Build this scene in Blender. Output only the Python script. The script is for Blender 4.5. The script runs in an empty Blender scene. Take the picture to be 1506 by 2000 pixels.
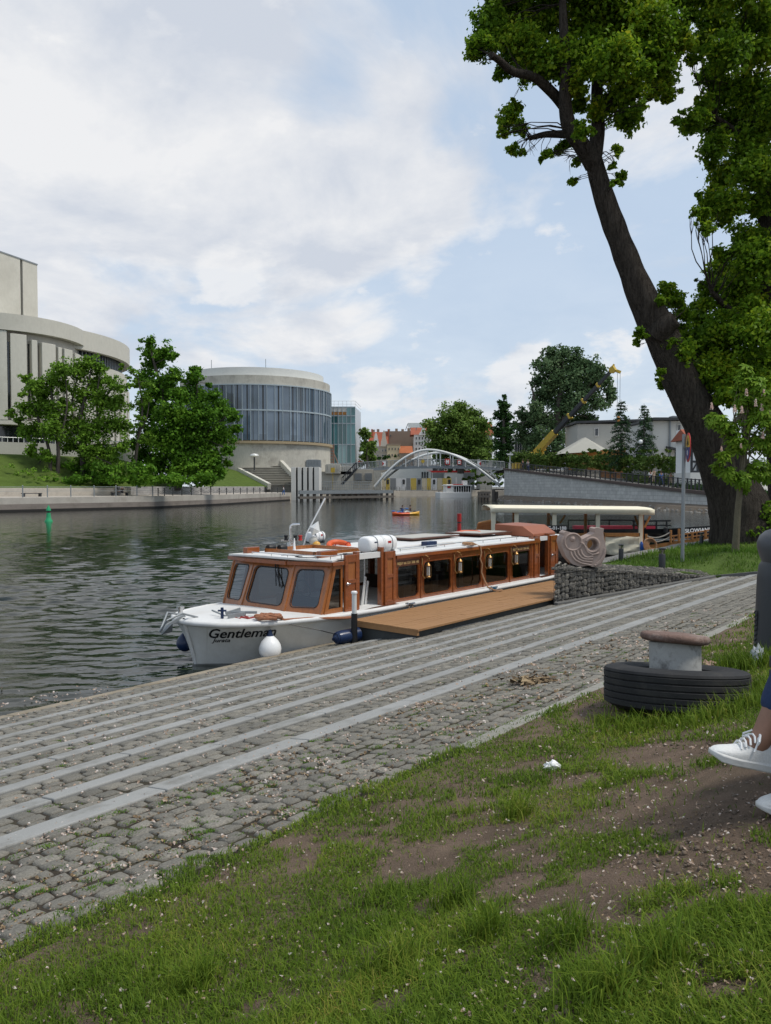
import bpy, bmesh, math, random
import numpy as np
from mathutils import Vector, Matrix, noise as mnoise
random.seed(7)
rng = np.random.default_rng(7)
sc = bpy.context.scene
COL = sc.collection
R = math.radians
# ------------------------------------------------------------------ survey
F = 1504.0; HC = 1.4; TH = math.atan(50/1504.0); CT, ST = math.cos(TH), math.sin(TH)
CAM = Vector((0, 0, HC))
WZ = -2.0                                   # water level
SL = 0.165                                  # fall of the ramp
C50, S50 = math.cos(R(50)), math.sin(R(50))
def ray(u, v):
    x = (u-753)/F; y = -(v-1000)/F
    return Vector((x, CT+y*ST, -ST+y*CT))
def at(u, v, D):
    d = ray(u, v); return CAM + d*(D/d.y)
def onz(u, v, z):
    d = ray(u, v); return CAM + d*((z-HC)/d.z)
def Q(q, p, z):
    return Vector((q*C50-p*S50, q*S50+p*C50, z))
def toq(P):
    return (P[0]*C50+P[1]*S50, -P[0]*S50+P[1]*C50, P[2])
def onp(u, v, p):
    d = ray(u, v); k = -d.x*S50+d.y*C50
    return CAM + d*(p/k)
def sstep(t):
    t = np.clip(t, 0, 1); return t*t*(3-2*t)
def G(q, p):                                # height of the near bank and ramp
    return -SL*p + 0.30*sstep((2.2-p)/2.0)
def onground(u, v):
    d = ray(u, v); t = 0.3
    for i in range(6000):
        P = CAM + d*t; a, b, c = toq(P)
        if c <= G(a, b): break
        t += 0.005
    return P
def px(D): return D/F
# ------------------------------------------------------------------ materials
MATS = {}
def newmat(name):
    m = bpy.data.materials.new(name); m.use_nodes = True
    nt = m.node_tree; nt.nodes.clear()
    out = nt.nodes.new('ShaderNodeOutputMaterial')
    return m, nt, out
def N(nt, t, **kw):
    n = nt.nodes.new(t)
    for k, v in kw.items(): setattr(n, k, v)
    return n
def setin(n, **kw):
    for k, v in kw.items(): n.inputs[k.replace('_', ' ')].default_value = v
def rgba(c): return (c[0], c[1], c[2], 1)
def M(name, c, rough=0.7, metal=0.0, var=0.18, scale=3.0, fine=40.0, bump=0.15, bdist=0.01, spec=0.4, stretch=(1,1,1), c2=None, coat=0.0, dirt=None, dscale=1.2, damt=0.5):
    m, nt, out = newmat(name); L = nt.links.new
    b = N(nt, 'ShaderNodeBsdfPrincipled'); L(b.outputs[0], out.inputs[0])
    b.inputs['Roughness'].default_value = rough; b.inputs['Metallic'].default_value = metal
    b.inputs['Specular IOR Level'].default_value = spec
    if coat: b.inputs['Coat Weight'].default_value = coat; b.inputs['Coat Roughness'].default_value = 0.08
    tc = N(nt, 'ShaderNodeTexCoord'); mp = N(nt, 'ShaderNodeMapping'); mp.inputs['Scale'].default_value = stretch
    L(tc.outputs['Object'], mp.inputs['Vector'])
    n1 = N(nt, 'ShaderNodeTexNoise'); setin(n1, Scale=scale, Detail=6.0, Roughness=0.6); L(mp.outputs[0], n1.inputs['Vector'])
    n2 = N(nt, 'ShaderNodeTexNoise'); setin(n2, Scale=fine, Detail=4.0, Roughness=0.65); L(mp.outputs[0], n2.inputs['Vector'])
    ad = N(nt, 'ShaderNodeMath', operation='ADD'); L(n1.outputs['Fac'], ad.inputs[0]); L(n2.outputs['Fac'], ad.inputs[1])
    hf = N(nt, 'ShaderNodeMapRange'); hf.inputs['From Min'].default_value = 0.6; hf.inputs['From Max'].default_value = 1.4; L(ad.outputs[0], hf.inputs['Value'])
    mx = N(nt, 'ShaderNodeMix', data_type='RGBA')
    lo = tuple(x*(1-var) for x in c); hi = tuple(min(1, x*(1+var)) for x in c) if c2 is None else c2
    mx.inputs[6].default_value = rgba(lo); mx.inputs[7].default_value = rgba(hi); L(hf.outputs[0], mx.inputs[0])
    colour = mx.outputs[2]
    if dirt is not None:
        n3 = N(nt, 'ShaderNodeTexNoise'); setin(n3, Scale=dscale, Detail=8.0, Roughness=0.7); L(tc.outputs['Object'], n3.inputs['Vector'])
        mr = N(nt, 'ShaderNodeMapRange'); mr.inputs['From Min'].default_value = 0.5; mr.inputs['From Max'].default_value = 0.68; mr.inputs['To Max'].default_value = damt; L(n3.outputs['Fac'], mr.inputs['Value'])
        m2 = N(nt, 'ShaderNodeMix', data_type='RGBA'); m2.inputs[7].default_value = rgba(dirt); L(colour, m2.inputs[6]); L(mr.outputs[0], m2.inputs[0]); colour = m2.outputs[2]
    L(colour, b.inputs['Base Color'])
    if bump:
        bp = N(nt, 'ShaderNodeBump'); setin(bp, Strength=bump, Distance=bdist); L(ad.outputs[0], bp.inputs['Height']); L(bp.outputs[0], b.inputs['Normal'])
    MATS[name] = m; return m
def island(name, ramp, rough=0.6, trans=0.0, fine=0.0, bump=0.0, bscale=60, noise_mix=0.0, nscale=1.0, spec=0.3):
    """a material whose colour varies from piece to piece (each leaf, blade or stone)"""
    m, nt, out = newmat(name); L = nt.links.new
    g = N(nt, 'ShaderNodeNewGeometry'); cr = N(nt, 'ShaderNodeValToRGB')
    el = cr.color_ramp.elements
    while len(el) < len(ramp): el.new(0.5)
    for e, (pos, c) in zip(el, ramp): e.position = pos; e.color = rgba(c)
    if noise_mix:
        nz = N(nt, 'ShaderNodeTexNoise'); setin(nz, Scale=nscale, Detail=3.0); tc = N(nt, 'ShaderNodeTexCoord'); L(tc.outputs['Object'], nz.inputs['Vector'])
        mr = N(nt, 'ShaderNodeMapRange'); mr.inputs['From Min'].default_value = 0.3; mr.inputs['From Max'].default_value = 0.7; L(nz.outputs['Fac'], mr.inputs['Value'])
        mm = N(nt, 'ShaderNodeMix', data_type='FLOAT'); mm.inputs[0].default_value = noise_mix
        L(g.outputs['Random Per Island'], mm.inputs[2]); L(mr.outputs[0], mm.inputs[3]); L(mm.outputs[0], cr.inputs[0])
    else:
        L(g.outputs['Random Per Island'], cr.inputs[0])
    col = cr.outputs[0]
    b = N(nt, 'ShaderNodeBsdfPrincipled'); b.inputs['Roughness'].default_value = rough; b.inputs['Specular IOR Level'].default_value = spec
    if fine:
        tc = N(nt, 'ShaderNodeTexCoord'); nz = N(nt, 'ShaderNodeTexNoise'); setin(nz, Scale=bscale, Detail=5.0, Roughness=0.7); L(tc.outputs['Object'], nz.inputs['Vector'])
        mr = N(nt, 'ShaderNodeMapRange'); mr.inputs['From Min'].default_value = 0.3; mr.inputs['From Max'].default_value = 0.7; mr.inputs['To Min'].default_value = 1-fine; mr.inputs['To Max'].default_value = 1+fine; L(nz.outputs['Fac'], mr.inputs['Value'])
        vm = N(nt, 'ShaderNodeVectorMath', operation='SCALE'); L(col, vm.inputs[0]); L(mr.outputs[0], vm.inputs['Scale']); col = vm.outputs[0]
        if bump:
            bp = N(nt, 'ShaderNodeBump'); setin(bp, Strength=bump, Distance=0.01); L(nz.outputs['Fac'], bp.inputs['Height']); L(bp.outputs[0], b.inputs['Normal'])
    L(col, b.inputs['Base Color'])
    if trans:
        t = N(nt, 'ShaderNodeBsdfTranslucent'); L(col, t.inputs[0]); ms = N(nt, 'ShaderNodeMixShader'); ms.inputs[0].default_value = trans
        L(b.outputs[0], ms.inputs[1]); L(t.outputs[0], ms.inputs[2]); L(ms.outputs[0], out.inputs[0])
    else: L(b.outputs[0], out.inputs[0])
    MATS[name] = m; return m
def bricky(name, c1, c2, cm, bw, bh, mortar=0.01, rough=0.8, axes='xz', off=0.5, var=0.25):
    """courses of stone or brick laid on a wall, in the wall's own coordinates"""
    m, nt, out = newmat(name); L = nt.links.new
    b = N(nt, 'ShaderNodeBsdfPrincipled'); b.inputs['Roughness'].default_value = rough; L(b.outputs[0], out.inputs[0])
    g = N(nt, 'ShaderNodeUVMap'); br = N(nt, 'ShaderNodeTexBrick')
    br.offset = off; setin(br, Scale=1.0, Mortar_Size=mortar, Brick_Width=bw, Row_Height=bh); br.inputs['Mortar Smooth'].default_value = 0.2
    br.inputs['Color1'].default_value = rgba(c1); br.inputs['Color2'].default_value = rgba(c2); br.inputs['Mortar'].default_value = rgba(cm)
    L(g.outputs[0], br.inputs['Vector'])
    nz = N(nt, 'ShaderNodeTexNoise'); setin(nz, Scale=0.9, Detail=7.0, Roughness=0.7); L(g.outputs[0], nz.inputs['Vector'])
    mr = N(nt, 'ShaderNodeMapRange'); mr.inputs['From Min'].default_value = 0.3; mr.inputs['From Max'].default_value = 0.7; mr.inputs['To Min'].default_value = 1-var; mr.inputs['To Max'].default_value = 1+var; L(nz.outputs['Fac'], mr.inputs['Value'])
    vm = N(nt, 'ShaderNodeVectorMath', operation='SCALE'); L(br.outputs[0], vm.inputs[0]); L(mr.outputs[0], vm.inputs['Scale'])
    L(vm.outputs[0], b.inputs['Base Color'])
    bp = N(nt, 'ShaderNodeBump'); setin(bp, Strength=0.4, Distance=0.02); bp.invert = True; L(br.outputs['Fac'], bp.inputs['Height']); L(bp.outputs[0], b.inputs['Normal'])
    MATS[name] = m; return m
def glassmat(name, tint, ior=1.6, rough=0.02, refl=(0.9,0.95,1.0), extra=0.0):
    m, nt, out = newmat(name); L = nt.links.new
    t = N(nt, 'ShaderNodeBsdfTransparent'); t.inputs[0].default_value = rgba(tint)
    g = N(nt, 'ShaderNodeBsdfGlossy'); g.inputs[0].default_value = rgba(refl); g.inputs['Roughness'].default_value = rough
    f = N(nt, 'ShaderNodeLayerWeight'); f.inputs[0].default_value = 0.5; r0 = ((ior-1)/(ior+1))**2
    pw = N(nt, 'ShaderNodeMath', operation='POWER'); pw.inputs[1].default_value = 4.5; L(f.outputs['Facing'], pw.inputs[0])
    ad = N(nt, 'ShaderNodeMath', operation='MULTIPLY_ADD'); ad.inputs[1].default_value = 1-r0; ad.inputs[2].default_value = r0+extra; ad.use_clamp = True; L(pw.outputs[0], ad.inputs[0])
    ms = N(nt, 'ShaderNodeMixShader'); L(ad.outputs[0], ms.inputs[0]); L(t.outputs[0], ms.inputs[1]); L(g.outputs[0], ms.inputs[2]); L(ms.outputs[0], out.inputs[0])
    MATS[name] = m; return m
# ------------------------------------------------------------------ geometry
class MB:
    def __init__(s): s.v = []; s.f = []; s.uv = None
    def add(s, vs, fs):
        o = len(s.v); s.v += [tuple(x) for x in vs]; s.f += [tuple(i+o for i in f) for f in fs]; return s
    def hexa(s, c):
        return s.add(c, [(0,3,2,1),(4,5,6,7),(0,1,5,4),(1,2,6,5),(2,3,7,6),(3,0,4,7)])
    def box(s, x0, x1, y0, y1, z0, z1, fn=None):
        fn = fn or (lambda x, y, z: (x, y, z))
        return s.hexa([fn(*c) for c in ((x0,y0,z0),(x1,y0,z0),(x1,y1,z0),(x0,y1,z0),(x0,y0,z1),(x1,y0,z1),(x1,y1,z1),(x0,y1,z1))])
    def beam(s, a, b, w, h, up=(0,0,1)):
        a, b = Vector(a), Vector(b); d = (b-a).normalized(); up = Vector(up)
        sd = d.cross(up)
        if sd.length < 1e-4: sd = d.cross(Vector((1,0,0)))
        sd.normalize(); uu = sd.cross(d).normalized()
        o = [(-w/2,-h/2),(w/2,-h/2),(w/2,h/2),(-w/2,h/2)]
        return s.hexa([a+sd*x+uu*y for x, y in o]+[b+sd*x+uu*y for x, y in o])
    def tube(s, pts, r, n=8, cap=True):
        pts = [Vector(p) for p in pts]; k = len(pts)
        rr = [r]*k if not hasattr(r, '__len__') else list(r)
        vs = []; prev = None
        for i, p in enumerate(pts):
            d = (pts[min(i+1, k-1)]-pts[max(i-1, 0)])
            if d.length < 1e-9: d = Vector((0,0,1))
            d.normalize()
            if prev is None:
                a = d.cross(Vector((0,0,1)) if abs(d.z) < 0.9 else Vector((1,0,0))).normalized()
            else:
                a = (prev - d*prev.dot(d))
                a = a.normalized() if a.length > 1e-6 else d.orthogonal().normalized()
            prev = a; b = d.cross(a)
            for j in range(n):
                t = 2*math.pi*j/n; vs.append(p+(a*math.cos(t)+b*math.sin(t))*rr[i])
        fs = []
        for i in range(k-1):
            for j in range(n):
                fs.append((i*n+j, i*n+(j+1) % n, (i+1)*n+(j+1) % n, (i+1)*n+j))
        if cap: fs += [tuple(range(n-1, -1, -1)), tuple((k-1)*n+j for j in range(n))]
        return s.add(vs, fs)
    def lathe(s, prof, n=24, o=(0,0,0), axis=(0,0,1), cap=True, sx=1.0, sy=1.0, a0=0.0):
        o = Vector(o); ax = Vector(axis).normalized(); a = ax.orthogonal().normalized()
        if abs(ax.z) > 0.999: a = Vector((1,0,0))
        b = ax.cross(a); vs = []
        for r, z in prof:
            for j in range(n):
                t = a0+2*math.pi*j/n; vs.append(o+ax*z+a*(r*sx*math.cos(t))+b*(r*sy*math.sin(t)))
        fs = []; k = len(prof)
        for i in range(k-1):
            for j in range(n): fs.append((i*n+j, i*n+(j+1) % n, (i+1)*n+(j+1) % n, (i+1)*n+j))
        if cap: fs += [tuple(range(n-1, -1, -1)), tuple((k-1)*n+j for j in range(n))]
        return s.add(vs, fs)
    def ball(s, c, r, nu=16, nv=10, ry=None, rz=None):
        ry = ry or r; rz = rz or r
        vs = [(c[0], c[1], c[2]-rz)]
        for i in range(1, nv):
            ph = -math.pi/2+math.pi*i/nv
            for j in range(nu):
                t = 2*math.pi*j/nu; vs.append((c[0]+r*math.cos(ph)*math.cos(t), c[1]+ry*math.cos(ph)*math.sin(t), c[2]+rz*math.sin(ph)))
        vs.append((c[0], c[1], c[2]+rz)); fs = []
        for j in range(nu): fs.append((0, 1+(j+1) % nu, 1+j))
        for i in range(nv-2):
            for j in range(nu): fs.append((1+i*nu+j, 1+i*nu+(j+1) % nu, 1+(i+1)*nu+(j+1) % nu, 1+(i+1)*nu+j))
        e = len(vs)-1; o = 1+(nv-2)*nu
        for j in range(nu): fs.append((o+j, o+(j+1) % nu, e))
        return s.add(vs, fs)
    def torus(s, c, R1, r2, axis=(0,0,1), n=28, m=10, a0=0, a1=2*math.pi):
        ax = Vector(axis).normalized(); a = ax.orthogonal().normalized(); b = ax.cross(a); c = Vector(c)
        full = abs(a1-a0-2*math.pi) < 1e-6
        pts = [c+(a*math.cos(t)+b*math.sin(t))*R1 for t in [a0+(a1-a0)*i/n for i in range(n+1)]]
        if not full: return s.tube(pts, r2, m)
        vs = []; fs = []
        for i in range(n):
            t = 2*math.pi*i/n; dr = a*math.cos(t)+b*math.sin(t)
            for j in range(m):
                w = 2*math.pi*j/m; vs.append(c+dr*(R1+r2*math.cos(w))+ax*(r2*math.sin(w)))
        for i in range(n):
            for j in range(m): fs.append((i*m+j, ((i+1) % n)*m+j, ((i+1) % n)*m+(j+1) % m, i*m+(j+1) % m))
        return s.add(vs, fs)
    def prism(s, poly, fn, t0, t1):
        n = len(poly); vs = [fn(x, y, t0) for x, y in poly]+[fn(x, y, t1) for x, y in poly]
        fs = [tuple(range(n-1, -1, -1)), tuple(range(n, 2*n))]+[(i, (i+1) % n, n+(i+1) % n, n+i) for i in range(n)]
        return s.add(vs, fs)
    def grid(s, rows):
        nr, nc = len(rows), len(rows[0]); vs = [p for r in rows for p in r]
        return s.add(vs, [(i*nc+j, i*nc+j+1, (i+1)*nc+j+1, (i+1)*nc+j) for i in range(nr-1) for j in range(nc-1)])
    def ring(s, outer, inner, fn, t0, t1):
        """frame between two outlines of the same number of points, with depth"""
        n = len(outer)
        vs = [fn(x, y, t) for t in (t0, t1) for pl in (outer, inner) for x, y in pl]
        fs = []
        for i in range(n):
            j = (i+1) % n
            fs += [(i, j, n+j, n+i), (2*n+i, 3*n+i, 3*n+j, 2*n+j), (i, 2*n+i, 2*n+j, j), (n+i, n+j, 3*n+j, 3*n+i)]
        return s.add(vs, fs)
def rrect(x0, x1, y0, y1, r, k=5):
    r = min(r, (x1-x0)/2.01, (y1-y0)/2.01); out = []
    for cx, cy, a in ((x1-r, y1-r, 0), (x0+r, y1-r, 90), (x0+r, y0+r, 180), (x1-r, y0+r, 270)):
        for i in range(k+1):
            t = R(a+90*i/k); out.append((cx+r*math.cos(t), cy+r*math.sin(t)))
    return out
def rect_like(inner, x0, x1, y0, y1):
    """outer rectangle sampled to match a rounded outline point for point"""
    k = len(inner)//4; out = []
    cs = [(x1, y1), (x0, y1), (x0, y0), (x1, y0)]
    for c in range(4):
        for i in range(k):
            ix, iy = inner[c*k+i]; X, Y = cs[c]
            f = i/(k-1)
            if c in (0, 2): p = (X, iy+(Y-iy)*min(1, 2*f)) if f < .5 else (ix+(X-ix)*min(1, 2*(1-f)), Y)
            else: p = (ix+(X-ix)*min(1, 2*f), Y) if f < .5 else (X, iy+(Y-iy)*min(1, 2*(1-f)))
            if abs(f-.5) < 1e-6: p = (X, Y)
            out.append(p)
    return out
def root_matrix(o):
    m = Matrix.Identity(4)
    while o is not None:
        m = o.matrix_basis @ m if False else (o.matrix_basis @ m); o = o.parent
    return m
def emit(mb, name, mat, parent=None, smooth=False, bevel=0.0, sub=0, uvfn=None, recalc=True, seg=2, ang=35):
    me = bpy.data.meshes.new(name); ob = bpy.data.objects.new(name, me); COL.objects.link(ob)
    V = np.array(mb.v, dtype=float)
    if parent is None:
        L = Vector(((V[:,0].min()+V[:,0].max())/2, (V[:,1].min()+V[:,1].max())/2, V[:,2].min())); ob.location = L; V2 = V-np.array(L)
    else:
        ob.parent = parent; inv = np.array(root_matrix(parent).inverted()); V2 = V@inv[:3,:3].T+inv[:3,3]
    me.from_pydata([tuple(x) for x in V2], [], mb.f)
    if recalc:
        bm = bmesh.new(); bm.from_mesh(me); bmesh.ops.recalc_face_normals(bm, faces=bm.faces); bm.to_mesh(me); bm.free()
    if uvfn:
        uvl = me.uv_layers.new(name='UVMap')
        for poly in me.polygons:
            for li in poly.loop_indices: uvl.data[li].uv = uvfn(V[me.loops[li].vertex_index], poly.normal)
    if smooth:
        me.polygons.foreach_set('use_smooth', [True]*len(me.polygons)); me.set_sharp_from_angle(angle=R(ang))
    ms = mat if isinstance(mat, (list, tuple)) else [mat]
    for m in ms: me.materials.append(MATS[m] if isinstance(m, str) else m)
    if bevel:
        md = ob.modifiers.new('Bevel', 'BEVEL'); md.width = bevel; md.segments = seg; md.limit_method = 'ANGLE'; md.angle_limit = R(40)
    if sub:
        md = ob.modifiers.new('Subdivision', 'SUBSURF'); md.levels = sub; md.render_levels = sub
    return ob
def np_mesh(name, V, Fc, mat, parent=None, smooth=False):
    """large meshes from arrays; faces all with the same number of corners"""
    me = bpy.data.meshes.new(name); ob = bpy.data.objects.new(name, me); COL.objects.link(ob)
    V = np.asarray(V, dtype=np.float64).reshape(-1, 3); Fc = np.asarray(Fc, dtype=np.int32)
    if parent is None:
        Lc = np.array([V[:,0].mean(), V[:,1].mean(), V[:,2].min()]); ob.location = Lc; V = V-Lc
    else:
        ob.parent = parent; inv = np.array(root_matrix(parent).inverted()); V = V@inv[:3,:3].T+inv[:3,3]
    n, k = Fc.shape
    me.vertices.add(len(V)); me.vertices.foreach_set('co', V.astype(np.float32).ravel())
    me.loops.add(n*k); me.loops.foreach_set('vertex_index', Fc.ravel())
    me.polygons.add(n); me.polygons.foreach_set('loop_start', np.arange(0, n*k, k, dtype=np.int32))
    if smooth: me.polygons.foreach_set('use_smooth', [True]*n)
    me.update(calc_edges=True); me.validate()
    me.materials.append(MATS[mat] if isinstance(mat, str) else mat); return ob
def tag(o, label=None, cat=None, group=None, kind=None):
    if label: o['label'] = label
    if cat: o['category'] = cat
    if group: o['group'] = group
    if kind: o['kind'] = kind
    return o
def thing(name, label, cat, loc, group=None, rotz=0.0):
    o = bpy.data.objects.new(name, None); COL.objects.link(o); o.location = loc; o.rotation_euler = (0, 0, rotz)
    o.empty_display_size = 0.2
    return tag(o, label, cat, group)
KIDS = {}
def copy_tree(o, parent=None):
    c = o.copy(); COL.objects.link(c); c.parent = parent
    for ch in [x for x in COL.objects if x.parent == o]: copy_tree(ch, c)
    return c
def text_np(s, size=1.0, shear=0.0, bold=0.0, width=1.0, spacing=1.0):
    cu = bpy.data.curves.new('lettering', 'FONT'); cu.body = s; cu.size = size; cu.shear = shear; cu.offset = bold; cu.space_character = spacing; cu.resolution_u = 3
    ob = bpy.data.objects.new('lettering', cu); COL.objects.link(ob)
    bpy.context.view_layer.update()
    dg = bpy.context.evaluated_depsgraph_get(); me = bpy.data.meshes.new_from_object(ob.evaluated_get(dg))
    v = [(p.co.x*width, p.co.y) for p in me.vertices]; f = [tuple(p.vertices) for p in me.polygons]
    bpy.data.objects.remove(ob); bpy.data.curves.remove(cu); bpy.data.meshes.remove(me)
    return v, f
def lettering(s, fn, mat, parent, size, shear=0, bold=0.0, width=1.0, name='lettering', centre=False, spacing=1.0):
    v, f = text_np(s, size, shear, bold, width, spacing)
    x0 = min(p[0] for p in v); x1 = max(p[0] for p in v)
    sh = (x0+x1)/2 if centre else x0
    mb = MB(); mb.add([fn(x-sh, y) for x, y in v], f)
    return emit(mb, name, mat, parent, recalc=False)
# ------------------------------------------------------------------ palette
M('soil', (0.185,0.135,0.10), 0.95, var=0.5, scale=5, fine=130, bump=1.0, bdist=0.02, spec=0.1, dirt=(0.09,0.075,0.05), dscale=1.5)
M('joint', (0.05,0.042,0.032), 0.95, var=0.4, scale=4, fine=60, bump=0.8, spec=0.1, dirt=(0.05,0.06,0.02), dscale=2.0, damt=0.7)
M('slab', (0.275,0.275,0.262), 0.75, var=0.28, scale=0.9, fine=110, bump=0.25, bdist=0.004, dirt=(0.14,0.135,0.115), dscale=2.6, damt=0.65)
M('kerb', (0.27,0.26,0.225), 0.85, var=0.25, scale=1.5, fine=90, bump=0.4, dirt=(0.12,0.11,0.08))
island('cobble', [(0,(0.113,0.107,0.09)),(0.35,(0.165,0.155,0.131)),(0.7,(0.195,0.181,0.151)),(1,(0.251,0.234,0.198))], rough=0.8, fine=0.42, bump=0.7, bscale=75, noise_mix=0.3, nscale=0.9)
island('blade', [(0,(0.045,0.086,0.009)),(0.4,(0.097,0.166,0.017)),(0.75,(0.164,0.234,0.026)),(0.92,(0.241,0.248,0.046)),(1,(0.425,0.309,0.083))], rough=0.5, trans=0.3, noise_mix=0.42, nscale=1.6, spec=0.08)
island('lawnblade', [(0,(0.05,0.116,0.014)),(0.5,(0.095,0.184,0.023)),(1,(0.178,0.251,0.041))], rough=0.55, trans=0.3, noise_mix=0.5, nscale=0.5, spec=0.08)
island('lime', [(0,(0.065,0.138,0.013)),(0.45,(0.13,0.248,0.018)),(0.8,(0.26,0.367,0.024)),(1,(0.476,0.496,0.037))], rough=0.45, trans=0.5, noise_mix=0.45, nscale=0.7, spec=0.08)
island('chestnut', [(0,(0.094,0.187,0.016)),(0.5,(0.161,0.296,0.027)),(1,(0.286,0.404,0.045))], rough=0.45, trans=0.4, noise_mix=0.3, nscale=0.8, spec=0.08)
island('locust', [(0,(0.077,0.147,0.019)),(0.5,(0.132,0.256,0.027)),(1,(0.232,0.373,0.043))], rough=0.6, trans=0.3, noise_mix=0.5, nscale=0.25, spec=0.08)
island('maple', [(0,(0.045,0.11,0.014)),(0.5,(0.089,0.207,0.019)),(1,(0.176,0.326,0.03))], rough=0.5, trans=0.3, noise_mix=0.5, nscale=0.25, spec=0.08)
island('darkleaf', [(0,(0.021,0.051,0.017)),(0.5,(0.039,0.09,0.024)),(1,(0.075,0.135,0.036))], rough=0.6, trans=0.2, noise_mix=0.5, nscale=0.2, spec=0.08)
island('greyleaf', [(0,(0.058,0.108,0.047)),(0.5,(0.096,0.162,0.07)),(1,(0.173,0.234,0.118))], rough=0.6, trans=0.25, noise_mix=0.5, nscale=0.15, spec=0.08)
island('olive', [(0,(0.076,0.135,0.026)),(0.5,(0.124,0.208,0.039)),(1,(0.209,0.292,0.059))], rough=0.6, trans=0.25, noise_mix=0.5, nscale=0.15, spec=0.08)
island('hedgeleaf', [(0,(0.042,0.078,0.018)),(0.5,(0.07,0.124,0.024)),(1,(0.14,0.169,0.036))], rough=0.6, trans=0.2, noise_mix=0.5, nscale=0.3, spec=0.08)
island('needle', [(0,(0.018,0.045,0.021)),(0.5,(0.033,0.075,0.031)),(1,(0.075,0.12,0.046))], rough=0.65, noise_mix=0.4, nscale=0.4, spec=0.08)
island('petal', [(0,(0.295,0.2,0.133)),(0.4,(0.451,0.336,0.257)),(0.75,(0.558,0.464,0.406)),(1,(0.656,0.616,0.577))], rough=0.7, trans=0.2)
island('candle', [(0,(0.75,0.6,0.52)),(0.5,(0.82,0.72,0.62)),(1,(0.75,0.45,0.4))], rough=0.6, trans=0.2)
island('drybits', [(0,(0.09,0.06,0.035)),(0.6,(0.2,0.14,0.08)),(1,(0.32,0.24,0.14))], rough=0.9)
island('rubble', [(0,(0.12,0.11,0.10)),(0.5,(0.2,0.19,0.17)),(1,(0.32,0.3,0.27))], rough=0.9, fine=0.3, bscale=6)
M('bark', (0.02,0.017,0.014), 0.95, var=0.6, scale=6, fine=26, bump=1.0, bdist=0.2, spec=0.05, stretch=(1.8,1.8,0.2), c2=(0.16,0.138,0.115))
M('youngbark', (0.13,0.115,0.075), 0.9, var=0.4, scale=6, fine=30, bump=0.8, bdist=0.02)
M('farbark', (0.07,0.06,0.05), 0.9, var=0.4, scale=2, fine=10, bump=0.6, bdist=0.05, stretch=(1,1,0.3))
M('bankgrass', (0.08,0.12,0.025), 0.95, var=0.45, scale=0.7, fine=9, bump=0.8, bdist=0.15, spec=0.1)
M('shrubsoil', (0.02,0.035,0.012), 0.95, var=0.4, scale=1.0, fine=9, bump=0.8, bdist=0.2, spec=0.1)
M('farground', (0.16,0.155,0.14), 0.95, var=0.25, scale=0.05, fine=0.8, bump=0.2)
# ------------------------------------------------------------------ water
def water_mat():
    m, nt, out = newmat('water'); L = nt.links.new
    b = N(nt, 'ShaderNodeBsdfPrincipled'); b.inputs['Base Color'].default_value = (0.008,0.013,0.010,1); b.inputs['Roughness'].default_value = 0.06; b.inputs['IOR'].default_value = 1.33
    L(b.outputs[0], out.inputs[0])
    g = N(nt, 'ShaderNodeTexCoord'); h = None
    # (scale, stretch, turn, amplitude in metres)
    for sc_, st, rot, amp in ((2.2,(.8,1.3,1),14,0.012),(6.0,(.8,1.3,1),-10,0.0035),(0.9,(.7,1.2,1),20,.016)):
        mp = N(nt, 'ShaderNodeMapping'); mp.inputs['Scale'].default_value = st; mp.inputs['Rotation'].default_value = (0,0,R(rot)); L(g.outputs['Object'], mp.inputs[0])
        n = N(nt, 'ShaderNodeTexNoise'); setin(n, Scale=sc_, Detail=2.0, Roughness=0.5, Distortion=0.6); L(mp.outputs[0], n.inputs['Vector'])
        k = N(nt, 'ShaderNodeMath', operation='MULTIPLY'); k.inputs[1].default_value = amp; L(n.outputs['Fac'], k.inputs[0])
        if h is None: h = k.outputs[0]
        else:
            a = N(nt, 'ShaderNodeMath', operation='ADD'); L(h, a.inputs[0]); L(k.outputs[0], a.inputs[1]); h = a.outputs[0]
    bp = N(nt, 'ShaderNodeBump'); setin(bp, Strength=1.0, Distance=1.6); L(h, bp.inputs['Height']); L(bp.outputs[0], b.inputs['Normal'])
    MATS['water'] = m
water_mat()
# real waves: a fan shaped sheet whose cells grow with distance, heaved by many small wave trains
def wave_sheet():
    r = np.random.default_rng(41); nr, nc = 900, 560
    Dn = np.exp(np.linspace(math.log(3.5), math.log(520), nr)); az = np.linspace(-1.15, 1.0, nc); Y = np.repeat(Dn[:,None], nc, 1); X = Y*az[None,:]; Z = np.zeros_like(X)
    step = (Dn*math.log(520/3.5)/nr)[:,None]; gust = np.zeros_like(X)
    for k in range(6):
        a = r.uniform(0, 6.28); l = r.uniform(9, 26); gust += np.sin((X*np.cos(a)+Y*np.sin(a))*6.283/l+r.uniform(0, 6.28))/6
    amp = .95+.75*gust
    for k in range(54):
        l = math.exp(r.uniform(math.log(.24), math.log(1.25))); th = 1.78+r.normal()*.45; kk = 6.283/l; a = .036/kk*(1.15 if l < .7 else .75)
        w = np.clip((l/step-2.2)/2.2, 0, 1); Z += a*w*np.sin((X*math.cos(th)+Y*math.sin(th))*kk+r.uniform(0, 6.28))
    Z = WZ+Z*amp; V = np.stack([X, Y, Z], 2).reshape(-1,3); q = (np.arange(nr-1)[:,None]*nc+np.arange(nc-1)[None,:]).reshape(-1,1)
    return V, q+np.array([[0,1,nc+1,nc]])
V, Fc = wave_sheet(); tag(np_mesh('water', V, Fc, 'water', smooth=True), kind='structure')
mb = MB(); mb.add([(-700,-80,WZ-.35),(700,-80,WZ-.35),(700,520,WZ-.35),(-700,520,WZ-.35)], [(0,1,2,3)]); tag(emit(mb, 'river', 'water'), kind='structure')
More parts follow.
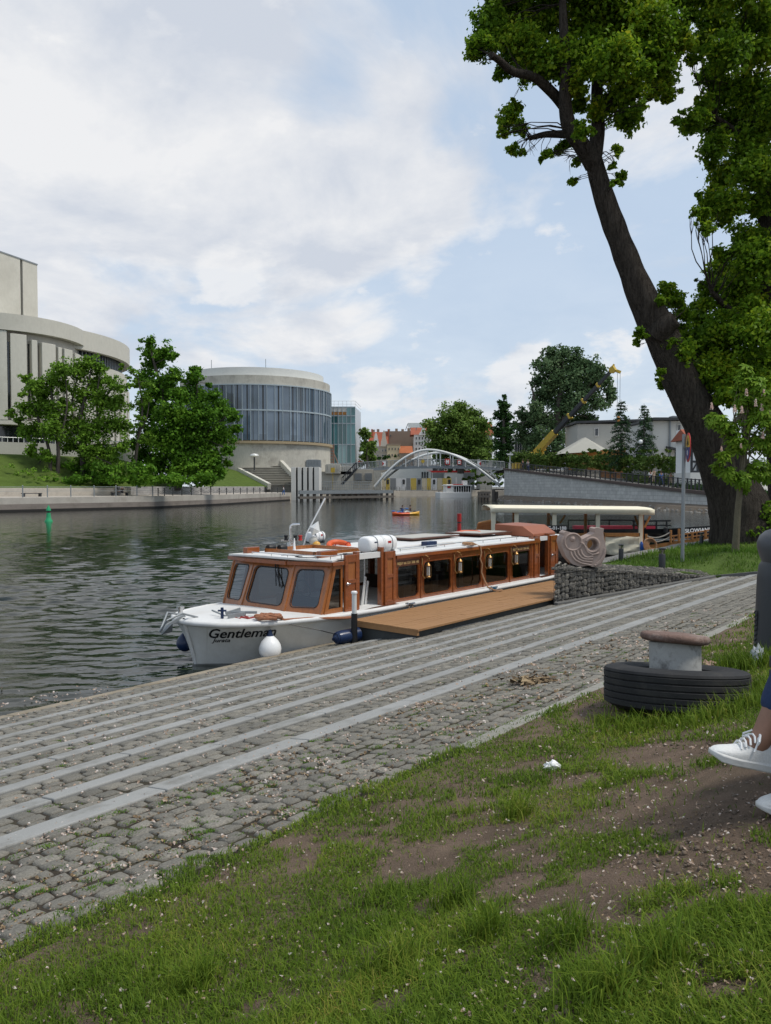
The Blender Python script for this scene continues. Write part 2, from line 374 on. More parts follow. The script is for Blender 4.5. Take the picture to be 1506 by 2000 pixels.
# ------------------------------------------------------------------ near ground
def sheet(name, mat, qs, ps, zf, smooth=True):
    mb = MB(); mb.grid([[Q(q, p, zf(q, p)) for p in ps] for q in qs]); o = emit(mb, name, mat, smooth=smooth, ang=180); return tag(o, kind='structure')
def jit(q, p, a=0.014, s=1.9): return a*mnoise.noise(Vector((q*s, p*s, 0.3)))+0.4*a*mnoise.noise(Vector((q*s*4, p*s*4, 1.3)))
lin = lambda a, b, n: [a+(b-a)*i/n for i in range(n+1)]
sheet('ground', 'soil', lin(-16, 30, 230), lin(-9, 3.06, 70), lambda q, p: float(G(q, p))+jit(q, p)+0.012)
sheet('terrain', 'soil', [-600,-100,-16,30,100,600], [-600,-100,-9], lambda q, p: 1.45 if p > -50 else 1.4)
def right_limit(p):                         # where the paving stops against the stone wall and the lawn kerb
    if p >= 8.74: return 19.9
    if p >= 6.67: return 16.62+(8.74-p)/(8.74-6.67)*(21.9-16.62)
    if p >= 5.47: return 21.9+(6.67-p)/1.2*(21.5-21.9)
    return 21.5+(5.47-p)*0.9
sheet('paved_ramp', 'joint', lin(-13, 27, 120), lin(3.0, 10.9, 40), lambda q, p: -SL*p-0.018+jit(q, p, 0.008))
STRIP = [(4.81,0.25),(5.52,0.20),(6.25,0.20),(6.96,0.20),(7.55,0.19),(8.19,0.19),(9.0,0.19),(9.85,0.19)]
mb = MB()
for pc, w in STRIP:
    q = -13.0
    while q < right_limit(pc)-0.1:
        l = random.uniform(1.0, 1.7); e = min(q+l, right_limit(pc)); dz = random.uniform(0, 0.006)+0.010; dp = random.uniform(-.008, .008)
        zf = lambda a, b, c: Q(a, b, -SL*b+c)
        mb.box(q+.005, e-.005, pc-w/2+dp, pc+w/2+dp, -0.06, dz, zf); q = e
tag(emit(mb, 'paving_strips', 'slab', bevel=0.012), kind='structure')
def cobbles(p0, p1, row, ql, seed, jitter):
    r = random.Random(seed); V = []; Fs = []
    nrow = max(1, round((p1-p0)/row)); h = (p1-p0)/nrow
    for i in range(nrow):
        a = p0+i*h; q = -13.0+r.uniform(0, .1)
        while q < right_limit(a+h/2)-0.05:
            l = r.uniform(ql*0.7, ql*1.3); e = min(q+l, right_limit(a+h/2)); wv = 0.03*math.sin(q*1.7+i)*(jitter/.02)
            j = lambda k=1.0: r.uniform(-jitter, jitter)*k
            g = 0.007
            c = [(q+g+j(),a+g+wv+j()),(e-g+j(),a+g+wv+j()),(e-g+j(),a+h-g+wv+j()),(q+g+j(),a+h-g+wv+j())]
            zt = r.uniform(-.006, .004); tl = (r.uniform(-.02, .02), r.uniform(-.02, .02)); cx = sum(x for x, y in c)/4; cy = sum(y for x, y in c)/4
            oct_ = []
            for k in range(4):
                (x0, y0), (x1, y1), (x2, y2) = c[k-1], c[k], c[(k+1) % 4]; f1, f2 = r.uniform(.05, .2), r.uniform(.05, .2)
                oct_ += [(x1+(x0-x1)*f1, y1+(y0-y1)*f1), (x1+(x2-x1)*f2, y1+(y2-y1)*f2)]
            o = len(V); b = min(l, h)
            for ins, dz in ((0, -.05), (b*.03, -.012), (b*.09, -.004), (b*.2, .0)):
                f = 1-ins/(b/2)
                for x, y in oct_:
                    X = cx+(x-cx)*f; Y = cy+(y-cy)*f
                    V.append(tuple(Q(X, Y, -SL*Y+zt+dz+tl[0]*(X-cx)+tl[1]*(Y-cy)+r.uniform(-.0012,.0012))))
            V.append(tuple(Q(cx+j(.5), cy+j(.5), -SL*cy+zt+.002+r.uniform(-.002,.003))))
            for k in range(3):
                for m_ in range(8): Fs.append((o+k*8+m_, o+k*8+(m_+1) % 8, o+k*8+8+(m_+1) % 8, o+k*8+8+m_))
            for m_ in range(8): Fs.append((o+24+m_, o+24+(m_+1) % 8, o+32))
            q = e
    return V, Fs
V, Fs = [], []
edges = [3.22]+[x for pc, w in STRIP for x in (pc-w/2, pc+w/2)]+[10.74]
for i in range(0, len(edges), 2):
    row, ql, jt = (0.135, 0.142, 0.016) if i == 0 else (0.14, 0.17, 0.012)
    v, f = cobbles(edges[i], edges[i+1], row, ql, 50+i, jt)
    o = len(V); V += v; Fs += [tuple(k+o for k in x) for x in f]
mb = MB(); mb.v = V; mb.f = [tuple(dict.fromkeys(x)) for x in Fs]
tag(emit(mb, 'cobblestones', 'cobble', smooth=True, ang=75, recalc=False), kind='structure')
mb = MB(); q = 4.6
while q < 11.5:
    l = random.uniform(0.9, 1.2); zf = lambda a, b, c: Q(a, b, -SL*b+c); dz = random.uniform(0, .012)
    mb.box(q+.004, q+l-.004, 3.05, 3.2, -.1, 0.012+dz, zf); q += l
tag(emit(mb, 'kerb', 'kerb', bevel=0.012), kind='structure')
# stone coping where the ramp drops into the river
mb = MB(); q = -13.0
while q < 30:
    l = random.uniform(0.8, 1.3); zf = lambda a, b, c: Q(a, b, -SL*b+c)
    mb.box(q+.004, q+l-.004, 10.72, 11.0+random.uniform(-.02,.02), -.9, 0.0+random.uniform(0,.01), zf); q += l
tag(emit(mb, 'quay_edge', M('quaystone', (0.27,0.23,0.17), 0.9, var=0.3, scale=2, fine=30, bump=0.5, dirt=(0.16,0.13,0.08)), bevel=0.015), kind='structure')
# lawn behind the stone wall
A0 = (16.62, 8.74); B0 = (21.9, 6.67); C0 = (21.5, 5.47); EDGE = 9.75
LPT = [Q(16.9,8.5,-.62), Q(19,7.85,-.84), Q(21.9,6.67,-1.07), Q(21.5,5.47,-.95), Q(22,2,-.6), Q(24,-3,-.35)]+[Q(q, EDGE, -.75) for q in (20,23,26,30,35,42)]+[at(u, v, D) for u, v, D in ((1293,1114,21.0),(1213,1096,22.5),(1370,1066,27.5),(1333,1097,22.2),(1437,1077,22.5),(1462,1052,27),(1506,1050,27),(1506,1112,20.4))]
def lawn_z(x, y):
    sw = 0; sz = 0
    for P in LPT:
        w = 1/((P.x-x)**2+(P.y-y)**2+0.15)**1.5; sw += w; sz += w*P.z
    return sz/sw
def lawn_q(p):                              # where the lawn begins along the quay, for a given setback
    if p > 8.7: return 20.15
    if p > 6.67: return A0[0]+(A0[1]-p)/(A0[1]-B0[1])*(B0[0]-A0[0])+0.25
    return 21.75+max(0, 5.4-p)*.25
mb = MB(); rows = []
def lrow(p, pz=None, dz=0.0):
    q0 = lawn_q(p); row = []
    for q in [q0+(48-q0)*(i/46)**1.35 for i in range(47)]:
        P = Q(q, pz or p, 0); P0 = Q(q, p, 0); row.append(Vector((P.x, P.y, lawn_z(P0.x, P0.y)+0.03*mnoise.noise(P)+dz)))
    e = row[0]; return [Vector((e.x, e.y, -2.2))]+row
for p in lin(-9, 6.67, 34)+lin(6.75, 8.69, 12)+lin(8.71, EDGE, 7): rows.append(lrow(p))
rows.append(lrow(EDGE, EDGE+.35, -.2)); rows.append([Vector((v.x, v.y, WZ-.4)) for v in lrow(EDGE, EDGE+.8)])
mb.grid(rows); tag(emit(mb, 'lawn_ground', M('lawnsoil', (0.075,0.115,0.028), 0.95, var=0.4, scale=1.4, fine=18, bump=0.8, bdist=0.05, spec=0.1), smooth=True, ang=60), kind='structure')
mb = MB(); mb.grid([[Vector((P.x, P.y, lawn_z(P.x, P.y)+.035+.012*mnoise.noise(P*3)+dz)) for P, dz in ((Q(q, EDGE-.5+.06*mnoise.noise(Vector((q,0,0))), 0), -.01), (Q(q, EDGE-.2, 0), .01), (Q(q, EDGE+.03, 0), .0), (Q(q, EDGE+.38, 0), -.2), (Q(q, EDGE+.84, 0), -1.6))] for q in lin(20.2, 46, 70)])
tag(emit(mb, 'shingle_strip', M('shingle', (0.24,0.23,0.21), 0.95, var=0.6, scale=14, fine=30, bump=1.0, bdist=0.05)), kind='structure')
# ------------------------------------------------------------------ far banks
def stripof(name, mat, path, prof, kind='structure', label=None, cat=None, uv=False, smooth=False, tf=None):
    """sweep a (setback, height) outline along a bank line in plan"""
    P = [Vector((x, y)) for x, y in path]; rows = []
    for i, p in enumerate(P):
        d = (P[min(i+1, len(P)-1)]-P[max(i-1, 0)]).normalized(); n = Vector((-d.y, d.x))
        rows.append([(p.x+n.x*t, p.y+n.y*t, z) for t, z in prof])
    mb = MB(); mb.grid(rows); acc = {}
    o = emit(mb, name, mat, smooth=smooth, uvfn=(lambda v, n: ((v[0]*0.55+v[1]*0.83), v[2])) if uv else None)
    return tag(o, label, cat, None, kind)
LB = [onz(u, v, WZ) for u, v in ((-420,1018),(-200,1008),(0,1000.5),(150,996.5),(300,992.8),(430,986.5),(566,977.5))]
LBP = [(p.x, p.y) for p in LB]
M('quaypale', (0.42,0.39,0.34), 0.85, var=0.18, scale=0.6, fine=8, bump=0.2, dirt=(0.25,0.22,0.18), dscale=0.5)
M('quayplank', (0.22,0.19,0.165), 0.9, var=0.3, scale=1.0, fine=12, bump=0.4, stretch=(0.3,0.3,3.0), dirt=(0.1,0.09,0.07), dscale=0.4)
M('quayblack', (0.02,0.018,0.016), 0.8)
M('paving', (0.40,0.36,0.31), 0.9, var=0.12, scale=0.5, fine=6)
stripof('quay_wall', 'quaypale', LBP, [(0.05,-1.0),(0,-0.98),(0,-0.12),(0.5,-0.10)], None, 'pale stone quay wall under the far promenade, dark planks below', 'quay wall')
qw = bpy.data.objects['quay_wall']
o = stripof('plank_facing', 'quayplank', LBP, [(-0.02,-1.72),(-0.02,-0.985),(0.2,-0.985)], None); o.parent = qw; o.matrix_parent_inverse = qw.matrix_basis.inverted()
o = stripof('foot_beam', 'quayblack', LBP, [(-0.1,-2.3),(-0.1,-1.7),(0.2,-1.7)], None); o.parent = qw; o.matrix_parent_inverse = qw.matrix_basis.inverted()
stripof('promenade', 'paving', LBP, [(0.5,-0.105),(6.4,-0.02)])
bricky('granite_wall', (0.28,0.27,0.26), (0.34,0.33,0.31), (0.2,0.19,0.18), 1.2, 0.35, 0.02)
M('palewall', (0.44,0.40,0.34), 0.9, var=0.15, scale=0.5, fine=6, dirt=(0.3,0.26,0.22))
i0 = 4; FPX = tuple(onz(640,974.5,WZ)[:2])
stripof('terrace_wall', 'palewall', LBP[:5], [(6.4,-0.02),(6.4,1.15),(6.8,1.18),(6.8,1.0)], None, 'pale low wall behind the benches at the foot of the grassy bank', 'wall')
stripof('granite_wall', 'granite_wall', LBP[4:], [(6.35,-0.1),(6.35,1.35),(6.8,1.38),(6.8,1.0)], None, 'grey coursed granite wall behind the chain railing', 'wall', uv=True)
LBe = LBP[:5]+[(LB[5].x, LB[5].y)]
stripof('quay_ground', 'farground', LBP[4:]+[FPX], [(6.7,-.3),(20,.1),(60,.5),(300,1.0)])
stripof('river_bank', 'bankgrass', LBe, [(6.8,1.1),(9,1.8),(13,3.6),(19,6.3),(22,6.6),(60,7.0),(700,7.0)])
# ------------------------------------------------------------------ vegetation
def leaf_cloud(blobs, size, per=25, up=0.55, flat=1.0, sig=0.24, seed=1, droop=0.0):
    """blobs: (centre, radius, number of leaves). Returns leaf quads."""
    r = np.random.default_rng(seed); C = []; O = []
    for c, rad, n in blobs:
        m = max(1, int(n/per)); d = r.normal(size=(m,3)); d /= np.linalg.norm(d, axis=1)[:,None]+1e-9
        cl = d*(r.random((m,1))**0.5)*rad*(0.70+0.62*r.random((m,1))**1.6); cl[:,2] *= flat
        k = np.repeat(np.arange(m), per); pts = cl[k]+r.normal(size=(m*per,3))*rad*sig*np.array([1,1,.7])
        C.append(pts+np.array(c)); O.append(pts/rad)
    C = np.concatenate(C); O = np.concatenate(O); n = len(C)
    nr = r.normal(size=(n,3))*0.75+O*0.45+np.array([0,0,up]); nr /= np.linalg.norm(nr, axis=1)[:,None]+1e-9
    t = r.normal(size=(n,3))+np.array([0,0,-droop]); t -= nr*(t*nr).sum(1)[:,None]; t /= np.linalg.norm(t, axis=1)[:,None]+1e-9
    b = np.cross(nr, t); s = (size*(0.6+0.8*r.random(n)))[:,None]
    V = np.stack([C-t*s*.5, C+b*s*.36+nr*s*.10, C+t*s*.55-nr*s*.08, C-b*s*.36+nr*s*.10], axis=1).reshape(-1,3)
    return V, np.arange(n*4).reshape(-1,4)
def curve_pts(a, b, k=6, sag=0.15, seed=0):
    r = random.Random(seed); a, b = Vector(a), Vector(b); L_ = (b-a).length; off = Vector((r.uniform(-1,1), r.uniform(-1,1), r.uniform(.2,1)))*L_*sag
    return [a.lerp(b, i/k)+off*math.sin(math.pi*i/k)+Vector((r.uniform(-1,1), r.uniform(-1,1), r.uniform(-1,1)))*L_*0.02 for i in range(k+1)]
def tree(name, label, trunks, blobs, leaf, dens, size, bark='farbark', group=None, cat='tree', per=25, up=0.55, sides=9, twig=0.02, seed=1, flat=1.0, sig=0.24, cap=70000, smooth=True, twigk=1.0, rough=None, droop=0.0, base=None):
    base = base or Vector(trunks[0][0][0])
    root = thing(name, label, cat, base, group)
    mb = MB(); sk = []
    for pts, rad in trunks:
        # densify
        P = [Vector(p) for p in pts]; k = max(2, 5)
        PP, RR = [], []
        for i in range(len(P)-1):
            p0 = P[max(i-1,0)]; p1 = P[i]; p2 = P[i+1]; p3 = P[min(i+2, len(P)-1)]
            for j in range(k):
                t = j/k; PP.append(0.5*((2*p1)+(p2-p0)*t+(2*p0-5*p1+4*p2-p3)*t*t+(3*p1-p0-3*p2+p3)*t*t*t)); RR.append(rad[i]+(rad[i+1]-rad[i])*t)
        PP.append(P[-1]); RR.append(rad[-1])
        if rough: RR = [q_*(1+rough*mnoise.noise(p*1.3)) for q_, p in zip(RR, PP)]
        mb.tube(PP, RR, sides); sk += list(zip(PP, RR))
    zmin = base.z+0.25*(max(p.z for p, _ in sk)-base.z)
    cand = [x for x in sk if x[0].z > zmin] or sk
    for i, (c, rad, n) in enumerate(blobs):
        c = Vector(c); p, rr = min(cand, key=lambda x: (x[0]-c).length+max(0, x[0].z-c.z)*0.8)
        L_ = (c-p).length
        if L_ > 0.2:
            w = min(rr*0.7, twig*(0.6+L_*0.25)*twigk)
            cp = curve_pts(p, c, 6, 0.12, seed*100+i); mb.tube(cp, [w*(1-0.7*t/6) for t in range(7)], 5, cap=False)
            for k in range(3):
                e = c+Vector((random.uniform(-1,1), random.uniform(-1,1), random.uniform(-.5,.8)))*rad*0.8
                mb.tube(curve_pts(cp[4], e, 3, .1, k), [w*.45, w*.35, w*.25, w*.12], 4, cap=False)
    emit(mb, 'trunk', bark, root, smooth=smooth, ang=80)
    tot = sum(b[2] for b in blobs); f = min(1, cap/max(1, tot))
    V, Fc = leaf_cloud([(c, r_, max(per, int(n*f))) for c, r_, n in blobs], size, per, up, flat, sig, seed, droop)
    np_mesh('crown', V, Fc, leaf, root)
    return root
def pxblobs(lst, D, dep, dens, seed=1, grow=1.0):
    """crown masses: (u, v, radius) in the survey, each given its own depth within +-dep metres"""
    r = random.Random(seed); out = []
    for u, v, rad in lst:
        d = D+r.uniform(-dep, dep); rr = rad*d/F*grow
        out.append((at(u, v, d), rr, max(90 if D < 40 else 25, int(dens*rr*rr))))
        if dens > 1000:                          # stray sprays that break the outline
            for _ in range(2):
                a = r.uniform(0, 6.28); k = r.uniform(1.0, 1.45); rs = rr*r.uniform(.22, .4); out.append((at(u+rad*k*math.cos(a), v+rad*k*.8*math.sin(a), d+r.uniform(-.5,.5)), rs, max(40, int(dens*rs*rs*.8))))
    return out
def path_px(lst, D, dd=0.0):
    n = len(lst); return [at(u, v, D+dd*i/max(1, n-1)) for i, (u, v, w) in enumerate(lst)], [w/2*(D+dd*i/max(1, n-1))/F for i, (u, v, w) in enumerate(lst)]
# the big lime leaning over the river
TD = 27.0
trk = [path_px([(1470,1056,190),(1456,1034,142),(1436,970,104),(1404,890,84),(1377,830,76),(1346,775,69),(1317,715,64),(1297,665,66),(1274,620,62),(1250,570,54),(1226,510,47),(1203,450,43),(1185,400,40),(1168,345,37),(1158,305,33)], TD),
       path_px([(1160,322,38),(1135,282,32),(1113,250,28),(1104,205,25),(1104,150,22),(1101,60,18),(1096,-60,10)], TD, -1.2),
       path_px([(1106,212,22),(1078,180,19),(1042,150,17),(1002,140,15),(975,118,13),(959,107,11)], TD, -2.0),
       path_px([(1110,262,16),(1085,262,13),(1062,263,11),(1034,270,9)], TD, 1.0),
       path_px([(1160,320,30),(1168,250,25),(1166,180,22),(1171,100,18),(1176,10,14),(1179,-90,8)], TD, 1.5),
       path_px([(1168,130,14),(1210,100,12),(1260,70,9),(1300,20,6)], TD+1, 1.0),
       path_px([(1283,655,50),(1297,638,46),(1319,622,34)], TD-.2, -0.4)]
bl = [(940,90,24),(922,105,14),(955,50,32),(975,75,24),(1005,25,42),(1017,91,40),(1058,41,44),(980,145,13),(1067,120,36),(1030,140,22),(1146,33,46),(1137,115,44),(1100,110,26),(1212,42,50),(1204,120,46),(1275,50,46),(1287,130,36),(1265,105,34),(1329,83,24),(1310,60,26),(1304,183,18),(1290,165,22),(1233,175,30),(1196,200,30),(1225,240,22),(1240,215,16),(1129,200,17),(1138,258,17),(992,235,20),(1005,208,15),(1017,250,16),(985,262,10),(1003,291,12),(1018,300,8),(1067,300,10),(1060,310,7),(1100,287,13),(1090,292,8),(1129,316,9),(1117,355,8),(1208,291,11),(1212,345,13),(1200,358,8),(1195,325,7),(1165,215,20),(1120,160,24),
      (1000,-40,50),(1080,-60,60),(1170,-60,60),(1260,-50,60),(1330,-20,40),
      (1300,565,16),(1318,585,18),(1333,612,16),(1264,632,14),(1250,650,12),(1244,668,8),(1290,590,12),(1330,640,10),(1290,750,10),(1310,720,14)]
tree('leaning_lime_tree', 'tall lime tree leaning left over the river on a thick dark trunk', trk, pxblobs(bl, TD, 1.5, 6000, 3, .94), 'lime', 1, 0.145, 'bark', sides=20, twig=0.02, seed=3, rough=0.10, cap=125000, sig=.27, per=22, droop=.5)
lt = bpy.data.objects['leaning_lime_tree']; rt = random.Random(31)
for u0, v0, n_ in ((1036,270,9),(1050,266,6),(962,110,6),(1175,300,5),(1168,360,4),(1120,300,5)):
    mb = MB()
    for k in range(n_):
        a = at(u0+rt.uniform(-8,8), v0+rt.uniform(-3,3), TD-1); e = a+Vector((rt.uniform(-.55,.3), rt.uniform(-.3,.3), rt.uniform(-.75,.35))); P = curve_pts(a, e, 4, .25, k); mb.tube(P, [.012,.010,.008,.006,.004], 4, cap=False); mb.tube(curve_pts(P[2], P[2]+(e-a)*.5+Vector((rt.uniform(-.2,.2),0,rt.uniform(-.2,.2))), 3, .2, k+9), [.007,.006,.005,.003], 4, cap=False)
    emit(mb, 'twig', 'bark', lt)
# upright tree at the right edge
bl = [(1375,79,28),(1400,33,36),(1478,33,33),(1440,60,30),(1354,112,15),(1420,104,40),(1483,104,34),(1379,145,22),(1400,130,26),(1412,179,40),(1474,179,44),(1358,233,24),(1325,240,12),(1345,245,16),(1404,241,32),(1462,241,42),(1400,287,30),(1462,287,40),(1375,205,20),(1416,345,34),(1470,333,40),(1387,324,12),(1387,399,28),(1370,415,16),(1433,395,32),(1379,445,14),(1410,420,24),(1480,400,24),(1462,466,30),(1408,495,16),(1483,511,46),(1420,532,38),(1385,560,22),(1441,582,50),(1495,582,46),(1368,600,20),(1365,625,20),(1412,648,46),(1478,648,50),(1316,653,20),(1350,665,34),(1308,668,16),(1330,690,26),(1306,722,18),(1292,728,10),(1348,704,36),(1385,690,40),(1375,740,40),(1330,746,20),(1320,770,12),(1405,725,42),(1450,740,46),(1495,710,46),(1420,770,26),(1470,780,34),(1500,770,36),
      (1400,-30,50),(1470,-40,50),(1540,60,60),(1550,200,60),(1550,340,60),(1560,480,60),(1560,620,60),(1550,740,50),(1350,30,20)]
trk = [path_px([(1580,1050,150),(1552,960,96),(1535,850,70),(1518,700,52),(1506,520,38),(1493,370,30),(1478,280,24),(1458,150,20),(1464,10,16),(1468,-80,9)], 28.5),
       path_px([(1478,300,16),(1440,260,12),(1400,230,8)], 28.5, -1), path_px([(1516,690,24),(1470,640,18),(1420,600,12),(1390,570,8)], 28.5, -1.5), path_px([(1520,760,26),(1460,740,20),(1390,720,14),(1330,700,8)], 28.5, -1.5)]
tree('upright_lime_tree', 'dense lime tree standing upright at the right edge behind the leaning trunk', trk, pxblobs(bl, 28.0, 1.9, 5000, 5, .9), 'lime', 1, 0.145, 'bark', sides=16, twig=0.02, seed=5, rough=0.08, cap=150000, sig=.27, per=22, droop=.5)
# young flowering chestnut with palmate leaves
def palmate(blobs, size, seed):
    r = np.random.default_rng(seed); V = []
    for c, rad, n in blobs:
        for k in range(n):
            d = r.normal(size=3); d /= np.linalg.norm(d); p = np.array(c)+d*rad*(r.random()**.4)
            nm = d*0.7+np.array([0,-.25,.75])+r.normal(size=3)*.3; nm /= np.linalg.norm(nm)
            a = np.cross(nm, r.normal(size=3)); a /= np.linalg.norm(a); b = np.cross(nm, a); s = size*r.uniform(.7,1.25)
            for j in range(6):
                t = -2.3+4.6*j/5; q = a*math.cos(t)+b*math.sin(t); w = np.cross(nm, q); l = s*(1-0.32*abs(j-2.5)/2.5)
                e = p+q*l-nm*l*.35; mid = p+q*l*.62-nm*l*.08
                V += [p, mid+w*l*.19-nm*l*.06, e, mid-w*l*.19-nm*l*.06]
    return np.array(V), np.arange(len(V)).reshape(-1,4)
CD = 22.5
root = thing('young_chestnut', 'young horse chestnut with pale blossom candles and a slim pole trunk on the lawn', 'tree', at(1437,1077,CD))
mb = MB(); P, W = path_px([(1436,1080,15),(1438,1050,13),(1441,1000,12),(1446,950,11),(1452,880,9),(1457,800,6),(1460,735,3)], CD); mb.tube(P, W, 10)
cbl = [(1457,722,12),(1452,742,16),(1478,752,16),(1440,765,10),(1500,775,18),(1452,782,20),(1392,818,15),(1408,825,16),(1425,838,18),(1460,820,26),(1495,820,24),(1440,865,24),(1480,862,26),(1505,870,20),(1404,912,13),(1425,925,15),(1450,935,18),(1412,890,12),(1480,915,22),(1500,925,20),(1455,955,8),(1530,860,40),(1530,800,30),(1470,790,18)]
for i, (u, v, r_) in enumerate(cbl): mb.tube(curve_pts(P[3+i % 3], at(u, v, CD), 5, .1, i), [.03,.026,.022,.018,.014,.008], 5, cap=False)
emit(mb, 'trunk', 'youngbark', root, smooth=True)
V, Fc = palmate([(b[0], b[1], int(22+b[1]*b[1]*420)) for b in pxblobs(cbl, CD, .35, 1, 9)], 0.20, 4)
np_mesh('crown', V, Fc, 'chestnut', root)
for u, v in ((1390,792),(1435,797),(1449,799),(1458,765),(1476,786),(1491,766),(1490,848),(1409,873),(1447,868),(1488,795),(1503,807)):
    c = at(u, v+8, CD-.45); s = .85 if v not in (873, 868) else .6
    Vb = []
    for k in range(70):
        t = rng.random(); a = rng.random()*6.28; rr = .045*(1-t*.75)*s; p = np.array(c)+np.array([math.cos(a)*rr, math.sin(a)*rr, t*.24*s]); d = rng.normal(size=(2,3))*.017*s
        Vb += [p-d[0], p+d[1], p+d[0], p-d[1]]
    np_mesh('blossom', np.array(Vb), np.arange(len(Vb)).reshape(-1,4), 'candle', root)
# far left bank trees
def far_tree(name, label, trunk, bl, D, leaf, dens, size, dep, seed, **kw):
    tr = [path_px(t, D) for t in trunk]
    return tree(name, label, tr, pxblobs(bl, D, dep, dens, seed, 1.06), leaf, 1, size, 'farbark', seed=seed, sig=.21, group=kw.pop('group', None), **kw)
locA = [(22,805,11),(50,800,16),(60,750,15),(48,735,10),(72,760,18),(100,740,20),(120,722,20),(100,800,22),(70,800,22),(60,840,22),(100,838,24),(60,880,15),(90,890,16),(130,790,18),(85,770,18),(45,770,9),(125,830,18),(40,822,10),(75,915,10),(120,755,16)]
locB = [(150,722,22),(175,713,18),(195,722,16),(215,747,18),(238,757,14),(230,787,20),(200,780,24),(165,770,28),(150,830,26),(200,830,30),(238,832,18),(140,870,20),(180,880,26),(215,890,24),(243,870,15),(200,918,14),(225,912,12),(160,905,14),(170,850,20),(190,745,18)]
far_tree('locust_tree', 'airy yellowish locust tree with twin stems, nearest the left end of the far bank', [[(112,940,9),(114,880,7),(108,820,6),(100,760,4),(105,725,2)],[(98,938,8),(96,880,6),(75,820,5),(62,770,3)],[(112,880,5),(130,800,4),(128,740,2)]], locA, 121, 'locust', 250, 0.42, 2.0, 11, twig=.06, group='locust trees on the far bank')
far_tree('locust_tree', 'airy yellowish locust tree with a forked dark trunk between twin stemmed locust and dark maple', [[(163,932,12),(160,880,9),(155,830,7),(168,770,5),(178,725,2)],[(160,880,7),(190,820,6),(210,770,4),(230,750,2)],[(158,850,5),(140,800,4),(150,740,2)],[(190,820,4),(190,770,3),(195,730,2)]], locB, 123, 'locust', 260, 0.42, 2.0, 12, twig=.06, group='locust trees on the far bank')
far_tree('sparse_tree', 'small sparse brownish tree squeezed between the locust and the dark maple', [[(262,925,7),(268,870,6),(278,800,4),(270,740,2)],[(268,850,4),(285,820,3),(292,780,1.5)]], [(255,725,13),(266,750,14),(282,775,15),(262,790,12),(290,745,12),(275,820,13),(258,840,10),(285,855,14),(240,720,8)], 130, 'locust', 120, 0.48, 1.5, 13, twig=.06)
mapB = [(293,672,13),(288,690,14),(318,690,18),(300,712,20),(335,695,10),(340,735,18),(280,742,18),(310,760,28),(350,770,24),(380,722,12),(378,742,16),(390,770,20),(340,810,32),(390,810,32),(430,800,22),(452,812,14),(418,775,14),(290,800,26),(290,850,26),(330,860,38),(380,860,38),(430,848,26),(446,880,13),(310,905,26),(360,910,34),(410,900,28),(430,920,15),(395,935,14),(280,890,20),(340,935,16),(460,838,10),(405,750,8),(262,870,12),(445,905,10)]
far_tree('maple_tree', 'broad dark green maple with twin tops hiding the left side of the glass rotunda', [[(345,958,22),(345,900,18),(335,840,14),(315,760,8),(296,690,3)],[(345,900,12),(375,830,9),(385,770,5),(380,730,2)],[(345,890,10),(400,850,7),(440,815,3)]], mapB, 138, 'maple', 260, 0.52, 3.0, 14, twig=.06, cap=90000)
# low dark undergrowth on the bank
bl = [(u, 925+12*math.sin(u*.7), 13+6*math.sin(u*1.3)) for u in range(20, 440, 9)]+[(u, 938, 9) for u in range(100, 405, 8)]+[(u, 915+8*math.sin(u), 13) for u in range(118, 300, 9)]
V, Fc = leaf_cloud(pxblobs([b for b in bl if b[0] > 110 or b[1] > 930], 121, 3.0, 95, 21), 0.45, 25, 0.5, 0.7, 0.3, 22)
tag(np_mesh('undergrowth', V, Fc, 'maple'), 'dark green undergrowth covering the bank beneath the far trees', 'undergrowth', kind='stuff')
V, Fc = leaf_cloud(pxblobs([(u, 920+8*math.sin(u)+10*(u/110)**2, 10) for u in range(-40, 110, 9)], 117, 3.0, 40, 23), 0.35, 25, 0.9, 0.5, 0.35, 24)
tag(np_mesh('tall_grass', V, Fc, 'locust'), 'yellowish long grass growing on the open left end of the far bank', 'grass', kind='stuff')
# trees beyond the bridge
rnd = [(850,835,20),(875,815,20),(900,805,18),(925,815,18),(945,830,14),(865,860,26),(900,845,30),(935,855,24),(845,875,12),(870,885,20),(905,885,26),(940,885,20),(890,825,20),(955,870,12)]
far_tree('round_tree', 'rounded olive green tree behind the crown of the arched footbridge', [[(900,925,14),(900,880,11),(898,830,5),(900,808,2)],[(900,880,6),(870,850,4),(858,835,2)],[(900,880,6),(930,850,4),(940,835,2)]], rnd, 280, 'olive', 90, .9, 5, 31, twig=.1, group=None)
pop = [(984,773,6),(980,788,9),(989,790,9),(975,812,11),(991,813,11),(973,842,13),(993,842,13),(974,870,13),(993,870,13),(983,895,16),(984,828,13),(983,858,14),(984,800,9)]
far_tree('poplar_tree', 'narrow dark column of a poplar left of the yellow crane', [[(984,915,8),(984,860,6),(984,800,4),(984,775,2)]], pop, 225, 'darkleaf', 160, .65, 2.5, 32, twig=.05)
big = [(1075,695,16),(1100,690,16),(1125,697,16),(1060,715,18),(1090,715,24),(1125,720,24),(1150,712,18),(1165,730,18),(1050,745,14),(1080,745,26),(1115,750,28),(1150,750,26),(1180,745,16),(1190,765,12),(1060,775,22),(1095,785,26),(1130,785,26),(1165,785,18),(1190,782,12),(1045,800,16),(1020,808,12),(1030,825,18),(1060,820,24),(1095,825,24),(1130,825,22),(1155,820,14),(1025,850,16),(1050,855,22),(1090,860,22),(1120,860,16),(1010,830,10),(1035,880,14),(1065,890,18),(1100,885,16),(1160,845,10)]
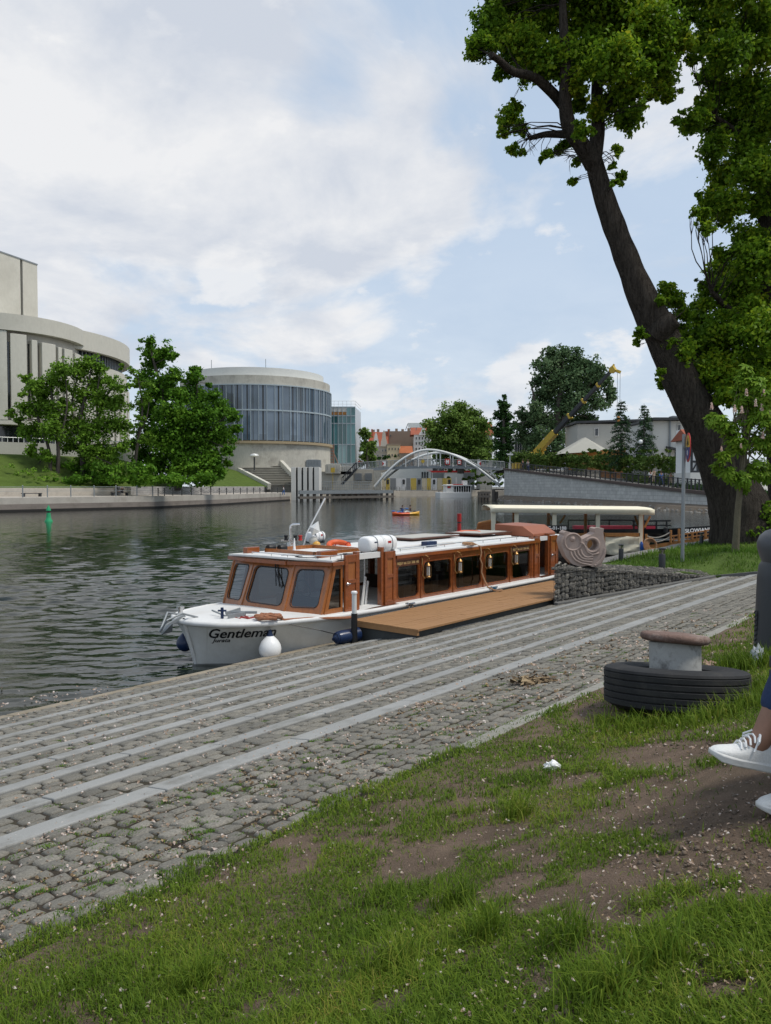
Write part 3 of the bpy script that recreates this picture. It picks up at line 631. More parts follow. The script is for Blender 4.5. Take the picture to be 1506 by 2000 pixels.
far_tree('big_tree', 'huge grey green tree behind the boom of the yellow crane', [[(1085,915,18),(1085,860,15),(1090,800,11),(1098,740,7),(1100,700,3)],[(1085,850,9),(1050,800,6),(1040,760,3)],[(1088,830,8),(1130,780,6),(1160,740,3)]], big, 228, 'greyleaf', 110, .75, 5, 33, twig=.08, cap=70000)
bush = [(715,850,12),(712,870,13),(722,885,14),(718,900,14),(728,868,9),(708,840,7),(730,900,10)]
far_tree('roadside_tree', 'mid green tree beside the glass block in front of the old town houses', [[(717,918,5),(717,880,4),(714,845,2)]], bush, 245, 'olive', 90, 0.8, 2.5, 34, twig=.05)
V, Fc = leaf_cloud(pxblobs([(742,895,6),(752,893,7),(762,892,6),(772,894,5)], 250, 2, 60, 35), 0.8, 25, seed=36)
tag(np_mesh('bush', V, Fc, 'darkleaf'), 'low dark bush at the foot of the ornate town houses', 'bush')
# spruces by the restaurant
def spruce(label, u, vt, vb, D, w, seed):
    top = at(u, vt, D); bot = at(u, vb, D); H = top.z-bot.z
    root = thing('spruce_tree', label, 'tree', bot, 'spruces in front of the grey house'); mb = MB(); mb.tube([bot, bot.lerp(top, .5), top], [.22, .12, .03], 8)
    r = np.random.default_rng(seed); V = []; rr = random.Random(seed)
    z = 0.10
    while z < 0.985:
        n = 7; R0 = w*(1-z)**0.8+.25
        for k in range(n):
            a = rr.uniform(0, 6.28); L_ = R0*rr.uniform(.65, 1.15); c0 = bot+Vector((0,0,H*z)); tip = c0+Vector((math.cos(a)*L_, math.sin(a)*L_, -L_*.35+rr.uniform(-.2,.3)))
            mb.tube([c0, c0.lerp(tip, .5)+Vector((0,0,.1*L_)), tip], [.05,.035,.012], 4, cap=False)
            m = int(26*L_)+8
            t = r.random(m)**.8; p = np.array(c0)[None,:]*(1-t[:,None])+np.array(tip)[None,:]*t[:,None]; p[:,2] += .1*L_*np.sin(math.pi*t)
            p += r.normal(size=(m,3))*np.array([.16,.16,.10])*(.6+.5*L_/2)
            d = r.normal(size=(m,3))*.5+np.array([math.cos(a), math.sin(a), -.6]); d /= np.linalg.norm(d, axis=1)[:,None]; s = np.cross(d, r.normal(size=(m,3))); s /= np.linalg.norm(s, axis=1)[:,None]
            l = (.18+.22*r.random(m))[:,None]; V.append(np.stack([p, p+d*l*.5+s*l*.22, p+d*l, p+d*l*.5-s*l*.22], axis=1).reshape(-1,3))
        z += 0.045
    emit(mb, 'trunk', 'farbark', root); V = np.concatenate(V); np_mesh('crown', V, np.arange(len(V)).reshape(-1,4), 'needle', root)
spruce('taller spruce with drooping branches under the crane hook', 1213, 780, 915, 144, 3.0, 41)
spruce('shorter spruce whose split top leans towards the grey house', 1258, 788, 912, 141, 2.6, 42)
# ------------------------------------------------------------------ buildings across the river
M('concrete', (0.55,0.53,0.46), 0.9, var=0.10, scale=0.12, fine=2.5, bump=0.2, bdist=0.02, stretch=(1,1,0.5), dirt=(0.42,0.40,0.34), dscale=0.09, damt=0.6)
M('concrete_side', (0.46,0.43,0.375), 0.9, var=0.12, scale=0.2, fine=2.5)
M('whiteroof', (0.62,0.63,0.60), 0.8, var=0.08, scale=0.2, fine=2)
M('rawconcrete', (0.46,0.44,0.38), 0.9, var=0.2, scale=0.35, fine=3, stretch=(1,1,0.4), dirt=(0.22,0.2,0.17), dscale=0.25, damt=0.7)
M('darkglass', (0.02,0.024,0.028), 0.12, var=0.3, scale=0.5, fine=2, bump=0, spec=0.8)
M('darkmetal', (0.035,0.037,0.04), 0.55, var=0.2, scale=3, fine=20, bump=0.05)
M('greymetal', (0.25,0.27,0.28), 0.5, metal=0.3, var=0.15, scale=2, fine=20, bump=0.05)
M('palemetal', (0.66,0.67,0.65), 0.45, metal=0.1, var=0.12, scale=1, fine=12, bump=0.05)
M('whitepaint', (0.78,0.78,0.76), 0.45, var=0.05, scale=2, fine=20, bump=0.05)
M('redpaint', (0.42,0.025,0.02), 0.5, var=0.2, scale=2, fine=20, bump=0.05)
M('yellowpaint', (0.50,0.34,0.04), 0.5, var=0.2, scale=2, fine=20, bump=0.05)
M('orangewood', (0.46,0.20,0.05), 0.6, var=0.2, scale=2, fine=8)
M('rooftile', (0.30,0.085,0.045), 0.85, var=0.3, scale=0.4, fine=4, bump=0.3, bdist=0.05)
M('brownwall', (0.26,0.20,0.15), 0.9, var=0.15, scale=0.2, fine=3)
M('creamwall', (0.55,0.46,0.30), 0.9, var=0.1, scale=0.4, fine=4)
M('greyrender', (0.42,0.41,0.37), 0.9, var=0.10, scale=0.3, fine=4)
M('whiterender', (0.62,0.61,0.57), 0.9, var=0.08, scale=0.4, fine=4)
M('greenboat', (0.02,0.30,0.12), 0.5, var=0.15, scale=3, fine=20)
island('curtainglass', [(0,(0.022,0.043,0.049)),(0.3,(0.065,0.094,0.125)),(0.7,(0.109,0.152,0.204)),(1,(0.164,0.213,0.27))], rough=0.06, spec=1.0, noise_mix=0.45, nscale=0.12)
island('tealglass', [(0,(0.02,0.10,0.10)),(0.4,(0.05,0.17,0.17)),(0.75,(0.10,0.26,0.27)),(1,(0.25,0.40,0.40))], rough=0.06, spec=1.0)
def onarc(u, C, Rr):                         # angle at which the sight line at column u meets the near side of a round wall
    d = Vector((ray(u, 950).x, ray(u, 950).y)).normalized(); f = Vector(C); b = d.dot(f); disc = b*b-(f.dot(f)-Rr*Rr)
    t = b-math.sqrt(max(0, disc)); P = d*t-f; return math.atan2(P.y, P.x)
def arc(mb, C, R0, R1, a0, a1, z0, z1, n=None):
    n = n or max(1, int(abs(a1-a0)/R(3)))
    ang = [a0+(a1-a0)*i/n for i in range(n+1)]
    vs = [];
    for a in ang:
        for r_, z in ((R0,z0),(R1,z0),(R1,z1),(R0,z1)): vs.append((C[0]+r_*math.cos(a), C[1]+r_*math.sin(a), z))
    fs = [(0,1,2,3), (n*4+3, n*4+2, n*4+1, n*4)]
    for i in range(n):
        for j in range(4): fs.append((i*4+j, (i+1)*4+j, (i+1)*4+(j+1) % 4, i*4+(j+1) % 4))
    return mb.add(vs, fs)
TAU = 2*math.pi
C1, R1_ = (-72.0, 144.6), 15.0; C2, R2_ = (-81.1, 159.5), 27.0
opera = thing('opera_house', 'huge pale concrete building of curved drums with tall vertical piers and a blank tower', 'building', (-72, 144, 6.5))
mb = MB(); arc(mb, C1, R1_, R1_-1.2, 0, TAU, 28.0, 30.8, 120); arc(mb, C1, R1_-.3, .1, 0, TAU, 29.8, 30.1, 60); emit(mb, 'fascia', 'concrete', opera, smooth=True)
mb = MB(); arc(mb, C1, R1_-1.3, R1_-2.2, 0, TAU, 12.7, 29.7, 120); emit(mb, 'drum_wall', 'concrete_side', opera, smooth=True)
mb = MB(); arc(mb, C1, R1_-.2, 0.2, 0, TAU, 12.0, 12.7, 100); emit(mb, 'soffit_slab', 'concrete', opera, smooth=True)
mb = MB(); arc(mb, C1, R1_-3.0, R1_-3.4, 0, TAU, 7, 12.0, 100); emit(mb, 'ground_floor_glazing', 'darkglass', opera, smooth=True)
for u0, u1, zt in ((-60,-28,27.9),(-22,18,27.9),(25,57,27.5),(67,78,26.8),(87,114,26.6),(119,126,26.3),(131,147,26.3),(152,163,26.0),(166,171,26)):
    a0, a1 = onarc(u0, C1, R1_), onarc(u1, C1, R1_); mb = MB(); arc(mb, C1, R1_-1.5, R1_-.15, a0, a1, 12.72, zt, 4); emit(mb, 'pier', 'concrete', opera, bevel=0.06)
for u0, u1 in ((18.5,23),(58.5,65),(79.5,84.5)):
    a0, a1 = onarc(u0, C1, R1_-1.2), onarc(u1, C1, R1_-1.2); mb = MB(); arc(mb, C1, R1_-1.5, R1_-1.22, a0, a1, 13.5, 26.2, 2); emit(mb, 'slot_window', 'darkglass', opera)
mb = MB(); arc(mb, C2, R2_, R2_-1.2, 0, TAU, 27.3, 30.9, 160); arc(mb, C2, R2_-.3, .1, 0, TAU, 30.0, 30.3, 60); emit(mb, 'fascia', 'concrete', opera, smooth=True)
mb = MB(); arc(mb, C2, R2_-2.0, R2_-2.6, 0, TAU, 24.8, 29, 160); emit(mb, 'ribbon_window', 'darkglass', opera, smooth=True)
mb = MB()
for k in range(90):
    a = R(-100+k*2.2); mb.box(-.25,.25,-.12,.12,24.8,27.4, lambda x, y, z, a=a: (C2[0]+(R2_-1.9+x)*math.cos(a)-y*math.sin(a), C2[1]+(R2_-1.9+x)*math.sin(a)+y*math.cos(a), z))
emit(mb, 'window_mullions', 'greymetal', opera)
mb = MB(); arc(mb, C2, R2_-.6, R2_-2.7, 0, TAU, 6, 24.9, 160); emit(mb, 'drum_wall', 'concrete', opera, smooth=True)
for u0, u1 in ((206,222),(226,232),(236,241),(243,247),(249,252)):
    a0, a1 = onarc(u0, C2, R2_), onarc(u1, C2, R2_); mb = MB(); arc(mb, C2, R2_-.7, R2_+.3, a0, a1, 9, 21.3, 3); emit(mb, 'pier', 'concrete', opera, bevel=0.06)
# blank tower behind: one long face towards us, its roofline falling away
a = at(-90, 950, 146); b = at(79, 950, 166); d = Vector((b.x-a.x, b.y-a.y, 0)); nn = Vector((-d.y, d.x, 0)).normalized()
tz = 48.6
mb = MB(); A2, B2 = Vector((a.x,a.y,0)), Vector((b.x,b.y,0))
def wallseg(mb, f0, f1, z0, z1, t0, t1):
    p = [A2+d*f0+nn*t0, A2+d*f1+nn*t0, A2+d*f1+nn*t1, A2+d*f0+nn*t1]; mb.hexa([x+Vector((0,0,z0)) for x in p]+[x+Vector((0,0,z1)) for x in p])
wallseg(mb, 0, 0.785, 20, tz, 0, 25); wallseg(mb, 0.815, 1.0, 20, tz, 0, 25); wallseg(mb, 0.785, 0.815, 20, tz-.3, .8, 24.5)
emit(mb, 'tower', 'concrete', opera)
mb = MB(); wallseg(mb, 0.786, 0.814, 25, tz-.4, .55, .79); emit(mb, 'slot_window', 'darkglass', opera)
mb = MB(); wallseg(mb, -.01, 1.004, tz, tz+.25, -.12, 25.1); emit(mb, 'roof_edge', 'greymetal', opera)
# terrace wall and railing in front of the opera's ground floor
mb = MB(); p0, p1 = at(-120, 876, 124), at(275, 884, 146); mb.beam((p0.x,p0.y,7.2), (p1.x,p1.y,7.2), .6, 3.4); 
tag(emit(mb, 'terrace_wall', 'greyrender'), 'grey terrace wall with a rail along the ground floor of the pale concrete building', 'wall'); tw = bpy.data.objects['terrace_wall.001'] if 'terrace_wall.001' in bpy.data.objects else bpy.data.objects['terrace_wall']
mb = MB(); mb.tube([(p0.x,p0.y-.1,9.7),(p1.x,p1.y-.1,9.7)], .07, 6)
for i in range(40):
    t = i/39; mb.tube([(p0.x+(p1.x-p0.x)*t, p0.y+(p1.y-p0.y)*t-.1, 8.9),(p0.x+(p1.x-p0.x)*t, p0.y+(p1.y-p0.y)*t-.1, 9.7)], .05, 5)
emit(mb, 'rail', 'palemetal', tw)
# ---- promenade railings, benches, sitter
def along(path, s):                          # point on the bank line by distance from u=0
    P = [Vector(p) for p in path]; i = 2; rest = s
    if s < 0: return P[2]+(P[1]-P[2]).normalized()*(-s), (P[2]-P[1]).normalized()
    while i < len(P)-1:
        l = (P[i+1]-P[i]).length
        if rest <= l: return P[i].lerp(P[i+1], rest/l), (P[i+1]-P[i]).normalized()
        rest -= l; i += 1
    return P[-1], (P[-1]-P[-2]).normalized()
def bank(s, t, z):
    p, d = along(LBP, s); return Vector((p.x-d.y*t, p.y+d.x*t, z))
S316 = sum((Vector(LBP[i+1])-Vector(LBP[i])).length for i in (2,3))+1.2
SEND = sum((Vector(LBP[i+1])-Vector(LBP[i])).length for i in (2,3,4,5))
rail = thing('promenade_railing', 'slim grey post and rail fence along the left part of the far promenade', 'railing', bank(10, .9, -.1))
n = 12; ps = [-14+(S316+14)*i/(n-1) for i in range(n)]
for s in ps:
    mb = MB(); p = bank(s, .9, 0); mb.tube([(p.x,p.y,-.1),(p.x,p.y,1.42)], .085, 8); mb.ball((p.x,p.y,1.46), .1, 8, 6); emit(mb, 'post', 'greymetal', rail, smooth=True)
mb = MB(); mb.tube([bank(s, .9, 1.33) for s in ps], .03, 6); mb.tube([bank(s, .9, .75) for s in ps], .022, 6); emit(mb, 'rail', 'greymetal', rail)
ch = thing('chain_railing', 'black iron posts linked by drooping double chains in front of the granite wall', 'railing', bank(S316+10, .7, -.1))
n = 17; ps = [S316+1.2+(SEND-S316-9)*(i/(n-1))**1.25 for i in range(n)]
for s in ps:
    mb = MB(); p = bank(s, .7, 0); mb.lathe([(.11,-.1),(.08,0),(.075,.95),(.12,1.0),(.12,1.08),(.06,1.16)], 8, (p.x,p.y,0)); emit(mb, 'post', 'darkmetal', ch, smooth=True)
mb = MB()
for i in range(n-1):
    for z, sg in ((.95,.42),(.62,.36)): mb.tube([bank(ps[i]+(ps[i+1]-ps[i])*t, .7, z-sg*4*t*(1-t)) for t in lin(0,1,8)], .03, 5)
emit(mb, 'chain', 'darkmetal', ch)
def bench_far(s, label):
    o = bank(s, 4.2, -.05); p, d = along(LBP, s); root = thing('bench', label, 'bench', o, 'benches on the far promenade', math.atan2(d.y, d.x))
    mat = root.matrix_basis
    f = lambda x, y, z: tuple(mat @ Vector((x, y, z)))
    mb = MB(); mb.box(-1.4,1.4,-.3,.3,.42,.52,f); emit(mb, 'seat', 'darkmetal', root)
    for x in (-1.2,1.2): mb = MB(); mb.box(x-.1,x+.1,-.28,.28,0,.42,f); emit(mb, 'leg', 'darkmetal', root)
    return root
bench_far(-3.6, 'low dark bench cut by the left edge beneath the pale wall'); bench_far(6.6, 'low dark bench standing alone below the twin stemmed locust tree'); bench_far(20.2, 'dark bench with the person sitting on it across the river')
# ---- mooring fender dock, striped pylon, kiosk
M('dockwood', (0.13,0.115,0.10), 0.9, var=0.3, scale=1, fine=8)
pyl = thing('striped_pylon', 'pale ribbed concrete pylon with dark vertical grooves standing at the end of the far quay', 'pylon', at(596,976,187))
a, b = at(569,950,187), at(623,950,187); zt = at(596,913,187).z
mb = MB(); mb.box(a.x,b.x,a.y+.6,a.y+7,-2.3,zt); emit(mb, 'core', 'darkmetal', pyl)
k = 5
for i in range(k):
    w = (b.x-a.x)/k; mb = MB(); mb.box(a.x+i*w+(0.2 if i else -.05), a.x+(i+1)*w-(.25 if i < k-1 else -.05), a.y, a.y+7.1, -2.25, zt+.1); emit(mb, 'rib', 'whiterender', pyl, bevel=.05)
dock = thing('fender_dock', 'long dark timber fender rail on piles guarding the quay left of the footbridge', 'dock', at(680,976,200))
e0, e1 = onz(588,979,WZ), onz(767,976,WZ)
def dk(t, off, z): return Vector((e0.x+(e1.x-e0.x)*t, e0.y+(e1.y-e0.y)*t+off, z))
for z, h, m in ((.05,.8,'greymetal'),(-1.2,.6,'dockwood')):
    mb = MB(); mb.beam(dk(-.02,0,z), dk(1.0,0,z), .5, h); emit(mb, 'rail', m, dock)
for i in range(16):
    mb = MB(); p = dk(i/15,.45,0); mb.tube([(p.x,p.y,-2.6),(p.x,p.y,.5)], .34, 8); emit(mb, 'pile', 'dockwood', dock)
mb = MB(); mb.beam(dk(-.02,1.6,-1.1), dk(1,1.6,-1.1), 2.2, .2); emit(mb, 'walkway', 'dockwood', dock)
# quay line left of the bridge and across the channel
far = [onz(566,977.5,WZ), onz(640,974.5,WZ)+Vector((0,9,0)), onz(770,970.5,WZ)+Vector((2,12,0)), Vector((15,268,WZ)), Vector((36,292,WZ)), Vector((75,300,WZ))]
FP = [(p.x, p.y) for p in far]
stripof('quay_wall', 'palewall', FP, [(0,-2.6),(0,-.1),(.6,-.08)], None, 'pale quay wall curving beneath and beyond the arched footbridge', 'quay wall')
stripof('quay_ground', 'farground', FP, [(.6,-.09),(26,.05),(90,.4),(800,1.2)])
mb = MB(); mb.grid([[(x, y, .35) for y in (303, 420, 1500)] for x in (-1500,-20,30,120,1500)]); tag(emit(mb, 'terrain', 'farground'), kind='structure')
fr = thing('quay_fence', 'thin dark fence along the edge of the far quay below the footbridge', 'fence', (0,250,0))
mb = MB(); pts = []
for i in range(len(FP)-1):
    P, Q2 = Vector(FP[i]), Vector(FP[i+1]); m = int((Q2-P).length/2.2)
    for j in range(m): pts.append(P.lerp(Q2, j/m)+Vector((0,1.0)))
pts = [p for p in pts if p.x > -28]
for p in pts: mb.tube([(p.x,p.y,-.1),(p.x,p.y,1.25)], .06, 5)
for z in (1.2,.6): mb.tube([(p.x,p.y,z) for p in pts], .04, 5)
emit(mb, 'posts_and_rails', 'darkmetal', fr)
ks = thing('lock_kiosk', 'square beige service block with two louvred vents under the footbridge landing', 'kiosk', at(708,950,206))
a, b = at(690,950,204), at(729,950,204); zt = at(700,917,204).z; mb = MB(); mb.box(a.x,b.x,a.y,a.y+6,-.2,zt); emit(mb, 'body', M('kiosk', (0.40,0.36,0.29), .9), ks, bevel=.05)
for u0, u1 in ((693,707),(713,727)):
    mb = MB(); c, e = at(u0,925,203.7), at(u1,938,203.7)
    for i in range(9): z = e.z+(c.z-e.z)*i/8; mb.box(c.x,e.x,c.y-.1,c.y+.25,z,z+.12)
    emit(mb, 'louvre', 'greymetal', ks)
lf = thing('quay_railing', 'grey metal railing between the striped pylon and the beige kiosk', 'railing', at(660,957,194))
mb = MB(); a, b = at(624,950,194), at(727,950,196)
for i in range(24): x = a.x+(b.x-a.x)*i/23; mb.tube([(x,a.y,-.2),(x,a.y,2.6)], .05, 5)
for z in (2.6,1.9,1.2,.5): mb.tube([(a.x,a.y,z),(b.x,a.y,z)], .05, 5)
emit(mb, 'bars', 'greymetal', lf); mb = MB(); mb.box(a.x,b.x,a.y+.2,a.y+.6,-.6,.1); emit(mb, 'kerb_beam', M('rust', (.10,.06,.045), .9), lf)
# ---- terrace, stairs, rotunda, glass block
mb = MB(); p = [at(395,950,216), at(745,950,222)]; mb.box(p[0].x,p[1].x,218,330,-.3,5.6); tag(emit(mb, 'terrace', 'rawconcrete'), kind='structure')
st = thing('concrete_stairs', 'broad flight of weathered concrete steps climbing from the quay to the glass rotunda', 'stairs', at(560,950,196))
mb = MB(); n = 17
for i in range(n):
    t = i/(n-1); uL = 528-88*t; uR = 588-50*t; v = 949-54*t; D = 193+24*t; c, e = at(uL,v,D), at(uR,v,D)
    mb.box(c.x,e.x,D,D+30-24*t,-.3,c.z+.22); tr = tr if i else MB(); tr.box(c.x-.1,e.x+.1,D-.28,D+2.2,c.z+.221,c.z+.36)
emit(mb, 'risers', M('riser', (.20,.19,.165), .9, var=.25, scale=.6, fine=4), st); emit(tr, 'treads', 'rawconcrete', st)  # riser colour set darker than the treads to paint in their shade
for (ua,va,ub,vb,name) in ((526,950,440,905,'balustrade'),(592,950,537,891,'balustrade')):
    mb = MB(); c, e = at(ua,va,191.5), at(ub,vb,217); mb.beam(c, e, .9, 1.5); emit(mb, name, 'concrete', st)
mb = MB(); bx = [onz(430,986.5,WZ), at(526,950,192), at(440,906,217)]
A_, B_, C_ = at(400,952,160), at(525,951,192), at(443,908,216); D_ = at(380,905,200)
mb.grid([[A_.lerp(D_, t).lerp(B_.lerp(C_, t), s) for s in lin(0,1,6)] for t in lin(0,1,6)]); tag(emit(mb, 'grass_slope', 'bankgrass'), kind='structure')
mb = MB(); a, b = at(455,950,216), at(507,950,216); mb.box(a.x,b.x,216.5,217,5,at(480,871,216).z); 
pan = thing('site_hoarding', 'pale grey sheet panels standing at the head of the concrete steps', 'hoarding', at(490,900,216)); emit(mb, 'panel', 'palemetal', pan)
mb = MB(); a, b = at(508,950,213), at(537,950,213); mb.box(a.x,b.x,213,213.4,6,at(520,882,213).z); emit(mb, 'panel', 'palemetal', pan)
RC, RR = (-38.5, 230.0), 22.2
rot = thing('glass_rotunda', 'round building with two tall storeys of bluish glass between raw concrete bands', 'building', (RC[0],RC[1],5.6))
mb = MB(); arc(mb, RC, RR-2.2, RR-3, 0, TAU, 30.6, 33.8, 120); arc(mb, RC, RR-2.4, .1, 0, TAU, 33.3, 33.6, 60); emit(mb, 'roof_drum', 'whiteroof', rot, smooth=True)
mb = MB(); arc(mb, RC, RR-.3, RR-3.5, 0, TAU, 29.0, 31.4, 120); emit(mb, 'concrete_band', 'rawconcrete', rot, smooth=True)
za, zm, zb = 13.9, 22.0, 29.0
mb = MB(); npn = 64; mu = MB()
for i in range(npn):
    a0, a1 = TAU*i/npn, TAU*(i+1)/npn
    for z0, z1 in ((za,za+1.6),(za+1.6,zm-.1),(zm+.1,zb)):
        mb.add([(RC[0]+RR*math.cos(a), RC[1]+RR*math.sin(a), z) for a, z in ((a0,z0),(a1,z0),(a1,z1),(a0,z1))], [(0,1,2,3)])
    c, s = math.cos(a0), math.sin(a0); mu.box(-.05,.22,-.06,.06,za-.2,zb, lambda x, y, z: (RC[0]+(RR+x)*c-y*s, RC[1]+(RR+x)*s+y*c, z))
g = emit(mb, 'glazing', 'curtainglass', rot, recalc=False)
arc(mu, RC, RR+.2, RR-.3, 0, TAU, zm-.18, zm+.18, 120); arc(mu, RC, RR+.2, RR-.3, 0, TAU, zb-.3, zb-.02, 120); emit(mu, 'mullions', M('mullion', (.36,.42,.45), .4, var=.1), rot)
mb = MB(); arc(mb, RC, RR-.02, RR-.5, 0, TAU, za+.1, zb-.3, 100); emit(mb, 'backing', 'darkmetal', rot)
mb = MB(); arc(mb, RC, RR+.5, RR-3, 0, TAU, za-.9, za-.2, 120); emit(mb, 'floor_edge', M('edgewood', (.34,.27,.17), .9), rot, smooth=True)
mb = MB(); arc(mb, RC, RR-.2, RR-1.4, 0, TAU, 5.0, za-.9, 120); emit(mb, 'base_wall', 'rawconcrete', rot, smooth=True)
for u, v in ((413,703),(519,701)):
    mb = MB(); p = at(u,715,225); mb.tube([(p.x,p.y,33.8),(p.x,p.y,at(u,v,225).z)], .09, 5); emit(mb, 'mast', 'greymetal', rot)
mb = MB(); p = at(415,714,224); mb.box(p.x-1.2,p.x+1.2,p.y,p.y+1.5,33.9,35.2); emit(mb, 'roof_fan', 'darkmetal', rot)
gb = thing('glass_block', 'narrow teal glass stair tower with an orange timber band beside the rotunda', 'building', at(670,908,246))
a, b = at(628,950,244), at(694,950,244); c = at(705,950,262); zt = at(660,795,244).z; zp = at(660,783,244).z
mb = MB(); mb.add([(a.x,a.y+.3,4),(b.x,b.y+.3,4),(c.x,c.y,4),(a.x,c.y,4),(a.x,a.y+.3,zt),(b.x,b.y+.3,zt),(c.x,c.y,zt),(a.x,c.y,zt)], [(0,1,5,4),(1,2,6,5),(2,3,7,6),(3,0,4,7),(4,5,6,7)]); emit(mb, 'wall', M('sidepanel', (.45,.48,.5), .35, var=.08, spec=.8), gb)
mb = MB(); mu = MB(); zs = [at(660,v,244).z for v in (905,868,827,812)]+[zt]; nx = 8
for i in range(nx):
    x0, x1 = a.x+(b.x-a.x)*i/nx, a.x+(b.x-a.x)*(i+1)/nx
    for j in range(len(zs)-1):
        if j == len(zs)-2 and i < 6: continue
        mb.add([(x0,a.y,zs[j]),(x1,a.y,zs[j]),(x1,a.y,zs[j+1]),(x0,a.y,zs[j+1])], [(0,1,2,3)])
    mu.box(x0-.08,x0+.08,a.y-.3,a.y+.02,4,zt)
for z in zs: mu.box(a.x,b.x,a.y-.2,a.y+.02,z-.15,z+.15)
emit(mb, 'glazing', 'tealglass', gb); emit(mu, 'mullions', 'mullion', gb)
mb = MB(); mb.box(a.x,a.x+(b.x-a.x)*6/nx,a.y-.02,a.y+.2,zs[3]+.3,zt-1.6); emit(mb, 'timber_band', 'orangewood', gb); mb = MB(); mb.box(a.x,a.x+(b.x-a.x)*6/nx,a.y-.05,a.y+.2,zt-1.5,zt-.1); emit(mb, 'top_band', 'whiterender', gb)
mb = MB()
for i in range(9): x = a.x+(b.x-a.x)*i/8; mb.tube([(x,a.y+.4,zt),(x,a.y+.4,zp)], .05, 5)
mb.tube([(a.x,a.y+.4,zp),(b.x,a.y+.4,zp),(c.x,c.y,zp)], .06, 5); mb.tube([(a.x,a.y+.4,(zt+zp)/2),(b.x,a.y+.4,(zt+zp)/2),(c.x,c.y,(zt+zp)/2)], .05, 5); emit(mb, 'roof_rail', 'palemetal', gb)
# building site bits between the rotunda and the bridge
cl = thing('scaffold_stair', 'rusty red steel site stair leaning at the foot of the glass block', 'stairs', at(648,905,238)); mb = MB()
for i in range(12): p = at(640+random.uniform(-1,1), 904-i*3, 238); mb.box(p.x-1.2,p.x+1.8,p.y,p.y+1.2,p.z,p.z+.22)
for u in (640,652): p = at(u,905,238); mb.tube([(p.x,p.y,4),(p.x,p.y,at(u,868,238).z)], .12, 5)
p, q_ = at(650,880,237), at(660,905,237); mb.tube([p, q_], .12, 5); emit(mb, 'steps_and_posts', M('rustsite', (.30,.15,.10), .9), cl)
for i, (u, v, w, h, m, lb) in enumerate(((562,905,26,12,'palemetal','pale sheet metal container at the right of the step head'),(612,902,28,9,'greymetal','dark grey skip below the rotunda base'),(586,900,20,7,'rawconcrete','stack of concrete blocks below the rotunda base'),(650,912,30,12,'rawconcrete','rough concrete parapet in front of the glass block'),(676,915,22,10,'greyrender','low grey site hut with sloping top by the bridge stair'),(600,912,14,10,'palemetal','white water tank on the building site'))):
    c = at(u, v, 214+i); s = px(214+i); mb = MB(); w2, h2 = w*s/2, h*s/2
    mb.prism([(-w2,-h2-1),(w2,-h2-1),(w2,h2*.8),(w2*.6,h2),(-w2*.7,h2),(-w2,h2*.7)], lambda x, y, t: (c.x+x, c.y+t, c.z+y), 0, 2.5)
    for k in range(5): mb.box(c.x-w2+2*w2*k/5, c.x-w2+2*w2*k/5+.15, c.y-.12, c.y, c.z-h2, c.z+h2*.7)
    tag(emit(mb, 'site_container', m, bevel=.05), lb, 'container')
mb = MB(); c = at(650,925,207); mb.box(c.x-.55,c.x+.55,c.y,c.y+.25,c.z+.3,c.z+1.6); mb.tube([(c.x,c.y+.3,0),(c.x,c.y+.3,c.z+1.5)], .08, 6); tag(emit(mb, 'site_sign', 'yellowpaint'), 'small yellow warning board on the building site left of the kiosk', 'sign')
# stair up to the bridge
bs = thing('bridge_stair', 'dark steel stair with railings rising to the left end of the footbridge', 'stairs', at(675,950,206)); mb = MB(); rl = MB()
for i in range(18):
    t = i/17; p = at(668+28*t, 945-30*t, 206-1.0*t); mb.box(p.x-.35,p.x+.35,p.y-1.2,p.y+1.2,p.z-.2,p.z)
a, b = at(668,945,205), at(696,915,204)
for off in (-1.2,1.2):
    rl.tube([(a.x,a.y+off,a.z+1.6),(b.x,b.y+off,b.z+1.6)], .08, 5); mb.beam((a.x,a.y+off,a.z-.2),(b.x,b.y+off,b.z-.2), .12, .5)
    for i in range(9): t = i/8; q_ = a.lerp(b, t); rl.tube([(q_.x,q_.y+off,q_.z),(q_.x,q_.y+off,q_.z+1.6)], .05, 5)
emit(mb, 'steps', 'darkmetal', bs); emit(rl, 'railing', 'darkmetal', bs)
# ------------------------------------------------------------------ arched footbridge
BD = 205.0
br = thing('arched_footbridge', 'white steel arch footbridge with grey railings spanning the river', 'footbridge', at(856,950,BD))
def deckv(u): return 921-11.0*math.sin(math.pi*(u-640)/430)            # survey height of the walkway
def rib(u0, v0, u1, v1, um, vm, D):
    P = []
    for i in range(41):
        t = i/40; u = u0+(u1-u0)*t; k = (u-um)/((u1-um) if u > um else (um-u0)); ve = v1 if u > um else v0
        P.append(at(u, vm+(ve-vm)*abs(k)**1.85, D))
    return P
ribs = [rib(731,951,977,950,836,878.5,BD), rib(750,938,966,936,858,884,BD+5.5)]
for P in ribs: mb = MB(); mb.tube(P, .33, 10); emit(mb, 'arch', 'palemetal', br, smooth=True)
DP = [[at(u, deckv(u), D) for u in lin(690,985,40)] for D in (BD+.5,BD+5)]
mb = MB(); mb.grid([[a+Vector((0,0,dz)), b+Vector((0,0,dz))] for dz in (0,) for a, b in zip(*DP)]); 
mb.grid([[a+Vector((0,0,-.55)), b+Vector((0,0,-.55))] for a, b in zip(*DP)])
for row in DP: mb.grid([[p+Vector((0,0,.1)), p+Vector((0,0,-.65))] for p in row])
emit(mb, 'deck', 'greymetal', br)
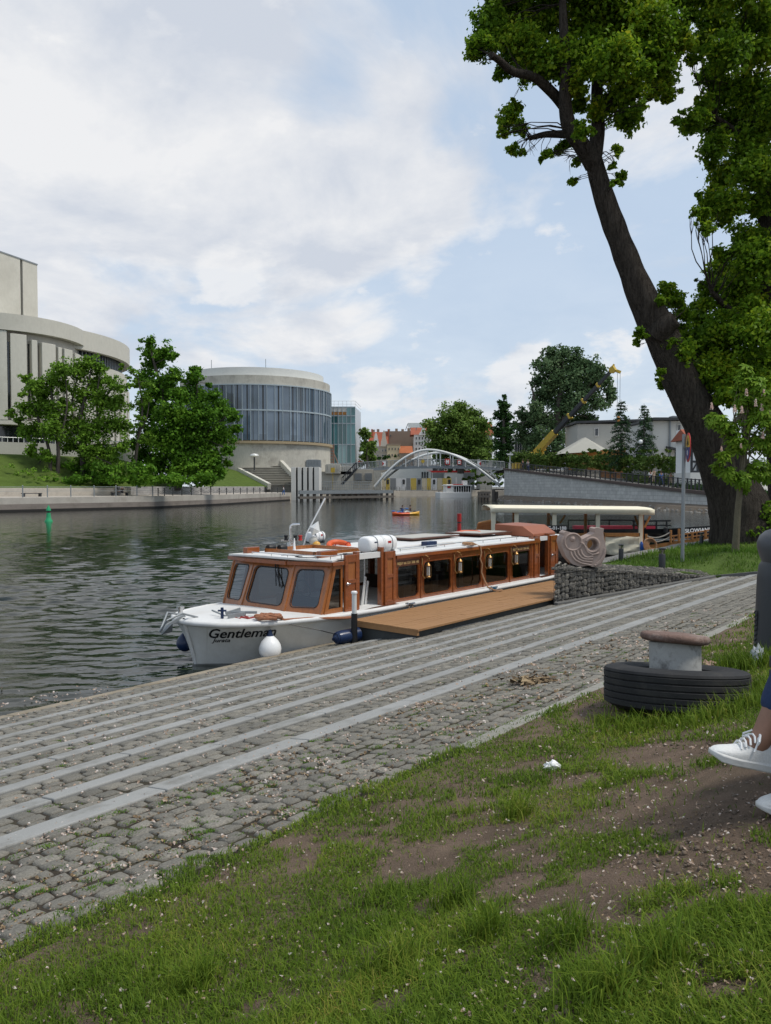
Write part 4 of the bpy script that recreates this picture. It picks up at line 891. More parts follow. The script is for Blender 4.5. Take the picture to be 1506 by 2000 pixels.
for row in DP:
    mb = MB(); mb.tube([p+Vector((0,0,1.75)) for p in row], .09, 6); mb.tube([p+Vector((0,0,.25)) for p in row], .05, 5)
    for i, p in enumerate(row):
        mb.tube([p, p+Vector((0,0,1.75))], .09, 5)
        if i < len(row)-1:
            nx_ = row[i+1]
            for k in range(1, 6): q_ = p.lerp(nx_, k/6); mb.tube([q_+Vector((0,0,.25)), q_+Vector((0,0,1.7))], .028, 4, cap=False)
            for zz in (.6,.95,1.3): mb.tube([p+Vector((0,0,zz)), nx_+Vector((0,0,zz))], .025, 4, cap=False)
    emit(mb, 'railing', 'greymetal', br)
for j, us in enumerate(((770,793,815,838,861,885,910),(800,826,852,878,905,928))):
    D = BD+5.5*j
    for u in us:
        P = min(ribs[j], key=lambda p: abs((p.x/p.y)*F+753-u)); mb = MB(); mb.tube([P, (P.x,P.y,at(u,deckv(u),D).z-.2)], .16, 6); emit(mb, 'hanger', 'palemetal', br)
for ua, va, ub, vb in ((968,949,992,916),(955,918,975,940),(957,928,975,915),(735,949,760,917)):
    mb = MB(); mb.tube([at(ua,va,BD+1), at(ub,vb,BD+1)], .2, 6); emit(mb, 'strut', 'palemetal', br)
def board(u, v, w, h, poly, mat, D=BD-.4, sub=None):
    c = at(u, v, D); s = px(D); mb = MB(); mb.prism([(x*w*s/2, y*h*s/2) for x, y in poly], lambda x, y, t: (c.x+x, c.y+t, c.z+y), -.06, .06); o = emit(mb, 'navigation_sign', mat, br)
    for pl, m, nm in (sub or []):
        mb = MB(); mb.prism([(x*w*s/2, y*h*s/2) for x, y in pl], lambda x, y, t: (c.x+x, c.y+t, c.z+y), -.12, -.07); emit(mb, nm, m, o)
SQ = [(-1,-1),(1,-1),(1,1),(-1,1)]
board(826,901,8,9,[(0,-1),(1,0),(0,1),(-1,0)], 'yellowpaint')
board(874,902,10,12,SQ,'redpaint',sub=[([(-.62,-.66),(.62,-.66),(.62,.66),(.25,.66),(0,.2),(-.25,.66),(-.62,.66)],'whitepaint','sign_field'),([(-.4,-.55),(.4,-.55),(.4,-.25),(-.4,-.25)],'darkmetal','sign_bar')])
board(897,903,8,9,SQ,'redpaint',sub=[([(-.62,-.66),(.62,-.66),(.62,.66),(-.62,.66)],'whitepaint','sign_field'),([(-.4,-.2),(.4,-.2),(.4,.1),(-.4,.1)],'darkmetal','sign_bar')])
for u, sg in ((750,1),(936,-1)):
    board(u,905.5,7,9,SQ,'whitepaint',sub=[([(-.95*sg,-.95),(.1*sg,0),(-.95*sg,.95)] if sg > 0 else [(.95,-.95),(.95,.95),(-.1,0)],'redpaint','sign_field')])
# bits seen under and beyond the bridge
pv = thing('low_pavilion', 'long low pale pavilion with a curved roof seen under the bridge arch', 'building', at(800,938,285))
a, b = at(742,950,282), at(842,950,282); zs = [at(u, v, 282).z for u, v in ((742,925),(770,915),(815,914),(842,921))]
mb = MB(); mb.prism([(a.x,0),(b.x,0),(b.x,zs[3]),(at(815,914,282).x,zs[2]),(at(770,915,282).x,zs[1]),(a.x,zs[0])], lambda x, y, t: (x, 282+t, y), 0, 14); emit(mb, 'body', 'whiteroof', pv)
for u in (825,830,835): mb = MB(); p = at(u,928,281.8); mb.box(p.x-.3,p.x+.3,p.y,p.y+.3,p.z-1.2,p.z+1.2); emit(mb, 'window', 'darkglass', pv)
rb = thing('striped_hall', 'white low hall with two red horizontal stripes beyond the footbridge', 'building', at(875,930,310)); a, b = at(822,950,308), at(918,950,308)
mb = MB(); mb.box(a.x,b.x,308,318,0,at(870,907,308).z); emit(mb, 'wall', 'whiterender', rb)
for v in (912.5,921): mb = MB(); z = at(870,v,308).z; mb.box(a.x-.1,b.x+.1,307.8,308.1,z-.35,z+.35); emit(mb, 'stripe', 'redpaint', rb)
for u in (850,862,880,895): mb = MB(); p = at(u,917,307.7); mb.box(p.x-1,p.x+1,307.8,308.2,p.z-.5,p.z+.5); emit(mb, 'window', 'darkglass', rb)
cols = [((.5,.44,.32),'cream'),((.5,.37,.08),'yellow'),((.2,.21,.22),'grey'),((.62,.62,.62),'white')]
for k, (c, nm) in enumerate(cols): M('banner_'+nm, c, .8, var=.1, scale=.5, fine=3)
bf = thing('banner_fence', 'row of cream, yellow, grey and white banner panels under the bridge', 'fence', at(810,948,272)); seq = 'cream yellow grey white white grey yellow grey cream yellow white cream yellow yellow'.split()
u = 744
for k, nm in enumerate(seq):
    w = (9.6,8.5,12,10)[k % 4]; c, e = at(u,934,272), at(u+w-.8,949,272); mb = MB(); mb.box(c.x,e.x,272,272.15,.2,c.z); o = emit(mb, 'banner', 'banner_'+nm, bf); u += w
    if k % 3 == 1:
        mb = MB(); m_ = (c.x+e.x)/2; mb.ball((m_,271.9,c.z-.9), .5, 8, 6, ry=.04); mb.box(m_-.4,m_+.4,271.85,271.98,c.z-2.1,c.z-1.3); emit(mb, 'print', 'darkmetal', o)
for i, (u, lb) in enumerate(((822,'left grey container with a white notice beyond the bridge'),(846,'middle grey container beyond the bridge behind the banners'),(905,'grey container beyond the bridge at the right of the striped hall'))):
    mb = MB(); c, e = at(u,923,295), at(u+22,932,295); mb.box(c.x,e.x,295,298,0,c.z)
    for k in range(9): mb.box(c.x+(e.x-c.x)*k/9, c.x+(e.x-c.x)*k/9+.2, 294.85, 295, .2, c.z-.1)
    tag(emit(mb, 'shipping_container', 'greymetal'), lb, 'container')
V, Fc = leaf_cloud(pxblobs([(u,903+7*math.sin(u*.5),13) for u in range(862,1010,9)]+[(u,922,12) for u in range(850,1010,9)], 345, 6, 22, 53), 1.3, 25, seed=54)
tag(np_mesh('distant_trees', V, Fc, 'olive'), 'distant green treeline seen under and behind the right half of the footbridge', 'trees', kind='stuff')
V, Fc = leaf_cloud(pxblobs([(u,935+3*math.sin(u),7) for u in range(905,985,6)]+[(u,943,5) for u in range(910,985,6)]+[(876,922,6),(878,930,6)], 285, 4, 26, 51), .9, 25, seed=52)
tag(np_mesh('shrubbery', V, Fc, 'hedgeleaf'), 'green shrubs on the bank beyond the right end of the bridge', 'shrubs', kind='stuff')
# ------------------------------------------------------------------ old town houses
def windows(root, us, vs, D, w, h, mat='darkglass', frame='whiterender', face=-.12):
    s = px(D)
    for v in vs:
        for u in us:
            c = at(u, v, D); mb = MB(); o_ = rrect(-w*s/2,w*s/2,-h*s/2,h*s/2,.01,1); ou = [(x*1.35, y*1.18) for x, y in o_]
            mb.ring(ou, o_, lambda x, y, t: (c.x+x, c.y+t, c.z+y), face-.06, face+.1); f = emit(mb, 'window', frame, root)
            mb = MB(); mb.box(c.x-w*s/2,c.x+w*s/2,c.y+face,c.y+face+.08,c.z-h*s/2,c.z+h*s/2); emit(mb, 'pane', mat, f)
def gable(root, u0, u1, v, vtop, D, mat, name='gable'):
    a, b = at(u0,v,D), at(u1,v,D); z = at((u0+u1)/2,vtop,D).z; m = (a.x+b.x)/2; w = b.x-a.x
    mb = MB(); mb.prism([(a.x,a.z),(b.x,a.z),(b.x-w*.08,a.z+(z-a.z)*.3),(b.x-w*.22,a.z+(z-a.z)*.45),(b.x-w*.28,a.z+(z-a.z)*.8),(m+w*.08,z),(m-w*.08,z),(a.x+w*.28,a.z+(z-a.z)*.8),(a.x+w*.22,a.z+(z-a.z)*.45),(a.x+w*.08,a.z+(z-a.z)*.3)], lambda x, y, t: (x, D+t, y), -.4, .4); emit(mb, name, mat, root)
def block(root, u0, u1, vt, D, dep, mat, name='wall', z0=0.0):
    a, b = at(u0,vt,D), at(u1,vt,D); mb = MB(); mb.box(a.x,b.x,D,D+dep,z0,a.z); return emit(mb, name, mat, root)
def pitched(root, u0, u1, ve, vr, D, dep, mat='rooftile', name='roof', hip=0.0):
    a, b = at(u0,ve,D), at(u1,ve,D); zr = at(u0,vr,D).z; h = (b.x-a.x)*hip
    mb = MB(); mb.add([(a.x-.2,D-.3,a.z),(b.x+.2,D-.3,a.z),(b.x+.2,D+dep,a.z),(a.x-.2,D+dep,a.z),(a.x+h,D+dep/2,zr),(b.x-h,D+dep/2,zr)], [(0,1,5,4),(2,3,4,5),(0,4,3),(1,2,5),(3,2,1,0)]); return emit(mb, name, mat, root)
h1 = thing('town_house', 'grey stone town house with two ornate gables and a steep red roof, farthest left', 'house', at(740,905,350)); block(h1,722,757,872,350,12,M('stonehouse',(.48,.43,.36),.9,var=.2,scale=.3),'wall'); pitched(h1,720,758,872,842,351,12)
gable(h1,728,741,872,846,349.5,'whiterender'); gable(h1,743,757,872,841,349.5,'stonehouse'); windows(h1,(731,738,747,753),(860,866.5,880,890),349.4,2.2,4.4)
for u in (725,757): block(h1,u,u+3,838,355,2,'rooftile','chimney',20)
h2 = thing('cream_house', 'small cream house with two rows of dark windows and a flat cornice', 'house', at(769,905,340)); block(h2,756,782,868,340,10,'creamwall'); block(h2,755,783,866.5,339.6,10.6,'brownwall','cornice',at(760,869,340).z); windows(h2,(760,766,772,778),(877,889),340,2.2,4.6,frame='creamwall')
h3 = thing('red_roof_house', 'low house with bright orange tiled roof between cream house and blank brown gable', 'house', at(790,905,337)); block(h3,782,806,884,337,10,'brownwall'); pitched(h3,781,806,885,870,337,10,M('orangetile',(.36,.11,.04),.85,var=.25,scale=.5,fine=5))
h4 = thing('gable_wall_house', 'tall house with a huge blank brown fire wall and a row of chimneys', 'house', at(783,905,365)); block(h4,752,809,842,365,14,'brownwall')
for u, v in ((757,838),(772,837),(784,838),(796,836),(727,839),(736,838)): block(h4,u,u+5,v,366,3,'brownwall','chimney',18)
windows(h4,(763,),(851,),365,2,4,frame='brownwall')
h5 = thing('white_house', 'white ornate corner house with a red mansard roof and round topped gable', 'house', at(822,905,347)); block(h5,809,842,848,347,14,'whiterender'); pitched(h5,803,846,849,832,347,14); gable(h5,818,836,850,835,346.5,'whiterender'); windows(h5,(813,819,825,831,837),(856,866,877),347,2.2,5); windows(h5,(827,),(845,),346.1,3,4)
block(h5,826,846,826,357,8,'rooftile','roof',20); 
bb = thing('roof_billboard', 'pale billboard frame standing on the roofs behind the blank brown wall', 'billboard', at(811,835,305)); mb = MB(); c, e = at(797,826,305), at(826,835,305); mb.box(c.x,e.x,305,305.3,e.z,c.z); emit(mb, 'board', 'palemetal', bb); mb = MB()
for u in (792,800,812,824): mb.tube([at(u,840,305.6), at(min(u+5,826),827,305.6)], .15, 5)
emit(mb, 'struts', 'greymetal', bb)
h6 = thing('pale_block', 'pale office block with tall narrow window strips between the poplar and the big tree', 'building', at(1020,900,250)); block(h6,1004,1048,848,250,12,'whiterender')
for i in range(9): mb = MB(); c = at(1008+i*4.6,855,249.8); mb.box(c.x-.28,c.x+.28,249.85,250.1,1,c.z); emit(mb, 'window_strip', 'darkglass', h6)
h7 = thing('tiled_house', 'house with an orange tiled roof half hidden behind the round tree', 'house', at(950,905,300)); block(h7,938,962,850,300,12,'greyrender'); pitched(h7,936,964,850,822,300,12)
# ------------------------------------------------------------------ right bank
bricky('blockwall', (0.47,0.47,0.45), (0.56,0.56,0.53), (0.33,0.33,0.31), 1.5, 0.62, 0.03, var=0.18)
M('coping', (0.10,0.075,0.065), 0.85, var=0.2, scale=1, fine=8)
M('rockledge', (0.15,0.12,0.09), 0.95, var=0.35, scale=0.7, fine=6, bump=0.8, bdist=0.1)
WD = [(985,917,968,192),(1040,923.5,971,176),(1100,931,973,158),(1180,941,977,138),(1270,952,981.5,119),(1340,960.5,985.5,108),(1405,967,989.5,100),(1480,976,994,92)]
top = [at(u, v, D) for u, v, _, D in WD]; bot = [Vector((p.x, p.y, at(u, b, D).z)) for p, (u, _, b, D) in zip(top, WD)]
U = [0.0]
for i in range(1, len(top)): U.append(U[-1]+(Vector((top[i].x,top[i].y))-Vector((top[i-1].x,top[i-1].y))).length)
mb = MB(); back = Vector((.75,.66,0)); rows = [[bot[i]+Vector((0,0,-1.5)), top[i], top[i]+back*.8] for i in range(len(top))]; mb.grid(rows)
dl = (top[0]-top[1]).normalized(); e0 = top[0]; mb.add([rows[0][0], rows[0][1], Vector((e0.x+7,e0.y+6,e0.z)), Vector((e0.x+7,e0.y+6,-3))], [(0,1,2,3)])
uvx = {}
def wuv(v, n):
    j = min(range(len(top)), key=lambda k: (top[k].x-v[0])**2+(top[k].y-v[1])**2); return (U[j]+((v[0]-top[j].x)*.3), v[2])
rw = thing('retaining_wall', 'grey block retaining wall rising to the left under a dark coping along the riverside ramp', 'wall', (top[2].x,top[2].y,-1))
emit(mb, 'wall', 'blockwall', rw, uvfn=wuv)
mb = MB()
for i in range(len(top)-1): mb.beam(top[i]+Vector((0,0,.12)), top[i+1]+Vector((0,0,.12)), .7, .45)
emit(mb, 'coping', 'coping', rw)
for u, v in ((1090,933),(1124,937),(1160,941),(1183,946),(1219,951),(1257,952),(1298,958),(1343,962),(1391,967)):
    pass
mb = MB(); rows = [[bot[i]+Vector((-.05,-.05,.12)), bot[i]+Vector((-1.6,-2.2,-.15)), bot[i]+Vector((-2.2,-3.2,-.9)), bot[i]+Vector((-3.4,-5,-2.6))] for i in range(len(top))]
mb.grid(rows); tag(emit(mb, 'rock_ledge', 'rockledge'), kind='structure')
V = []; Fq = []; rr = random.Random(4)
for i in range(len(top)-1):
    for k in range(150):
        t = rr.random(); s = rr.random()**.8; p = bot[i].lerp(bot[i+1], t)+Vector((-1.7,-2.4,-.45))*(.8+s*1.0)+Vector((0,0,-.9*s)); r_ = rr.uniform(.12,.42)
        o = len(V); a = [rr.uniform(.6,1.2) for _ in range(8)]
        for j, (x, y, z) in enumerate(((-1,-1,-.6),(1,-1,-.6),(1,1,-.6),(-1,1,-.6),(-.7,-.7,.6),(.7,-.7,.6),(.7,.7,.6),(-.7,.7,.6))): V.append((p.x+x*r_*a[j], p.y+y*r_*a[j-1], p.z+z*r_*a[j]))
        Fq += [tuple(o+q for q in f) for f in ((0,3,2,1),(4,5,6,7),(0,1,5,4),(1,2,6,5),(2,3,7,6),(3,0,4,7))]
tag(np_mesh('rubble', V, Fq, 'rubble'), 'loose stones at the waterline below the long grey retaining wall', 'stones', kind='stuff')
# walkway and ground behind
rows = []
for i in range(len(top)):
    p = top[i]; rows.append([p+back*.6+Vector((0,0,.06)), p+back*8+Vector((0,0,.1)), p+back*60+Vector((0,0,.4)), p+back*700+Vector((0,0,.4))])
e = rows[0]; rows = [[x+Vector((-2,60,.2)) if j else x+Vector((0,7,0)) for j, x in enumerate(e)]]+rows
mb = MB(); mb.grid(rows); tag(emit(mb, 'ramp_path', M('rampath', (.36,.345,.31), .9, var=.12, scale=.5, fine=5), smooth=True), kind='structure')
rf = thing('ramp_railing', 'dark post and rail fence running down the riverside ramp above the grey wall', 'fence', top[3]); 
P = []
for i in range(len(top)-1):
    m = 9 if i < 3 else 8
    for k in range(m): P.append(top[i].lerp(top[i+1], k/m)+back*.35+Vector((0,0,.3)))
for p in P: mb = MB(); mb.box(p.x-.09,p.x+.09,p.y-.09,p.y+.09,p.z-.1,p.z+1.6); emit(mb, 'post', 'darkmetal', rf)
mb = MB(); mb.tube([p+Vector((0,0,1.5)) for p in P], .07, 5)
for z in (.35,.65,.95,1.2): mb.tube([p+Vector((0,0,z)) for p in P], .022, 4)
emit(mb, 'rail', 'darkmetal', rf)
def wallD(u):
    for (u0, _, _, d0), (u1, _, _, d1) in zip(WD[:-1], WD[1:]):
        if u <= u1: return d0+(d1-d0)*(u-u0)/(u1-u0)
    return WD[-1][3]
P2 = [p+back*8 for p in P if p.y > 118]
gf = thing('garden_fence', 'tall dark mesh fence on the land side of the ramp below the clipped conifers', 'fence', P2[len(P2)//2])
for p in P2[::3]: mb = MB(); mb.box(p.x-.06,p.x+.06,p.y-.06,p.y+.06,p.z-.4,p.z+3.0); emit(mb, 'post', 'darkmetal', gf)
mb = MB()
for a, b in zip(P2[:-1], P2[1:]):
    for k in range(10): q = a.lerp(b, k/10); mb.box(q.x-.02,q.x+.02,q.y-.02,q.y+.02,q.z-.3,q.z+2.9)
for z in (0,.9,1.9,2.9): mb.tube([p+Vector((0,0,z)) for p in P2], .04, 4)
emit(mb, 'mesh', 'darkmetal', gf)
# hedges
hb_ = []
for u, v, r_ in [(u, 893+(u-1000)*.028+2*math.sin(u*.9), 11) for u in range(1002,1325,7)]+[(u, 905+(u-1000)*.03, 10) for u in range(1002,1325,9)]+[(u, 882+3*math.sin(u*2.3), 6) for u in range(1140,1320,10)]:
    d_ = wallD(u)+13+random.uniform(-1, 1); hb_.append((at(u, v, d_), r_*px(d_), int(150*(r_*px(d_))**2)))
V, Fc = leaf_cloud(hb_, .45, 25, .3, seed=62)
tag(np_mesh('conifer_hedge', V, Fc, 'hedgeleaf'), 'ragged row of green conifers behind the mesh fence, below the tent', 'hedge')
V, Fc = leaf_cloud([(p+back*7.5+Vector((0,0,.9)), 1.1, 260) for p in [top[3].lerp(top[5], t) for t in lin(0,1,24)]], .3, 25, .3, seed=63)
tag(np_mesh('clipped_hedge', V, Fc, 'hedgeleaf'), 'low clipped flowering hedge behind the walkers on the ramp', 'hedge')
V, Fc = leaf_cloud([(p+back*3.6+Vector((0,0,.6)), .85, 300) for p in [top[5].lerp(top[7], t) for t in lin(-.35,1,22)]], .2, 25, .3, seed=64)
tag(np_mesh('dark_hedge', V, Fc, 'darkleaf'), 'dark box hedge at the foot of the half timbered house', 'hedge')
# restaurant, grey houses, half timbered house
gh = thing('grey_house', 'pale grey flat roofed house behind the spruces, seen in two stepped wings', 'house', at(1230,905,150))
block(gh,1128,1278,828,180,12,'greyrender'); a = at(1125,826,179); b = at(1280,822,179); mb = MB(); mb.beam((a.x,186,a.z+.2),(b.x,186,b.z+.3), 13.5, .5); emit(mb, 'roof', 'darkmetal', gh)
block(gh,1275,1405,822,142,16,'whiterender','wing',-2); a = at(1273,820,141.5); b = at(1410,818,141.5); mb = MB(); mb.beam((a.x,149,a.z+.15),(b.x,149,a.z+.15), 17, .45); emit(mb, 'roof', 'darkmetal', gh)
block(gh,1308,1311,820,141.6,.3,'greymetal','downpipe',0)
windows(gh,(1165,),(844,),179.9,6,14); windows(gh,(1326,),(838,868),141.9,5,16); block(gh,1314,1326,812,146,2,'greymetal','chimney',11)
mb = MB(); c, e = at(1310,876,139.5), at(1340,884,139.5); mb.add([(c.x,139.5,c.z),(e.x,139.5,e.z),(e.x,142,e.z+.2),(c.x,142,c.z+.2),(c.x,139.5,c.z+.35),(e.x,139.5,e.z+.35),(e.x,142,e.z+.55),(c.x,142,c.z+.55)], [(0,1,2,3),(4,5,6,7),(0,1,5,4),(1,2,6,5),(2,3,7,6),(3,0,4,7)]); emit(mb, 'porch_roof', 'darkmetal', gh)
mb = MB(); c = at(1326,892,141.8); mb.box(c.x-.7,c.x+.7,141.8,142.1,0,c.z+.9); emit(mb, 'door', 'darkglass', gh)
tt = thing('restaurant_tent', 'large pale canvas marquee with a ridged roof beside the yellow crane', 'tent', at(1140,890,168)); 
a, m, b = at(1097,886,168), at(1153,852,169), at(1195,874,168); fr_ = at(1182,884,165)
mb = MB(); z0 = a.z; mb.add([(a.x,168,a.z),(m.x,173,m.z),(b.x,173,b.z),(fr_.x,166,fr_.z+.4),(a.x,178,a.z),(b.x,180,b.z),(m.x,176,m.z)], [(0,3,1),(3,2,1),(0,1,6,4),(1,2,5,6)]); emit(mb, 'roof', M('canvas', (.36,.35,.30), .85, var=.08, scale=.5, fine=3), tt, recalc=True)
mb = MB(); mb.box(at(1112,884,169).x, at(1180,884,169).x, 169, 170, 5, at(1140,881,169).z); emit(mb, 'wall', 'orangewood', tt)
mb = MB(); a, b = at(1175,879,160), at(1230,886,160); mb.box(a.x,b.x,160,161,3,a.z); tag(emit(mb, 'timber_parapet', 'orangewood'), 'orange timber wall right of the marquee behind the spruces', 'wall')
hb = thing('half_timbered_house', 'white half timbered house with black beams glimpsed left of the leaning trunk', 'house', at(1370,930,112)); s = px(112)
a, b = at(1351,862,112), at(1412,862,112); zb = at(1351,923,112).z; mb = MB(); mb.box(a.x,b.x,112,118,zb,a.z+2); emit(mb, 'wall', 'whitepaint', hb); mb = MB(); mb.box(a.x-.25,b.x,111.7,118,at(1351,940,112).z-.5,zb); emit(mb, 'plinth', 'whiterender', hb)
mb = MB(); zt = a.z+2
for i in range(6): x = a.x+(b.x-a.x)*i/5; mb.box(x-.16,x+.16,111.86,112,zb,zt)
for z in (zb+.15,zb+1.6,zb+3.1): mb.box(a.x,b.x,111.84,112,z-.14,z+.14)
for i in range(5): x = a.x+(b.x-a.x)*i/5; w = (b.x-a.x)/5; mb.beam((x+.1,111.9,zb+.2),(x+w-.1,111.9,zb+1.5),.2,.1,up=(0,1,0))
emit(mb, 'beams', 'darkmetal', hb); pitched(hb,1347,1416,858,835,111.5,7)
# mobile crane
cr = thing('mobile_crane', 'yellow and black telescopic crane boom raised against the trees, hook cables hanging', 'crane', at(1052,898,196))
A, B = at(1047,885,196), at(1196,722,176); d = B-A
for i, (t0, t1, w, m) in enumerate(((0,.27,1.6,'yellowpaint'),(.27,.47,1.1,'darkmetal'),(.47,.65,.95,'darkmetal'),(.65,.83,.8,'darkmetal'),(.83,.985,.7,'darkmetal'))):
    mb = MB(); mb.beam(A+d*t0, A+d*t1, w*.8, w); emit(mb, 'boom_section', m, cr, bevel=.05)
    if i: mb = MB(); mb.beam(A+d*(t1-.008), A+d*(t1+.008), w*1.0, w*1.3); emit(mb, 'collar', 'yellowpaint', cr)
mb = MB(); mb.beam(B-d*.015, B+d*.02+Vector((.2,0,0)), 1.0, 1.3); mb.beam(B+Vector((0,0,.1)), B+Vector((1.9,0,-.6)), .5, .6); mb.beam(B+Vector((-.2,0,.3)), B+Vector((.4,0,1.2)), .4, .4); emit(mb, 'boom_head', 'yellowpaint', cr)
for off in (1.2,1.8): mb = MB(); p = B+Vector((off,0,-.5)); mb.tube([p, (p.x,p.y,at(1200,815,176).z)], .05, 4); emit(mb, 'cable', 'greymetal', cr)
mb = MB(); p = B+Vector((1.5,0,0)); mb.ball((p.x,p.y,at(1200,818,176).z), .45, 8, 6, rz=.7); emit(mb, 'hook_block', 'orangewood', cr)
mb = MB(); mb.box(A.x-1.6,A.x+1.8,194.5,197.5,A.z-2.6,A.z+.2); mb.beam(A+Vector((-.8,0,-.6)), A+Vector((2.2,0,1.3)), 1.8, 1.2); emit(mb, 'turret', 'yellowpaint', cr, bevel=.1)
mb = MB(); mb.box(A.x-6,A.x+5,194.4,197.2,A.z-4,A.z-2.5); emit(mb, 'carrier', 'yellowpaint', cr, bevel=.1)
# lamp and camera post at the bridge end
cp = thing('camera_post', 'thin pale post with a boxy camera head at the right end of the footbridge', 'post', at(996,915,188)); mb = MB(); p = at(996,918,188); mb.tube([(p.x,p.y,4.5),(p.x,p.y,at(996,888,188).z)], .1, 6); emit(mb, 'pole', 'palemetal', cp); mb = MB(); z = at(996,888,188).z; mb.box(p.x-.7,p.x+.7,p.y-.25,p.y+.25,z-.1,z+.25); emit(mb, 'head', 'palemetal', cp)
for u, v, D, lb in ((1251,863,140,'white globe lamp on a thin post in front of the spruces'),(497,893,205,'slim lamp post on the concrete steps'),):
    p = at(u, 910 if u > 1000 else 935, D); zt = at(u, v, D).z; lp = thing('street_lamp', lb, 'street lamp', p); mb = MB(); mb.tube([p, (p.x,p.y,zt)], .1 if u > 1000 else .2, 6); emit(mb, 'pole', 'darkmetal', lp); mb = MB()
    (mb.ball((p.x,p.y,zt), .42, 10, 8) if u > 1000 else mb.lathe([(.2,0),(1.2,.4),(1.0,.8),(.2,1.0)], 10, (p.x,p.y,zt))); emit(mb, 'lamp_head', 'whitepaint' if u > 1000 else 'palemetal', lp, smooth=True)
# timber dolphins at the bridge foot
dn = thing('mooring_dolphin', 'dark cluster of timber mooring piles in the water left of the grey wall', 'mooring piles', onz(945,978,WZ)); 
for u in (936,942,948,954):
    mb = MB(); p = onz(u,978,WZ); mb.tube([(p.x,p.y,-2.6),(p.x,p.y,at(u,961,p.y).z)], .35, 8); emit(mb, 'pile', 'dockwood', dn)
for v in (962,969.5): mb = MB(); a, b = at(933,v,181), at(958,v,181); mb.beam(a, b, .6, .5); emit(mb, 'crossbeam', 'dockwood', dn)
dn2 = thing('mooring_dolphin', 'single thick timber pile standing tight against the corner of the grey wall', 'mooring piles', onz(965,976,WZ)); mb = MB(); p = onz(964,976,WZ); mb.tube([(p.x,p.y,-2.6),(p.x,p.y,at(964,956,p.y).z)], .45, 8); emit(mb, 'pile', 'dockwood', dn2); mb = MB(); mb.tube([(p.x+.9,p.y+.6,-2.6),(p.x+.9,p.y+.6,at(964,960,p.y).z)], .4, 8); emit(mb, 'pile', 'dockwood', dn2)
# white trip boat beyond the bridge
wb = thing('white_trip_boat', 'small white trip boat with dark windows leaving under the footbridge', 'boat', onz(884,972,WZ)); D0 = onz(884,972,WZ).y; s = px(D0)
def wf(x, y, z): c = onz(884,972,WZ); return (c.x+x*.96+y*.28, c.y+x*.28*1.0-y*.9+0*z, WZ+z)
mb = MB(); L_ = 37*s; mb.prism([(-L_,0.5),(-L_*.8,-1.6),(L_*.9,-1.6),(L_,-1.2),(L_,1.2),(L_*.9,1.6),(-L_*.8,1.6)], lambda x, y, t: wf(x, y, t), -.3, 1.7); emit(mb, 'hull', 'whitepaint', wb, bevel=.1)
mb = MB(); mb.box(-L_*.45,-L_*.05,-1.4,1.4,1.7,4.0,wf); emit(mb, 'wheelhouse', 'whitepaint', wb, bevel=.1)
mb = MB(); mb.box(-L_*.04,L_*.95,-1.3,1.3,1.7,3.5,wf); emit(mb, 'saloon', 'darkglass', wb)
mb = MB(); mb.box(-L_*.5,L_*1.0,-1.55,1.55,3.55,3.85,wf); mb.box(L_*.55,L_*.8,-.6,.6,3.9,5.2,wf); emit(mb, 'roof', 'whitepaint', wb)
mb = MB()
for i in range(8): x = -L_*.02+L_*.95*i/7; mb.box(x-.08,x+.08,1.28,1.42,1.7,3.5,wf)
emit(mb, 'window_posts', 'whitepaint', wb); mb = MB(); mb.box(-L_*.38,-L_*.2,1.36,1.46,2.9,3.7,wf); mb.box(-L_*.1,L_*.5,-1.0,1.0,3.86,4.1,wf); emit(mb, 'red_trim', 'redpaint', wb)
mb = MB(); mb.tube([wf(L_*.2,0,3.8), wf(L_*.2,0,6.2)], .08, 5); emit(mb, 'mast', 'whitepaint', wb)
# ------------------------------------------------------------------ boats at the quay
M('varnish', (0.235,0.066,0.018), 0.2, var=0.45, scale=5, fine=60, bump=0.08, bdist=0.003, stretch=(0.5,3,3), coat=0.8)
M('varnish_front', (0.30,0.105,0.03), 0.25, var=0.4, scale=5, fine=50, bump=0.08, bdist=0.003, stretch=(3,3,0.5), coat=0.4)
M('darkwood', (0.085,0.032,0.016), 0.4, var=0.3, scale=5, fine=40, bump=0.05)
M('hullwhite', (0.60,0.60,0.57), 0.4, var=0.06, scale=1.5, fine=15, bump=0.04, dirt=(0.42,0.40,0.34), dscale=0.8, damt=0.45)
M('deckwhite', (0.66,0.66,0.645), 0.5, var=0.06, scale=2, fine=25, bump=0.06, dirt=(0.55,0.53,0.48), dscale=1.5, damt=0.5)
M('black', (0.012,0.012,0.013), 0.45, var=0.2, bump=0.05)
M('rubber', (0.022,0.022,0.023), 0.75, var=0.35, scale=5, fine=60, bump=0.25, bdist=0.004, spec=0.3, dirt=(0.075,0.068,0.058), dscale=3.0, damt=0.45)
M('chrome', (0.6,0.6,0.6), 0.2, metal=1.0, var=0.05, bump=0)
M('brass', (0.34,0.20,0.08), 0.42, metal=1.0, var=0.15, bump=0.02)
M('rope', (0.38,0.22,0.12), 0.9, var=0.3, scale=20, fine=90, bump=0.6, bdist=0.01)
M('redrope2', (0.30,0.13,0.07), 0.9, var=0.3, scale=20, fine=90, bump=0.6, bdist=0.01)
M('greyrope', (0.34,0.32,0.28), 0.9, var=0.3, scale=20, fine=90, bump=0.6, bdist=0.01)
M('vinylwhite', (0.78,0.78,0.77), 0.35, var=0.05, scale=3, fine=20, bump=0.03)
M('vinylblue', (0.01,0.024,0.07), 0.3, var=0.2, scale=3, fine=20, bump=0.03)
M('orange', (0.62,0.10,0.025), 0.5, var=0.15, scale=6, fine=30, bump=0.05)
M('interior', (0.05,0.03,0.02), 0.7, var=0.3, scale=3)
